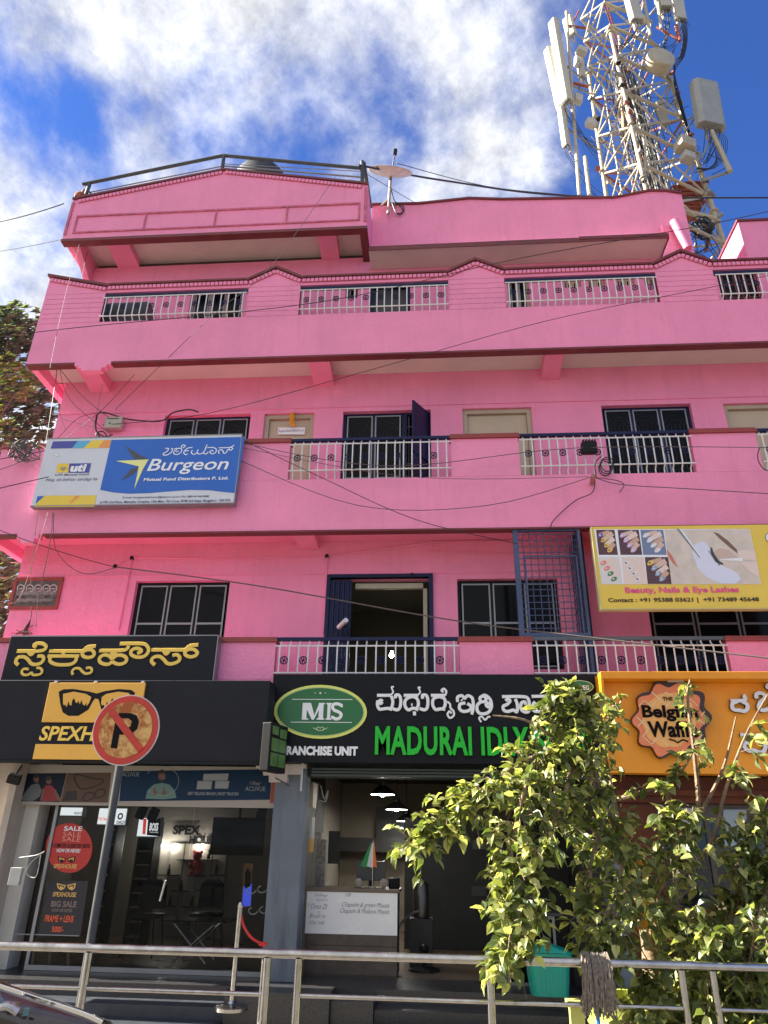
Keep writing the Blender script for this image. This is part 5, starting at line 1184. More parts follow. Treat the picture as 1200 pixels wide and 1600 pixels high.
# ------------------------------------------------------------------ waffle shop front (behind the shrub)
BRN = mat('brown_laminate', (.10, .026, .009), .45, var=.35, vscale=3, spec=.2)
wf = empty('storefront', (3.6, 9.5, FL), 'brown wood and glass front of the waffle shop behind the shrub', 'shopfront')
MB().box(2.13, 7.5, 9.40, 9.54, 2.36, 2.655).build('header', BRN, wf); MB().box(2.13, 7.5, 9.34, 9.397, 2.44, 2.50).build('header_moulding', BRN, wf)
MB().box(2.13, 2.6, 9.45, 9.75, FL, 2.355).build('side_panel', BRN, wf); MB().box(2.605, 7.5, 9.45, 9.75, FL, 1.25).build('base_panel', BRN, wf)
MB().box(2.605, 7.5, 9.52, 9.56, 2.18, 2.355).build('transom', WOODD, wf)
for px in (1036, 1115, 1180, 1260): x = X(px, 1350, 9.5); MB().box(x-.025, x+.025, 9.5, 9.56, 1.253, 2.177).build('mullion', WOODD, wf)
MB().box(2.61, 7.5, 9.525, 9.535, 1.253, 2.177).build('glass_pane', glass('cafe_glass', (.7, .75, .78), .8), wf)
MB().box(2.13, 7.5, 10.6, 10.7, FL, 2.9).build('room_wall', mat('cafe_wall', (.16, .13, .11), .7, var=.2), bld)
for i, (l, t_, r_, b_, m_, lab) in enumerate(((1040, 1263, 1083, 1316, mat('paper_white', (.40, .42, .46), .5), 'pale printed menu sheet on the left of the cafe window'), (1130, 1265, 1166, 1322, mat('paper_blue', (.26, .32, .38), .5), 'bluish poster on the cafe window behind thin branches'), (1134, 1333, 1178, 1352, mat('paper_peach', (.55, .32, .20), .5), 'small peach notice low on the cafe window'))):
    o = flat('window_poster', rectpx(l, t_, r_, b_), 9.52, m_, None, .004); tag(o, lab, 'poster')
o = flat('window_poster', rectpx(1050, 1288, 1076, 1294), 9.515, RT, None, .004); tag(o, 'red strip of a poster at the left of the cafe window', 'poster')
wo = flat('window_poster', ell(1068, 1305, 14, 10, 16), 9.51, YEG if False else mat('waffle_gold', (.5, .28, .08), .5), None, .004); tag(wo, 'round waffle picture on the cafe window poster', 'poster'); text('WOW', (1060, 1312), (1086, 1304), 9.505, BT, wo, bold=.03)
sp = empty('hanging_sign', at(1060, 1355, 9.3), 'tilted cream sign with black letters half hidden behind the leaves', 'sign')
flat('plate', [(1046, 1340), (1074, 1350), (1070, 1372), (1052, 1378)], 9.3, mat('cream_card', (.62, .48, .28), .5), sp, .003); text('Spe', (1052, 1361), (1074, 1351), 9.3, BLACK, sp, bold=.03, lift=.006)
sq = empty('hanging_sign', at(1130, 1410, 9.0), 'tilted cream triangular sign low between the leaves', 'sign')
flat('plate', [(1122, 1400), (1142, 1394), (1150, 1408), (1128, 1434), (1112, 1424)], 9.0, MATS['cream_card'], sq, .003); flat('plate', [(1126, 1398), (1140, 1392), (1138, 1400)], 9.0, RT, sq, .005)

# ------------------------------------------------------------------ small projecting light box between the shops
pj_ = empty('projecting_sign', at(428, 1170, 8.75), 'small black projecting sign with green panels between the two shop signs', 'sign')
o = at(420, 1170, 8.72); zt_, zb_ = at(430, 1128, 8.72).z, at(420, 1222, 8.72).z-.0
dx, dy = Vector((.30, .42, 0)).normalized(), 0
pA = Vector((at(424, 1130, 8.6).x-.05, 8.6, 0)); dirv = Vector((.12, .42, 0))
leaf_panel(pA, dirv, Z(412, 1200, 8.6)-.03, Z(424, 1128, 8.6), .12).build('case', BLACK, pj_, bevel=.012)
fn_ = Vector((dirv.y, -dirv.x, 0)).normalized()*.064
GP = mat('green_panel', (.10, .20, .05), .5, var=.3, vscale=12)
za, zb2 = Z(412, 1200, 8.6), Z(424, 1128, 8.6)
for k, (f0, f1, g0, g1) in enumerate(((.08, .42, .74, .93), (.52, .9, .70, .90), (.08, .9, .38, .66), (.08, .45, .06, .34), (.50, .9, .06, .34))):
    leaf_panel(pA+dirv*f0+fn_, dirv*(f1-f0), za+(zb2-za)*g0, za+(zb2-za)*g1, .006).build('lit_panel', GP, pj_)
MB().tube(at(430, 1215, 8.9), at(452, 1228, 9.38), .01, 6).build('bracket', STEEL, pj_)
# stepped white plaster drop above the pier
mb = MB(); mb.prism(pts_px([(400, 1194), (478, 1194), (478, 1200), (470, 1200), (470, 1210), (449, 1210), (449, 1222), (420, 1222), (420, 1211), (411, 1211), (411, 1200), (400, 1200)], 9.3), 9.3, 9.39)
mb.build('stepped_drop', mat('white_plaster', (.55, .48, .44), .7, var=.1, dirt=.3), bld)
MB().tube(at(473, 1192, 9.2), at(470, 1236, 9.2), .014, 8).build('pipe_stub', GREYP, bld, smooth=True)
# ------------------------------------------------------------------ roof things
# guard rail on the canopy parapet
rr = empty('roof_guard_rail', (X(350, 260, 9.36), 9.36, 13.5), 'dark steel guard rail along the gabled top of the left canopy', 'railing')
DS = mat('dark_steel', (.045, .055, .062), .5, var=.3, dirt=.3)
yr = 9.36
def tubepx(a, b, r, Y=yr, m=DS, par=None, nm='rail'):
    return MB().tube(at(*a, Y), at(*b, Y), r, 8).build(nm, m, par, smooth=True)
tubepx((129, 288), (349, 243), .034, par=rr); tubepx((349, 243), (566, 263), .034, par=rr)
tubepx((138, 301), (346, 260), .012, m=ALU, par=rr); tubepx((346, 259), (566, 277), .016, m=GREYM, par=rr); tubepx((349, 256), (566, 268), .008, m=GREYM, par=rr)
for a, b in (((140, 288), (133, 307)), ((350, 243), (347, 267)), ((566, 252), (566, 291))): tubepx(a, b, .036, par=rr, nm='post')
tubepx((132, 291), (146, 307), .018, par=rr, nm='brace')
MB().tube(at(568, 253, yr), at(579, 325, YW), .04, 8).build('brace', DS, rr, smooth=True)
# broken reddish urn at the left end of the canopy
p = at(124, 309, 9.4); tag(MB().ico(p+Vector((0, 0, .05)), .10, 2, (1.1, .9, .8)).ico(p+Vector((.05, 0, .15)), .06, 1, (.7, .7, 1.6)).ico(p+Vector((-.06, 0, .02)), .05, 1).build('clay_pot', mat('clay', (.30, .10, .06), .8, var=.5, vscale=20)), 'broken reddish clay pot at the left end of the roof rail', 'pot')
# water tank top
p = at(409, 277, 10.6); tk = empty('water_tank', (p.x, 10.6, 12.23), 'dark domed water tank behind the gabled canopy parapet', 'water tank')
MB().lathe((p.x, 10.6, 12.23), [(.55, 0), (.55, p.z-12.35), (.50, p.z-12.25), (.34, p.z-12.14), (.16, p.z-12.06), (.12, p.z-12.03), (.12, p.z-11.99), (.02, p.z-11.96)], 28).build('body', mat('tank_black', (.03, .035, .04), .55, var=.2), tk, smooth=True)
MB().tube((p.x, 10.6, p.z+.20), (p.x, 10.6, p.z+.55), .012, 6).build('vent_pipe', BLACK, tk)
# satellite dish
sdn = empty('satellite_dish', at(609, 335, YW, -.1), 'weathered grey satellite dish on a pole at the parapet edge', 'satellite dish')
MB().tube(at(607, 342, YW, -.12), at(611, 286, YW, -.12), .03, 8).build('pole', mat('dish_pole', (.45, .38, .33), .5, var=.3, dirt=.5), sdn, smooth=True)
MB().tube(at(595, 329, YW, -.10), at(608, 319, YW, -.12), .02, 6).build('brace', MATS['dish_pole'], sdn)
dc = at(609.5, 286, YW, -.15)
T = Matrix.Rotation(R(9), 3, 'Y') @ Matrix.Rotation(R(37), 3, 'X')
prof = [(r_, .09*(r_/.44)**2) for r_ in (.02, .12, .22, .32, .40, .44)] + [(.45, .10), (.44, .105)] + [(r_, .012+.09*(r_/.44)**2) for r_ in (.40, .32, .22, .12, .02)]
MB().lathe(dc, prof, 32, tilt=T).build('dish', mat('dish_grey', (.50, .47, .42), .5, var=.25, vscale=6, dirt=.4), sdn, smooth=True)
MB().path([at(611, 292, YW, -.15), at(613, 283, YW, -.16), at(616, 262, YW, -.18), at(619, 250, YW, -.2)], .013, 6).build('feed_arm', DS, sdn); MB().obox(at(618.5, 251, YW, -.2), .07, .07, .14, (0, .1, 0)).build('receiver', BLACK, sdn, bevel=.01)
cable([at(611, 300, YW, -.12), at(617, 318, YW, -.06), at(628, 322, YW, -.04), at(631, 332, YW, -.04), at(624, 339, YW, -.05), at(616, 330, YW, -.05), at(620, 320, YW, -.05), at(630, 333, YW, -.05), at(620, 337, YW, -.06), at(613, 322, YW, -.06)], .014, label='coil of black cable hanging below the satellite dish')

# ------------------------------------------------------------------ telecom tower
tw = empty('telecom_tower', (4.3, 15.2, 12.22), 'tall red and cream lattice telecom tower crowded with antennas behind the roof', 'tower')
def leg_line(p0, Y0, p1, Y1):
    a = at(*p0, Y0); b = at(*p1, Y1); return a, b
LEG = {'C': leg_line((1000, 255), 14.0, (962, 87), 14.15), 'L': leg_line((945, 290), 15.6, (922, 130), 15.5), 'Rr': leg_line((1097, 275), 15.2, (1035, 85), 15.0), 'B': leg_line((1015, 262), 17.0, (975, 90), 16.6)}
def lp(k, z):
    a, b = LEG[k]; t = (z-a.z)/(b.z-a.z); return a.lerp(b, t)
z_lo, z_hi = 11.6, 25.0
for k, rad in (('C', .055), ('L', .06), ('Rr', .075), ('B', .05)):
    n = 6
    for i in range(n):
        za = z_lo+(z_hi-z_lo)*i/n; zb = z_lo+(z_hi-z_lo)*(i+1)/n
        MB().tube(lp(k, za), lp(k, zb), rad, 10).lathe(lp(k, zb)-Vector((0, 0, .04)), [(rad*1.9, 0), (rad*1.9, .03)], 10).build('leg', CREAMW if (k != 'B' or i % 3) else REDM, tw, smooth=True)
zlev = [at(1000, 255, 14.0).z-1.75, at(1000, 255, 14.0).z, at(983, 198, 14.05).z, at(974, 142, 14.1).z, at(962, 87, 14.15).z, at(951, 40, 14.2).z, at(942, 2, 14.2).z, at(942, 2, 14.2).z+1.2]
faces = [('C', 'Rr'), ('C', 'L'), ('L', 'B'), ('Rr', 'B')]
for i, z in enumerate(zlev):
    for j, (p, q) in enumerate(faces):
        m_ = CREAMW if j < 2 or (i+j) % 2 else REDM
        MB().tube(lp(p, z), lp(q, z), .05 if j == 0 else .035, 8).build('horizontal_strut', m_, tw, smooth=True)
        if i+1 < len(zlev):
            z2 = zlev[i+1]
            MB().tube(lp(p, z), lp(q, z2), .028, 6).build('brace', m_, tw); MB().tube(lp(q, z), lp(p, z2), .028, 6).build('brace', CREAMW, tw)
    MB().tube(lp('C', z), lp('B', z), .025, 6).build('brace', REDM, tw); MB().tube(lp('L', z), lp('Rr', z), .025, 6).build('brace', CREAMW, tw)
# ladder inside, red platforms
def lad(x, y, z0, z1, m, nm='ladder'):
    l = MB().tube((x-.2, y, z0), (x-.2, y, z1), .022, 6).tube((x+.2, y, z0), (x+.2, y, z1), .022, 6).build(nm, m, tw)
    n = int((z1-z0)/.3)
    rm = MB().tube((-.2, 0, 0), (.2, 0, 0), .014, 5).mesh('rung', m)
    for i in range(n): link('rung', rm, l, (x, y, z0+.15+i*.3))
c0 = (lp('C', 16)+lp('L', 16)+lp('Rr', 16)+lp('B', 16))/4
lad(c0.x-.75, c0.y+.1, 12.3, 24.5, CREAMW); lad(c0.x-.2, c0.y+.6, 12.3, 24.5, REDM)
# cable bundle
cb = MB()
for i in range(46):
    x = c0.x+.25+random.gauss(0, .22); y = c0.y-.2+random.gauss(0, .22); pts = []
    for k in range(16):
        z = 12.3+k*.85; pts.append((x+random.gauss(0, .035)-(z-12)*.045, y+random.gauss(0, .035), z))
    cb.path(smooth_poly(pts, 2), random.choice([.012, .016, .02]), 4)
tag(cb.build('cable_bundle', mat('cable_grey', (.07, .07, .065), .6, var=.5, vscale=8), tw), kind='stuff')
cb = MB()
for i in range(16):
    x = c0.x+.35+random.gauss(0, .22); y = c0.y-.3+random.gauss(0, .2)
    cb.path([(x+random.gauss(0, .03)-(z-12)*.045, y, z) for z in (12.3, 14, 16, 18, 20, 22, 24.5)], .018, 4)
tag(cb.build('cable_bundle', mat('cable_pale', (.42, .40, .33), .6), tw), kind='stuff')
# loose cables looping round the steelwork
def nearleg(): return random.choice(['C', 'L', 'Rr'])
cb = MB()
for i in range(38):
    k = nearleg(); z = random.uniform(14, 24); a = lp(k, z)+Vector((random.gauss(0, .15), random.gauss(-.1, .12), 0)); b = lp(random.choice([k, nearleg()]), z-random.uniform(.2, 1.5))+Vector((random.gauss(0, .25), random.gauss(-.1, .12), 0))
    mid = a.lerp(b, .5)+Vector((random.gauss(0, .25), random.gauss(0, .2), -random.uniform(.1, .7)))
    cb.path(smooth_poly([a, a.lerp(mid, .5)+Vector((random.gauss(0, .1), 0, -.1)), mid, b], 5), random.choice([.006, .009, .012]), 4)
tag(cb.build('loose_cables', WIRE, tw), kind='stuff')
# clutter: brackets and clamps
for i in range(34):
    k = nearleg(); z = random.uniform(14.5, 24); p = lp(k, z)
    MB().obox(p+Vector((random.gauss(0, .05), -.09, 0)), random.uniform(.08, .22), .10, random.uniform(.05, .12), (0, random.uniform(-.5, .5), random.uniform(-.6, .6))).build('clamp', random.choice([GREYM, REDM, CREAMW, BLACK]), tw)
# stairway at the lower right, red
st_ = MB(); p0 = at(1076, 385, 15.4); p1 = at(1066, 300, 15.6)
def red_ladder(a, b, w, n):
    A = at(*a, 15.5); B = at(*b, 15.5); l = MB().tube(A+Vector((-w/2, 0, 0)), B+Vector((-w/2, 0, 0)), .035, 6).tube(A+Vector((w/2, 0, 0)), B+Vector((w/2, 0, 0)), .035, 6).build('stair', REDM, tw)
    for i in range(n):
        q = A.lerp(B, (i+.5)/n); MB().obox(q, w, .22, .035).build('tread', REDM, l)
red_ladder((1068, 345), (1086, 285), .75, 9); red_ladder((1055, 330), (1070, 290), .7, 6)
MB().tube(at(1103, 392, 15.2), at(1113, 352, 15.2), .05, 8).build('brace', REDM, tw)
MB().tube(at(1068, 330, 15.0), at(1118, 342, 15.1), .075, 8).build('horizontal_strut', CREAMW, tw, smooth=True); MB().tube(at(1076, 362, 15.0), at(1115, 345, 15.1), .035, 8).build('brace', CREAMW, tw)
cb = MB()
for i in range(14):
    c = at(1095+random.uniform(-6, 6), 356+random.uniform(-3, 3), 15.0, random.uniform(-.15, .15)); rx, rz = random.uniform(.22, .34), random.uniform(.18, .28)
    cb.path([c+Vector((rx*math.cos(t), .05*math.sin(3*t), rz*math.sin(t))) for t in [2*math.pi*j/20 for j in range(21)]], .018, 4, False)
for i in range(7):
    a = at(1085+i*4, 366, 15.0); cb.path(smooth_poly([a, a+Vector((random.gauss(0, .2), 0, -.5)), a+Vector((random.gauss(.1, .25), 0, -.9)), a+Vector((random.gauss(0, .1), 0, -1.5))], 5), .014, 4)
tag(cb.build('cable_coil', WIRE, tw), kind='stuff')
# antennas
PAN = mat('antenna_cream', (.46, .44, .36), .45, var=.06, vscale=2, dirt=.18); PAN_SHADED = mat('antenna_shaded', (.30, .31, .29), .6, var=.12, vscale=4, dirt=.25)  # grey copy has the shade on the right panel's front put into its colour
def panel(a, b, Y, w, d, rz, m=PAN, m2=None, tilt=0, arm='C', cab=5, nm='panel_antenna'):
    """a top, b bottom photo points on plane Y"""
    A = at(*a, Y); B = at(*b, Y); L_ = (A-B).length; c = (A+B)/2
    zdir = (A-B).normalized(); xdir = Vector((math.cos(rz), math.sin(rz), 0)); xdir = (xdir-zdir*xdir.dot(zdir)).normalized(); ydir = zdir.cross(xdir)
    Mx = Matrix((xdir, ydir, zdir)).transposed()
    mb = MB(); vs = []
    sec = [(-w/2, d*.5), (-w/2, -d*.15), (-w*.36, -d*.5), (w*.36, -d*.5), (w/2, -d*.15), (w/2, d*.5)]
    for z in (-L_/2, L_/2): vs += [c+Mx @ Vector((x, y, z)) for x, y in sec]
    n = 6; fs = [(i, (i+1) % n, n+(i+1) % n, n+i) for i in range(n)] + [tuple(range(n)), tuple(range(2*n-1, n-1, -1))]
    mb.add(vs, fs); o = mb.build(nm, m, tw, bevel=.015)
    MB().obox(B+Vector((0, 0, .02)), w*.7, d*.7, .10, (0, 0, rz)).build('end_cap', GREYM, o)
    cb = MB()
    for i in range(cab):
        s_ = B+Mx @ Vector((w*(-.3+.6*i/max(1, cab-1)), 0, -.02)); t_ = lp(arm, max(14, B.z-random.uniform(.7, 1.6)))
        cb.path(smooth_poly([s_, s_+Vector((random.gauss(0, .04), 0, -.35)), s_.lerp(t_, .6)+Vector((0, 0, -.4)), t_], 4), .009, 4)
    cb.build('feeder', WIRE, o)
    q = lp(arm, c.z); MB().tube(c+ydir*d*.5, q, .03, 6).build('mount_arm', GREYM, o)
    MB().tube(c+ydir*(d*.5+.10)-zdir*L_*.6, c+ydir*(d*.5+.10)+zdir*L_*.45, .04, 8).build('mount_pole', CREAMW, o, smooth=True)
    return o
panel((1101, 131), (1112, 198), 14.6, .86, .30, R(14), PAN_SHADED, arm='Rr', cab=7)
panel((864, 34), (885, 160), 14.6, .34, .22, R(-55), PAN, arm='L', cab=4)
panel((856, 78), (876, 168), 14.9, .30, .20, R(-60), PAN, arm='L', cab=4)
panel((876, 170), (884, 228), 14.7, .22, .16, R(-55), PAN, arm='L', cab=3)
panel((886, 28), (893, 56), 15.0, .35, .14, R(-40), PAN, arm='L', cab=2)
panel((982, -20), (996, 33), 14.0, .42, .20, R(10), PAN, arm='C', cab=5)
panel((1028, -22), (1040, 14), 14.4, .42, .26, R(5), PAN, arm='Rr', cab=8)
panel((1055, -25), (1064, 31), 14.6, .40, .18, R(12), PAN, arm='Rr', cab=5)
panel((1028, 160), (1040, 195), 15.6, .30, .12, R(-20), PAN, arm='Rr', cab=2)
panel((905, 82), (910, 120), 15.2, .26, .12, R(20), PAN, arm='L', cab=2)
# orange box inside the tower
MB().obox(at(979, 178, 15.6), .26, .2, 1.3, (0, .1, .2)).build('radio_unit', mat('box_orange', (.62, .36, .14), .6, var=.2), tw)
for (px, py, Y, w, h, d) in ((1070, 228, 14.6, .48, .36, .4), (909, 80, 14.8, .32, .26, .22), (923, 193, 14.8, .30, .26, .2), (903, 155, 14.9, .26, .34, .2), (1074, 246, 14.7, .35, .25, .3), (903, 95, 15.1, .2, .5, .2)):
    MB().obox(at(px, py, Y), w, d, h, (0, .12, .35)).build('radio_unit', CREAMW if w > .4 else GREYP, tw, bevel=.02)
# drum
dcc = at(1030, 97, 14.4); Td = Matrix.Rotation(R(-100), 3, 'Y') @ Matrix.Rotation(R(28), 3, 'X')
dr = MB().lathe(dcc, [(.36, -.20), (.42, -.16), (.44, .14), (.40, .20), (.2, .23), (.01, .235)], 32, tilt=Matrix.Rotation(R(12), 3, 'Z') @ Matrix.Rotation(R(88), 3, 'X')).build('drum_antenna', CREAMW, tw, smooth=True)
MB().tube(dcc, lp('Rr', dcc.z), .04, 6).build('mount_arm', GREYM, dr)
# outrigger poles
for (a, b, Y, r_, m_) in (((885, 18), (905, 305), 14.8, .05, CREAMW), ((914, 245), (921, 305), 14.9, .055, CREAMW), ((1112, 205), (1141, 268), 14.6, .07, CREAMW), ((1098, 282), (1143, 268), 14.7, .045, GREYM), ((1005, -10), (1016, 55), 14.1, .05, CREAMW), ((1027, -5), (1033, 45), 14.3, .05, CREAMW), ((1056, 40), (1062, 64), 14.4, .055, REDM), ((1026, 42), (1063, 64), 14.4, .035, REDM), ((884, 40), (916, 44), 14.9, .04, REDM), ((896, 130), (920, 136), 14.9, .045, REDM), ((893, 40), (905, 16), 15.0, .03, REDM), ((1008, 218), (1008, 300), 14.0, .03, CREAMW), ((968, 55), (975, 170), 15.4, .06, GREYM), ((1096, 170), (1070, 206), 14.8, .03, GREYM), ((1112, 215), (1096, 248), 14.7, .035, GREYM), ((905, 75), (905, 150), 15.0, .03, GREYM)):
    MB().tube(at(*a, Y), at(*b, Y), r_, 8).build('mount_pole', m_, tw, smooth=True)
cb = MB()
for i in range(9):
    a = at(1107+i*2, 203, 14.6); cb.path(smooth_poly([a, a+Vector((.02*i, 0, -.5)), at(1118+i, 240+i*2, 14.6), at(1118-i*4, 262+i, 14.7), at(1090, 262, 14.9)], 5), .009, 4)
for i in range(8):
    a = at(1062+i*1.5, 30, 14.5); cb.path(smooth_poly([a, at(1067+i, 60, 14.5), at(1062+i, 88, 14.5), at(1053, 110+i*3, 14.7), lp('Rr', 20)], 5), .009, 4)
tag(cb.build('loose_cables', WIRE, tw), kind='stuff')

# ------------------------------------------------------------------ foliage helpers
def leaf_mat(name, base, tips, trans=.35, mul=(1.5, 1.9, .7)):
    M = bpy.data.materials.new(name); M.use_nodes = True; t = M.node_tree; b = t.nodes['Principled BSDF']; o = t.nodes['Material Output']
    g = t.nodes.new('ShaderNodeNewGeometry'); oi = t.nodes.new('ShaderNodeObjectInfo'); ad = t.nodes.new('ShaderNodeMath'); ad.operation = 'ADD'; fr = t.nodes.new('ShaderNodeMath'); fr.operation = 'FRACT'
    t.links.new(g.outputs['Random Per Island'], ad.inputs[0]); t.links.new(oi.outputs['Random'], ad.inputs[1]); t.links.new(ad.outputs[0], fr.inputs[0])
    cr = t.nodes.new('ShaderNodeValToRGB'); t.links.new(fr.outputs[0], cr.inputs[0])
    cr.color_ramp.elements[0].color = (*base, 1); cr.color_ramp.elements[1].color = (*tips, 1); cr.color_ramp.elements[0].position = .25
    e = cr.color_ramp.elements.new(.8); e.color = (*[a*.6+b_*.4 for a, b_ in zip(base, tips)], 1)
    t.links.new(cr.outputs[0], b.inputs['Base Color']); b.inputs['Roughness'].default_value = .38; b.inputs['Specular IOR Level'].default_value = .5
    tr = t.nodes.new('ShaderNodeBsdfTranslucent'); ms = t.nodes.new('ShaderNodeMixShader'); ms.inputs[0].default_value = trans
    br = t.nodes.new('ShaderNodeMix'); br.data_type = 'RGBA'; br.blend_type = 'MULTIPLY'; br.inputs[0].default_value = 1; t.links.new(cr.outputs[0], br.inputs[6]); br.inputs[7].default_value = (*mul, 1)
    t.links.new(br.outputs[2], tr.inputs[0]); t.links.new(b.outputs[0], ms.inputs[1]); t.links.new(tr.outputs[0], ms.inputs[2]); t.links.new(ms.outputs[0], o.inputs[0])
    MATS[name] = M; return M
def leaf_verts(L_, W_, curl):
    v = [(0, 0, 0), (.30*L_, W_*.42, .10*curl*L_), (.62*L_, W_*.40, .06*curl*L_), (L_, 0, -.22*curl*L_), (.62*L_, -W_*.40, .06*curl*L_), (.30*L_, -W_*.42, .10*curl*L_), (.32*L_, 0, -.02*L_), (.65*L_, 0, -.05*curl*L_)]
    return v, [(0, 6, 1), (1, 6, 7, 2), (2, 7, 3), (0, 5, 6), (5, 4, 7, 6), (4, 3, 7)]
def orient(d, roll):
    d = d.normalized(); up = Vector((0, 0, 1)); s = d.cross(up)
    if s.length < 1e-3: s = Vector((1, 0, 0))
    s.normalize(); n = s.cross(d)
    M = Matrix((d, s, n)).transposed(); return M @ Matrix.Rotation(roll, 3, 'X')

# ------------------------------------------------------------------ shrub by the railing
SHM = leaf_mat('shrub_leaf', (.08, .11, .035), (.58, .57, .24), .38, (1.9, 1.95, .75))
BARK = mat('bark', (.20, .14, .085), .85, var=.4, vscale=14, bump=.8, bscale=45)
rs = random.Random(11)
sh = empty('street_shrub', (X(1035, 1570, 6.6), 6.6, .12), 'sprawling leafy shrub with yellow-green sunlit leaves behind the steel railing', 'shrub')
TRK = [at(1052, 1660, 6.7), at(1040, 1590, 6.7), at(1022, 1530, 6.7), at(1015, 1470, 6.7), at(1000, 1400, 6.7)]
TRK[0] = Vector((TRK[0].x, 6.7, .12))
MB().path(smooth_poly(TRK, 5), [.11-.055*i/20 for i in range(21)], 10).build('trunk', BARK, sh, smooth=True)
# limbs: polylines (px, py, Y)
LIMBS = [
 [(1015, 1470, 6.7), (985, 1370, 6.6), (950, 1270, 6.5), (900, 1190, 6.4), (840, 1180, 6.3), (770, 1225, 6.2), (710, 1275, 6.1), (655, 1325, 6.0)],
 [(950, 1270, 6.5), (920, 1180, 6.4), (895, 1120, 6.3), (880, 1080, 6.3)],
 [(985, 1370, 6.6), (960, 1250, 6.7), (945, 1160, 6.8), (955, 1105, 6.9)],
 [(840, 1180, 6.3), (815, 1250, 6.0), (800, 1330, 5.9), (800, 1400, 5.8), (795, 1480, 5.5)],
 [(900, 1190, 6.4), (870, 1270, 6.1), (835, 1340, 6.0), (815, 1400, 6.0)],
 [(950, 1270, 6.5), (925, 1340, 6.1), (925, 1420, 6.0), (945, 1490, 5.9)],
 [(1000, 1400, 6.7), (980, 1320, 6.3), (965, 1400, 6.0), (955, 1480, 5.9)],
 [(1015, 1470, 6.7), (1060, 1380, 6.6), (1090, 1280, 6.6), (1085, 1180, 6.6), (1075, 1100, 6.6), (1078, 1062, 6.6)],
 [(1060, 1380, 6.6), (1110, 1320, 6.4), (1135, 1230, 6.3), (1165, 1150, 6.3), (1200, 1085, 6.3)],
 [(1022, 1530, 6.7), (1090, 1480, 6.4), (1150, 1430, 6.3), (1200, 1380, 6.3), (1240, 1330, 6.3)],
 [(1040, 1590, 6.7), (1090, 1560, 6.2), (1150, 1530, 6.0), (1210, 1500, 6.0)],
 [(1015, 1470, 6.7), (1030, 1400, 6.3), (1060, 1330, 6.1), (1050, 1260, 6.1)],
 [(1150, 1430, 6.3), (1160, 1350, 6.2), (1190, 1290, 6.2)],
 [(1030, 1400, 6.3), (1080, 1440, 5.9), (1110, 1500, 5.8)],
 [(960, 1250, 6.7), (1010, 1235, 6.5), (1060, 1210, 6.4), (1085, 1170, 6.4)],
 [(900, 1190, 6.4), (860, 1150, 6.3), (820, 1125, 6.2), (770, 1118, 6.2)],
 [(1090, 1560, 6.2), (1060, 1600, 5.9), (1010, 1600, 5.7)],
 [(895, 1120, 6.3), (925, 1105, 6.4), (940, 1125, 6.5)],
 [(985, 1370, 6.6), (930, 1300, 6.5), (880, 1250, 6.3), (830, 1230, 6.2)],
 [(1090, 1280, 6.6), (1130, 1200, 6.5), (1150, 1120, 6.4)],
 [(1090, 1560, 6.2), (1130, 1580, 5.9), (1200, 1600, 5.8)],
 [(1150, 1430, 6.3), (1120, 1480, 5.9), (1100, 1560, 5.8)],
 [(1200, 1380, 6.3), (1185, 1440, 5.9), (1165, 1530, 5.8)],
 [(1090, 1480, 6.4), (1040, 1500, 6.0), (1010, 1560, 5.9)],
]
bone = []
DENS = [.85, .9, .5, .9, .7, .7, .8, .3, .32, .95, .9, .8, .85, .8, .4, .25, .8, .55, .7, .12, .9, .8, .8, .6]
for li, l in enumerate(LIMBS):
    P = smooth_poly([at(a, b, c) for a, b, c in l], 6); n = len(P)
    r0 = .030 if li in (0, 7, 9) else .017
    MB().path(P, [r0*(1-.8*i/(n-1))+.003 for i in range(n)], 6).build('branch', BARK, sh, smooth=True)
    bone.append(P)
leaves = []; tw_ = MB()
for li, P in enumerate(bone):
    n = len(P); hang = li in (3, 4, 5, 6, 13, 21, 22)
    for i in range(3 if n > 12 else 1, n):
        f_ = i/(n-1)
        for k in range(max(1, int(round(4.4*DENS[li]*(.5+f_))))):
            if rs.random() > DENS[li]*1.1: continue
            a = P[i]+Vector((rs.gauss(0, .02),)*3)
            d = Vector((rs.gauss(-.1, 1), rs.gauss(-.35, .8), rs.gauss(.1 if not hang else -.5, .7))).normalized()
            L_ = rs.uniform(.12, .30)*(1 if DENS[li] > .5 else .7)
            m1 = a+d*L_*.5+Vector((0, 0, .02)); e = a+d*L_+Vector((0, 0, -.07*rs.random()-.02))
            tw_.path([a, m1, e], [.005, .004, .002], 4)
            for q in range(rs.randint(5, 9)):
                t = rs.uniform(.25, 1.05); p = a.lerp(m1, t*2) if t < .5 else m1.lerp(e, (t-.5)*2)
                ld = (d*.4+Vector((rs.gauss(-.15, .7), rs.gauss(-.2, .7), rs.gauss(-.25, .5)))).normalized()
                leaves.append((p, ld, rs.uniform(-.9, .9), rs.uniform(.06, .125)))
tag(tw_.build('twigs', BARK, sh), kind='stuff')
def vis(lf):
    x, y = pj(lf[0]+lf[1]*.04); return -10 < x < 1210 and 1040 < y < 1610
inf = [l for l in leaves if vis(l)]
inf.sort(key=lambda l: -(l[3]/l[0].length)); big = inf[:298]; ids = set(id(l) for l in big)
lm = []
for cu_ in (.5, 1.0, 1.6):
    v, f = leaf_verts(1.0, .66, cu_); mb = MB(); mb.add(v, f); me = mb.mesh('leaf', SHM)
    lm.append(me)
for l in big:
    o = link('leaf', rs.choice(lm), sh, l[0]); M = orient(l[1], l[2]); o.rotation_euler = M.to_euler(); o.scale = (l[3], l[3], l[3])
rest = MB()
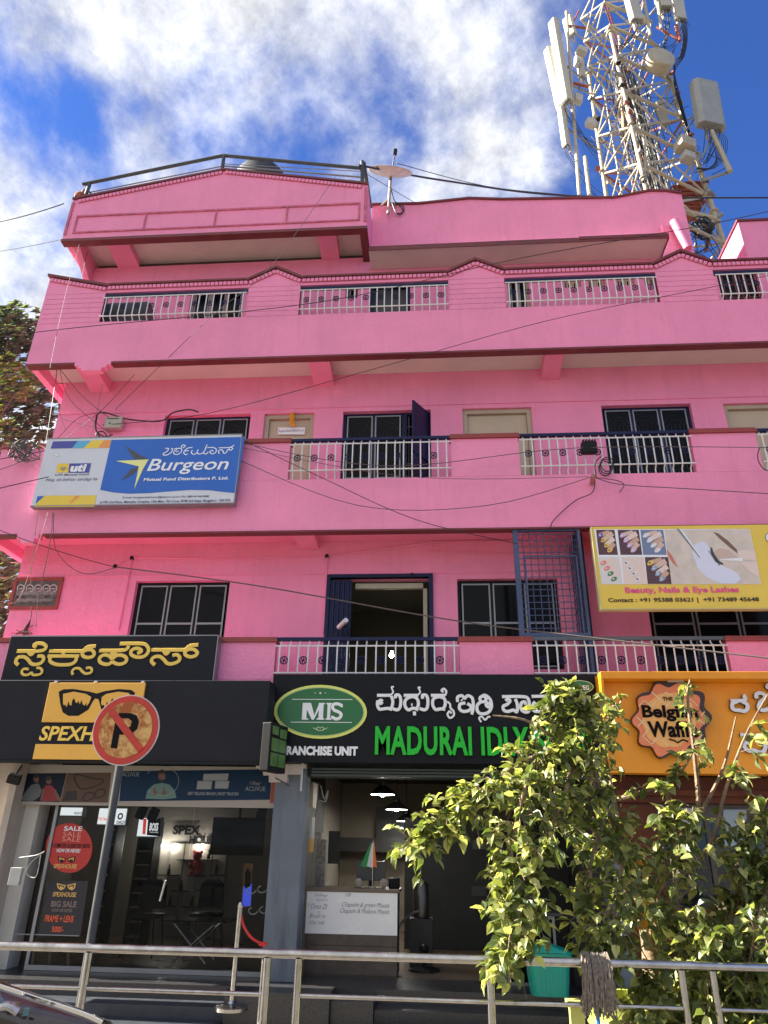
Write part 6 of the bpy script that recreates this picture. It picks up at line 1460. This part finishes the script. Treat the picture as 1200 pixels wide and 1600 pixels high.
for l in leaves:
    if id(l) in ids: continue
    v, f = leaf_verts(l[3], l[3]*.66, rs.uniform(.5, 1.6)); M = orient(l[1], l[2]); rest.add([l[0]+M @ Vector(q) for q in v], f)
me = bpy.data.meshes.new('leaves'); me.from_pydata([tuple(v) for v in rest.v], [], rest.f); me.materials.append(SHM)
tag(link('leaves', me, None), kind='stuff'); o = bpy.data.objects[me.name] if me.name in bpy.data.objects else None
lo = [x for x in COL.objects if x.name.startswith('leaves')][-1]; lo.parent = sh; lo.location = -wloc(sh)
NLEAF = len(leaves)

# ------------------------------------------------------------------ tree at the left behind the building
TBARK = mat('tree_bark', (.055, .05, .042), .9, var=.4, vscale=6)
def crown_tree(name, base, label, blobs, n, lsz, mt, trunk_r=.18, limbs=True, par=None, seed=3):
    r_ = random.Random(seed); t = empty(name, base, label, 'tree')
    top = Vector(blobs[0][0])
    MB().path(smooth_poly([base, Vector(base).lerp(top, .35)+Vector((.3, 0, 0)), Vector(base).lerp(top, .75)+Vector((-.2, .1, 0)), top], 5), [trunk_r*(1-.045*i) for i in range(16)], 9).build('trunk', TBARK, t, smooth=True)
    mb = MB(); br = MB()
    for c, rad in blobs:
        c = Vector(c); s0 = Vector(base).lerp(top, .6)
        br.path(smooth_poly([s0, s0.lerp(c, .5)+Vector((r_.gauss(0, .2), 0, -.2)), c], 5), [.07*(1-.08*i) for i in range(11)], 6)
        for j in range(int(n*rad**2)):
            d = Vector((r_.gauss(0, 1), r_.gauss(0, 1), r_.gauss(0, 1))).normalized(); p = c+d*rad*(r_.random()**.45)
            if r_.random() < .12: br.path([c.lerp(p, .3), p], [.018, .006], 4)
            for k in range(r_.randint(5, 8)):
                ld = (d+Vector((r_.gauss(0, .8), r_.gauss(0, .8), r_.gauss(-.1, .8)))).normalized(); s = r_.uniform(.7, 1.3)*lsz
                v, f = leaf_verts(s, s*.26, 1.2); M = orient(ld, r_.uniform(-2, 2)); mb.add([p+Vector((r_.gauss(0, .05),)*3)+M @ Vector(q) for q in v], f)
    br.build('branches', TBARK, t, kind='stuff')
    me = bpy.data.meshes.new('foliage'); me.from_pydata([tuple(v) for v in mb.v], [], mb.f); me.materials.append(mt)
    o = bpy.data.objects.new('foliage', me); COL.objects.link(o); o.parent = t; o.location = -Vector(base); o['kind'] = 'stuff'
    return t
TL = leaf_mat('tree_leaf', (.065, .085, .05), (.19, .22, .12), .3); TLY = leaf_mat('tree_leaf_yellow', (.065, .095, .028), (.17, .20, .04), .3)
Yt = 14.0
crown_tree('tree', (-12.2, Yt, 0), 'tall grey-green tree with narrow leaves beyond the left corner', [(at(20, 560, Yt), 1.3), (at(45, 510, Yt), .75), (at(-40, 600, Yt+1), 2.0), (at(60, 650, Yt+1), 1.1), (at(10, 670, Yt+1), 1.2), (at(80, 600, Yt+1.5), .8), (at(-60, 520, Yt), 1.3), (at(15, 520, Yt), .8), (at(-20, 750, Yt), 1.5), (at(-60, 900, Yt), 2.0)], 85, .13, TL, .2, seed=5)
Yt2 = 12.2
crown_tree('tree', (-11.2, Yt2, 0), 'yellower small tree in front of the grey-green tree at the far left', [(at(-8, 600, Yt2), .7), (at(15, 590, Yt2), .42), (at(35, 600, Yt2), .35), (at(-10, 640, Yt2), .6)], 60, .12, TLY, .1, seed=9)
crown_tree('tree', (-10.3, 13, 0), 'green tree showing in the gap left of the stone plaque', [(at(2, 905, 13), .8), (at(-10, 950, 13), .9), (at(15, 880, 13), .45), (at(-30, 1000, 13), 1.2)], 60, .13, TL, .12, seed=12)

# ------------------------------------------------------------------ steel street railing
YR = 5.6
rl = empty('street_railing', (-.5, YR, .12), 'polished stainless steel pedestrian railing running across the pavement edge', 'railing')
def rp(p): return at(*p, YR)
zr = 1.165
MB().tube((-5.5, YR, zr), (6.0, YR, zr), .027, 14).build('top_rail', STEEL, rl, smooth=True)
def postx(px): return X(px, 1500, YR)
PX_ = [-190, 138, 418, 467, 765, 1062, 1110, 1400]
secs = [(-480, -190), (-190, 138), (138, 424), (467, 765), (765, 1062), (1110, 1400)]
zmid, zlow = .93, .70
for a, b in secs:
    for z in (zmid, zlow): MB().tube((postx(a), YR, z), (postx(b), YR, z), .0135, 10).build('mid_rail', STEEL, rl, smooth=True)
for i, px in enumerate(PX_):
    MB().tube((postx(px), YR, .12), (postx(px), YR, zr-.025), .025, 12).build('post', STEEL, rl, smooth=True)
MB().tube((postx(407), YR+.12, .12), (postx(407), YR+.12, zr-.05), .018, 10).build('post', STEEL, rl, smooth=True)
for px in PX_: MB().lathe((postx(px), YR, .12), [(.06, 0), (.06, .01), (.03, .02)], 14).build('base_flange', STEEL, rl)

# ------------------------------------------------------------------ no parking sign
YN = 5.72
ns = empty('no_parking_sign', (X(143, 1475, YN), YN, .12), 'round rusty no parking sign on a grey pole behind the railing', 'traffic sign')
cN = at(196.5, 1140, YN-.05); polex = (X(143, 1475, YN)+X(182, 1215, YN))/2
MB().tube((polex, YN, .12), (polex, YN, cN.z+.1), .030, 12).build('pole', mat('pole_grey', (.045, .048, .05), .5, var=.3, dirt=.5), ns, smooth=True)
rN = .272
def disc(r, y0, y1, m, nm, ry=None):
    return MB().prism([(cN.x+r*math.cos(t), cN.z+r*math.sin(t)) for t in [2*math.pi*i/48 for i in range(48)]], y0, y1).build(nm, m, ns)
yN = YN-.05
disc(rN, yN, yN+.006, mat('sign_rim_white', (.55, .50, .46), .5, var=.3, dirt=.4), 'disc'); disc(rN*.965, yN-.003, yN-.0005, mat('sign_red', (.52, .035, .02), .5, var=.15, vscale=9), 'red_ring')
RUST = blotch('rusty_cream', (.66, .40, .13), (.36, .09, .015), 10, .42, .58)
disc(rN*.79, yN-.006, yN-.0035, RUST, 'disc_face')
def sx(u, v): # zoom (0,980) x2.857 -> local
    return at(u/2.857, 980+v/2.857, yN)
PB = mat('sign_letter', (.010, .009, .010), .7, spec=.1)
Pp = [(495, 540), (520, 400), (535, 384), (585, 384), (612, 395), (622, 420), (615, 455), (590, 475), (560, 480), (535, 480), (524, 542)]
Pq = [(545, 408), (575, 408), (590, 420), (585, 442), (570, 452), (540, 455)]
MB().sheet([(sx(*q).x, sx(*q).z) for q in Pp], yN-.008).build('letter', PB, ns); MB().sheet([(sx(*q).x, sx(*q).z) for q in Pq], yN-.0095).build('letter_hole', RUST, ns)
a = 1; d45 = Vector((1, -1.0)).normalized(); nn = Vector((d45.y, -d45.x)); L2 = rN*.80; w2 = rN*.10
MB().sheet([(cN.x+d45.x*s1_*L2+nn.x*s2_*w2, cN.z+d45.y*s1_*L2+nn.y*s2_*w2) for s1_, s2_ in ((-1, -1), (1, -1), (1, 1), (-1, 1))], yN-.011).build('red_bar', MATS['sign_red'], ns)
MB().box(polex-.05, polex+.05, yN+.008, yN+.05, cN.z-.02, cN.z+.02).build('clamp', GREYM, ns)
# ------------------------------------------------------------------ queue stanchion with red rope
ys_ = 8.62; px_ = at(362, 1568, ys_).x
sn = empty('queue_stanchion', (px_, ys_, .29), 'chrome rope stanchion standing on the step in front of the shop glass', 'stanchion')
zt_s = at(372, 1418, ys_).z
MB().lathe((px_, ys_, .291), [(.17, 0), (.17, .03), (.15, .045), (.05, .06), (.035, .08)], 28).build('base', STEEL, sn, smooth=True); MB().tube((px_, ys_, .36), (px_, ys_, zt_s), .027, 12).build('pole', STEEL, sn, smooth=True); MB().lathe((px_, ys_, zt_s), [(.03, 0), (.034, .02), (.02, .05)], 12).build('cap', STEEL, sn)
ro = at(376, 1427, ys_); re_ = at(411, 1475, 8.7)
rpe = MB().path(smooth_poly([ro, at(381, 1447, ys_), at(394, 1466, ys_), re_], 6), .014, 8).build('rope', mat('rope_red', (.55, .03, .03), .7), None, 'red barrier rope hanging from the chrome stanchion', 'rope', smooth=True); MB().ico(re_, .035, 1, (1.6, 1, .8)).build('hook', MATS['rope_red'], rpe)
# ------------------------------------------------------------------ dustbin
yd = 8.95; tD = lambda u, v: (780+u/2.857, 1380+v/2.857)
pb_ = at(*tD(240, 500), yd); zb_ = FL
db = empty('dustbin', (pb_.x, yd+.25, FL), 'teal green plastic dustbin with pointed lid beside the doorway', 'dustbin')
GRN = mat('bin_green', (.0, .30, .22), .38, var=.06)
zl = at(*tD(228, 332), yd).z; zt_b = at(*tD(228, 268), yd).z
wb, wt = .20, .24
def frust(x, y, z0, z1, w0, d0, w1, d1, k=16, ribs=True):
    vs = []
    for z, w, d in ((z0, w0, d0), (z1, w1, d1)):
        for i in range(k*4):
            t = 2*math.pi*i/(k*4); c, s = math.cos(t), math.sin(t); q = (abs(c)**5+abs(s)**5)**(-1/5); rr_ = (1+(.012 if i % 2 and ribs else 0))
            vs.append((x+w*c*q*rr_, y+d*s*q*rr_, z))
    n = k*4; fs = [(i, (i+1) % n, n+(i+1) % n, n+i) for i in range(n)]+[tuple(range(n-1, -1, -1)), tuple(range(n, 2*n))]
    return MB().add(vs, fs)
frust(pb_.x-.01, yd+.22, FL+.005, zl, wb-.01, .19, wt-.01, .22).build('body', GRN, db)
frust(pb_.x-.01, yd+.22, zl+.002, zl+.035, wt+.012, .24, wt+.015, .245, ribs=False).build('lid_rim', GRN, db)
xb_ = pb_.x-.01; hh = zt_b-zl-.035
MB().add([(xb_-wt-.01, yd-.02, zl+.037), (xb_+wt+.01, yd-.02, zl+.037), (xb_+wt+.01, yd+.46, zl+.037), (xb_-wt-.01, yd+.46, zl+.037), (xb_-.06, yd+.04, zl+hh), (xb_+.06, yd+.04, zl+hh), (xb_+.06, yd+.40, zl+hh), (xb_-.06, yd+.40, zl+hh), (xb_, yd+.22, zl+hh+.035)],
         [(0, 1, 5, 4), (1, 2, 6, 5), (2, 3, 7, 6), (3, 0, 4, 7), (4, 5, 8), (5, 6, 8), (6, 7, 8), (7, 4, 8), (0, 3, 2, 1)]).build('lid', GRN, db, bevel=.012)
# ------------------------------------------------------------------ mop hanging on the railing
mp_ = empty('mop', at(928, 1500, YR-.04), 'grey string mop hung head up over the steel railing', 'mop')
mm = MB(); rm_ = random.Random(4); MOPM = mat('mop_grey', (.20, .165, .13), .9, var=.5, vscale=50)
ctp = at(928, 1492, YR)
for i in range(150):
    u = rm_.uniform(-1, 1); x = ctp.x+u*.095; back = rm_.uniform(-.075, -.035)
    top_ = Vector((x*.9+ctp.x*.1, YR-.02, zr+.035+rm_.uniform(0, .03))); pts = [Vector((x, YR+.04, zr+.02)), top_, Vector((x+rm_.gauss(0, .006), YR+back, zr-.02)), Vector((x+rm_.gauss(0, .012), YR+back-.01, zr-.14)), Vector((x+rm_.gauss(0, .016)+.01*u, YR+back, zr-rm_.uniform(.20, .30)))]
    mm.path(smooth_poly(pts, 3), rm_.uniform(.0035, .0055), 4)
mm.build('mop_strings', MOPM, mp_, kind='stuff')
MB().tube((ctp.x-.01, YR+.06, .2), (ctp.x-.0, YR+.045, zr), .013, 8).build('handle', mat('handle_blue', (.02, .16, .55), .4), mp_, smooth=True)
# ------------------------------------------------------------------ green planter drum around the trunk
gp = empty('planter_drum', (X(985, 1580, 6.6), 6.6, .12), 'cut yellow-green plastic drum standing behind the mop', 'drum')
pd = at(985, 1575, 6.6); GD = mat('drum_green', (.30, .34, .05), .55, var=.2, dirt=.5)
MB().lathe((pd.x, 6.6, .12), [(.30, 0), (.31, .02), (.31, .25), (.325, .27), (.31, .29), (.31, .52), (.325, .54), (.31, .56), (.31, at(985, 1568, 6.6).z-.12), (.33, at(985, 1566, 6.6).z-.10), (.33, at(985, 1562, 6.6).z-.10), (.28, at(985, 1562, 6.6).z-.10), (.28, .5)], 28).build('drum_body', GD, gp, smooth=True)
MB().box(X(890, 1570, 5.9), X(912, 1570, 5.9), 5.9, 5.96, .3, Z(900, 1572, 5.9)).box(X(886, 1570, 5.9), X(916, 1570, 5.9), 5.88, 5.98, Z(900, 1572, 5.9)+.002, Z(900, 1569, 5.9)+.02).build('wooden_stake', mat('stake_yellow', (.62, .60, .16), .7, var=.2), None, 'short yellow-green painted stake left of the mop', 'stake')

# ------------------------------------------------------------------ parked motorcycle, lower left corner
MC = mat('bike_maroon', (.035, .008, .010), .16, coat=.8, var=.3); RUB = mat('rubber', (.012, .012, .012), .8); CHR = mat('chrome', (.7, .7, .7), .12, metal=1); SEATM = mat('seat_black', (.012, .011, .012), .45, var=.3, vscale=30)
def motorcycle():
    ym = 4.35
    p = at(30, 1562, ym); bx = p.x; H = p.z
    t = empty('motorcycle', (bx-.1, ym, 0), 'maroon and black motorcycle parked at the kerb in the lower left corner', 'motorcycle')
    def whl(x, nm='wheel'):
        w = MB().path([(x+.29*math.cos(a), ym, .30+.29*math.sin(a)) for a in [2*math.pi*i/28 for i in range(29)]], .05, 8, False).build(nm, RUB, t, smooth=True)
        MB().path([(x+.23*math.cos(a), ym, .30+.23*math.sin(a)) for a in [2*math.pi*i/28 for i in range(29)]], .015, 6, False).build('rim', CHR, w, smooth=True)
        MB().lathe((x, ym-.05, .30), [(.06, 0), (.06, .1)], 12, tilt=Matrix.Rotation(R(-90), 3, 'X')).build('hub', CHR, w)
        s_ = MB()
        for i in range(10): a = 2*math.pi*i/10; s_.tube((x+.05*math.cos(a), ym, .30+.05*math.sin(a)), (x+.23*math.cos(a), ym, .30+.23*math.sin(a)), .006, 4)
        s_.build('spokes', CHR, w)
    whl(bx-.75); whl(bx+.55)
    def body(nm, prof, m, seg=20, sq=1.0, ex=2.6):
        # prof: (x, zc, halfheight, halfwidth)
        rings = []; mb = MB(); n = seg
        for x, zc, hh_, hw in prof:
            rings += [(x, ym+hw*abs(math.cos(t))**(2/ex)*(1 if math.cos(t) > 0 else -1), zc+hh_*abs(math.sin(t))**(2/ex)*(1 if math.sin(t) > 0 else -1)) for t in [2*math.pi*i/n for i in range(n)]]
        k = len(prof); fs = [(i*n+j, i*n+(j+1) % n, (i+1)*n+(j+1) % n, (i+1)*n+j) for i in range(k-1) for j in range(n)]+[tuple(range(n-1, -1, -1)), tuple((k-1)*n+j for j in range(n))]
        return mb.add(rings, fs).build(nm, m, t, smooth=True)
    x = lambda px: at(px, 1565, ym).x
    zt = lambda px, py: at(px, py, ym).z
    # seat cowl sloping down to the right, as seen over the kerb
    prof = []
    for px, py in ((-90, 1505), (-40, 1520), (0, 1540), (30, 1549), (60, 1559), (100, 1571), (140, 1584), (170, 1597), (185, 1612)):
        top = zt(px, py); hh_ = .10 if px < 150 else .06; prof.append((x(px), top-hh_, hh_, .15 if px < 120 else .10))
    body('seat', prof, mat('bike_gloss', (.012, .008, .010), .14, var=.5, vscale=7, coat=.6))
    tp_ = [Vector((a, ym-.045, b+c+.004)) for a, b, c, d in prof[2:8]]
    MB().path(smooth_poly(tp_, 4), [(.012, .003)]*21, 6, True, flat=(0, 1, 0)).build('highlight_trim', CHR, t)  # chrome strip added along the crest in place of its silvery highlight
    MB().path(smooth_poly([(x(30), ym-.19, zt(30, 1556)-.02), (x(45), ym-.2, zt(45, 1560)), (x(60), ym-.19, zt(60, 1566)-.01)], 4), .022, 8).build('catch', mat('worn_silver', (.4, .4, .4), .3, metal=.8, var=.3, vscale=30), t, smooth=True)
    body('tail_panel', [(a, b-.12, .10, d+.02) for a, b, c, d in prof[1:-1]], MC)
    st1 = MB()
    for i in range(len(prof)-3): st1.tube((prof[i+1][0], ym-.19, prof[i+1][1]-.10), (prof[i+2][0], ym-.19, prof[i+2][1]-.10), .012, 6)
    st1.build('highlight_trim', CHR, t)
    gb = MB().path(smooth_poly([(x(30), ym-.16, zt(30, 1552)-.04), (x(10), ym-.2, zt(10, 1543)+.05), (x(-40), ym-.2, zt(-40, 1520)+.07), (x(-90), ym-.15, zt(-90, 1505)+.04)], 5), .016, 8).build('grab_rail', mat('scratched_grey', (.22, .22, .22), .35, metal=.6), t, smooth=True)
    def sticker(px0, py0, px1, py1, m, dy=-.185):
        a_ = at(px0, py1, ym+dy); b_ = at(px1, py0, ym+dy); MB().box(a_.x, b_.x, ym+dy-.004, ym+dy, a_.z, b_.z).build('sticker', m, t)
    sticker(36, 1575, 47, 1587, mat('sticker_cyan', (.06, .15, .16), .5))
    sticker(20, 1566, 33, 1574, mat('sticker_amber', (.12, .06, .02), .5))
    MB().box(bx-.45, bx+.1, ym-.12, ym+.12, .30, .62).build('engine', GREYM, t, bevel=.04)
    body('fuel_tank', [(bx-.75, H-.10, .03, .06), (bx-.65, H-.06, .10, .13), (bx-.50, H-.05, .12, .15), (bx-.38, H-.10, .08, .12)], MC)
    MB().path([(bx-.7, ym-.35, H+.12), (bx-.74, ym-.15, H+.1), (bx-.78, ym, H+.05), (bx-.74, ym+.15, H+.1), (bx-.7, ym+.35, H+.12)], .013, 8).build('handlebar', CHR, t, smooth=True)
    MB().tube((bx-.72, ym-.06, H+.03), (bx-.92+.17, ym-.06, .30), .022, 8).tube((bx-.72, ym+.06, H+.03), (bx-.75, ym+.06, .30), .022, 8).build('front_fork', CHR, t)
    MB().lathe((bx-.92, ym, H-.02), [(.02, -.1), (.09, -.05), (.1, .04)], 16, tilt=Matrix.Rotation(R(-90), 3, 'Y')).build('headlight', CHR, t, smooth=True)
    MB().tube((bx-.2, ym-.16, .30), (bx+.62, ym-.17, .36), .045, 12).build('exhaust', CHR, t, smooth=True)
    MB().tube((bx+.3, ym-.1, .7), (bx+.55, ym-.1, .30), .02, 8).tube((bx+.3, ym+.1, .7), (bx+.55, ym+.1, .30), .02, 8).build('shock_absorber', CHR, t)
    MB().tube((bx-.05, ym-.02, .30), (bx-.1, ym-.3, .0), .014, 6).build('side_stand', BLACK, t)
motorcycle()

# ------------------------------------------------------------------ things on the balconies
p, q = at(168, 500, 9.95), at(224, 472, 9.95)
acu = empty('air_conditioner', ((p.x+q.x)/2, 9.8, 9.38), 'dark grey air conditioner unit behind the leftmost top balcony railing', 'air conditioner')
MB().box(X(163, 485, 9.7), X(230, 485, 9.7), 9.70, 10.0, 9.4, Z(200, 472, 9.7)).build('casing', mat('ac_grey', (.07, .08, .09), .5, var=.2), acu, bevel=.01)
g = MB()
for i in range(9): z = 9.45+i*.07; g.box(X(166, 485, 9.7), X(227, 485, 9.7), 9.685, 9.698, z, z+.02)
g.build('louvre_grille', mat('ac_dark', (.03, .035, .04), .5), acu)
jb = empty('junction_box', at(182, 667, YW, -.06), 'grey cable junction box on the second floor wall above the blue board', 'junction box')
MB().obox(at(182, 666, YW, -.08), .30, .12, .22).build('case', mat('jb_grey', (.40, .44, .36), .5, dirt=.3), jb, bevel=.015); MB().obox(at(182, 661, YW, -.145), .2, .006, .01).build('slot', BLACK, jb); MB().ico(at(177, 668, YW, -.145), .015, 1).build('knob', BLACK, jb)
# floodlight clipped to the second floor railing
fl2 = empty('flood_light', at(920, 700, 9.1), 'black floodlight clamped on the second floor railing with hanging cable coils', 'lamp')
MB().obox(at(920, 700, 9.15), .22, .14, .19, (.3, 0, 0)).build('head', BLACK, fl2, bevel=.03)
for i in range(5): MB().obox(at(911+i*4.5, 690, 9.12), .015, .10, .05, (.3, 0, 0)).build('fin', BLACK, fl2)
cable([at(950+11*math.cos(t)*(.8+.05*t % .3), 724+12*math.sin(t), 9.14, .01*t) for t in [i*.5 for i in range(38)]], .012, label='coil of black cable hanging from the second floor railing', k=2)
pp = MB().tube(at(925, 755, 9.28), at(927, 744, 9.05), .035, 10).build('pipe_stub', mat('pipe_brown', (.40, .16, .14), .5), None, 'short pink pipe stub poking out of the second floor balcony', 'pipe', smooth=True)
tag(pp, cat='pipe')
cm = empty('security_camera', at(540, 984, YW, -.25), 'small white security camera beside the folded blue shutter', 'camera')
MB().tube(at(532, 986, YW, -.2), at(546, 981, YW, -.4), .035, 10).build('body', SWHT, cm, smooth=True); MB().ico(at(541, 985, YW, -.25), .035, 1).build('lens', BLACK, cm); MB().tube(at(541, 983, YW, -.22), at(541, 978, YW, 0), .01, 5).build('bracket', BLACK, cm)
# shutter holder hooks over the door
for px, py in ((644, 897),): MB().tube(at(px, py, YW, -.05), at(px, py+8, YW, -.03), .02, 6).build('hook', BLACK, bld)
# a few turned leaves, yellow and orange
for px, py, Y in ((1010, 1395, 6.0), (1002, 1425, 5.95), (995, 1335, 6.2), (1012, 1440, 6.0), (1004, 1410, 6.0)):
    o = link('leaf', bpy.data.meshes['turned_leaf'] if 'turned_leaf' in bpy.data.meshes else MB().add(*leaf_verts(1.0, .7, 1.2)).mesh('turned_leaf', mat('leaf_orange', (.60, .26, .02), .5)), sh, at(px, py, Y)); o.rotation_euler = (rs.uniform(0, 3), rs.uniform(0, 3), rs.uniform(0, 3)); o.scale = (.10,)*3; o['label'] = 'orange-yellow turned leaf'
# foot of the wall tangle, roots of old creeper
tg = MB(); rt_ = random.Random(2)
for i in range(9):
    a = at(43+rt_.uniform(-3, 3), 985, YW, -.05); tg.path(smooth_poly([at(56, 950, YW, -.12), at(52, 970, YW, -.08), a, a+Vector((rt_.gauss(0, .09), -.03, -.07)), a+Vector((rt_.gauss(0, .14), -.05, rt_.uniform(-.12, .05)))], 4), .006, 4)
tag(tg.build('dry_creeper', mat('dry_twig', (.10, .06, .05), .9)), 'dry dark creeper twigs clinging above the charcoal Kannada board', 'creeper')

# ------------------------------------------------------------------ overhead wires and cables
def w_(pts, r, lab, m=None, sag=0):
    P = [at(a, b, Y) for a, b, Y in pts]; return cable(P, r, sag, 'cable', m, lab, 'cables strung across the facade')
w_([(-60, 356, 11), (100, 318, 9.5)], .016, 'dark wire from the left edge to the canopy corner', sag=.1)
w_([(-60, 400, 12), (96, 374, 9.6)], .012, 'thin wire entering from the left below the canopy', sag=.05)
w_([(560, 258, 9.3), (700, 283, 11), (890, 306, 13), (1200, 309, 14), (1300, 306, 15)], .030, 'thick dark cable from the roof rail to the right edge across the tower')
w_([(620, 255, 10.5), (760, 291, 12), (890, 305, 13)], .012, 'thin wire beside the thick roof cable')
w_([(560, 264, 9.3), (652, 319, 10)], .008, 'short thin wire from the roof rail down to the parapet')
w_([(1260, 316, 8.6), (1100, 352, 8.8), (800, 406, 8.9), (500, 472, 9.15), (100, 514, 9.1), (-60, 535, 9)], .009, 'long black wire crossing the top balcony diagonally')
w_([(1260, 418, 9.0), (1130, 445, 9.1), (860, 500, 9.1), (600, 572, 9.1), (330, 645, 9.6), (160, 664, 10)], .007, 'long thin wire dropping from the right edge to the junction box')
w_([(525, 275, 9.2), (420, 420, 9.1), (330, 495, 9.1), (180, 640, 9.6)], .006, 'thin wire falling from the canopy to the junction box')
w_([(124, 382, 9.2), (100, 470, 9.1), (78, 575, 9.1)], .004, 'vertical wire hanging from the canopy corner')
w_([(137, 392, 9.7), (126, 440, 9.6)], .005, 'short vertical wire beneath the canopy corner')
JB = [(90, 572, 9.5)]
for i, (l, r_) in enumerate((([(90, 572, 9.5), (80, 640, 9.3), (72, 690, 9.25)], .006), ([(90, 572, 9.5), (130, 620, 9.8), (180, 660, 10)], .009), ([(92, 572, 9.5), (110, 625, 9.8), (175, 680, 10)], .006), ([(88, 573, 9.5), (92, 640, 9.9), (110, 688, 10)], .005), ([(150, 645, 10), (120, 655, 10), (88, 688, 9.9)], .006), ([(98, 655, 10.05), (150, 668, 10), (170, 672, 10)], .006), ([(95, 690, 9.9), (160, 640, 9.9), (210, 585, 9.6)], .006), ([(140, 688, 9.95), (150, 650, 9.95), (160, 600, 9.7)], .005))):
    w_(l, r_, ['pale wire dropping left of the blue board', 'dark wire from the balcony underside to the junction box', 'wire from the balcony underside passing under the junction box', 'thin wire from the balcony underside down the left wall corner', 'wire sloping down left behind the blue board', 'short level wire left of the junction box', 'wire rising from behind the blue board to the balcony beam', 'thin upright wire above the blue board'][i], mat('wire_grey', (.14, .13, .13), .6) if i % 2 else None)
w_([(162, 690, 9.9), (150, 672, 9.9), (152, 648, 9.9), (165, 645, 9.95), (200, 655, 10), (250, 658, 10), (270, 645, 9.95), (295, 640, 9.9), (310, 644, 9.9)], .018, 'thick black cable looping over the junction box to the window')
w_([(152, 648, 9.9), (150, 672, 9.9), (162, 682, 9.9), (166, 680, 9.9), (160, 674, 9.9), (150, 678, 9.9), (156, 686, 9.9), (166, 683, 9.9), (176, 679, 9.95)], .016, 'black cable knot hanging left of the junction box')
# tangle at the left parapet
tg = MB(); rt_ = random.Random(8)
for i in range(22):
    c = at(36+rt_.uniform(-6, 6), 705+rt_.uniform(-4, 4), 9.12, rt_.uniform(-.08, .05)); ra, rb_, a0 = rt_.uniform(.10, .24), rt_.uniform(.08, .20), rt_.uniform(0, 6)
    tg.path([c+Vector((ra*math.cos(t+a0), .04*math.sin(2*t), rb_*math.sin(t))) for t in [5.2*j/16 for j in range(17)]], rt_.choice([.006, .009]), 4)
tag(tg.build('cable_tangle', mat('wire_dusty', (.10, .095, .09), .7)), 'tangled coil of dusty cables hanging on the left parapet beside the blue board', 'cable')
for i, (l, r_) in enumerate((([(-40, 724, 8), (30, 712, 9.1), (92, 700, 9.15)], .009), ([(-40, 745, 8), (30, 722, 9.1), (60, 690, 9.2)], .008), ([(-40, 772, 8), (76, 745, 9.0)], .009), ([(-30, 715, 8), (40, 690, 9.2), (90, 712, 9.1)], .006))):
    w_(l, r_, ['upper wire running from the left edge to the blue board', 'wire rising from the left edge into the cable tangle', 'lowest wire reaching the blue board from the left edge', 'thin wire arching over the left parapet'][i])
w_([(-40, 812, 8.8), (180, 886, 9.9)], .008, 'wire sloping down from the left edge to the first floor junction box', sag=.05)
w_([(182, 886, 9.98), (400, 915, 9.7), (700, 968, 9.3), (930, 997, 8.8), (1260, 1035, 8)], .014, 'thick grey wire crossing the first floor from the junction box to the right edge', mat('wire_mid', (.11, .085, .08), .6))
w_([(75, 800, 9.1), (60, 850, 9.2), (30, 935, 9.9), (4, 940, 9.9)], .006, 'thin pale wire hanging in front of the stone plaque', mat('wire_pale', (.40, .30, .27), .7))
w_([(60, 797, 9.1), (50, 870, 9.5), (48, 915, 9.98)], .008, 'pale cable hanging from the blue board to the plaque', MATS['wire_pale'])
w_([(82, 800, 9.1), (78, 850, 9.3), (60, 935, 9.9), (56, 980, 10)], .008, 'greyish cable trailing down beside the stone plaque', MATS['wire_grey'])
w_([(84, 800, 9.1), (88, 860, 9.5), (130, 896, 9.9), (180, 887, 9.98)], .008, 'brown cable sagging into the first floor junction box', MATS['wire_mid'])
w_([(380, 688, 9.2), (500, 745, 9.1), (650, 812, 9.1), (810, 850, 9.15)], .008, 'dark wire sloping from the blue board to the blue grille')
w_([(376, 720, 9.2), (560, 790, 9.15), (760, 790, 9.2), (925, 745, 9.05)], .008, 'sagging wire from the blue board to the pipe stub', MATS['wire_mid'])
w_([(380, 700, 9.2), (640, 745, 9.15), (920, 745, 9.05)], .006, 'nearly level wire under the second floor railing', MATS['wire_mid'])
w_([(927, 745, 9.05), (970, 757, 9.15), (1080, 764, 9.1), (1260, 775, 8.9)], .009, 'wire running right from the pipe stub along the fascia', MATS['wire_mid'])
w_([(927, 746, 9.05), (960, 750, 9.2), (975, 757, 9.25), (968, 769, 9.25)], .008, 'short drooping wire end right of the pipe stub')
w_([(930, 750, 9.05), (925, 770, 9.15), (898, 783, 9.25), (866, 812, 9.25), (860, 826, 9.2)], .010, 'black wire curling down the fascia from the pipe stub')
w_([(932, 748, 9.05), (930, 725, 9.0), (940, 712, 9.1)], .010, 'black wire linking the pipe stub with the cable coil')
w_([(350, 686, 9.2), (600, 728, 9.1), (900, 700, 9.1), (1260, 700, 8.9)], .008, 'wire crossing the second floor railings', MATS['wire_mid'])
w_([(1200, 697, 8.9), (1187, 700, 9), (1185, 720, 9.1), (1200, 735, 9.1), (1230, 720, 9)], .010, 'black wire loop at the right edge of the second floor')
w_([(590, 1095, 9), (815, 1060, 9.1), (830, 1051, 9.1)], .004, 'faint wire across the first floor parapet above the eatery sign', MATS['wire_pale']) if False else None
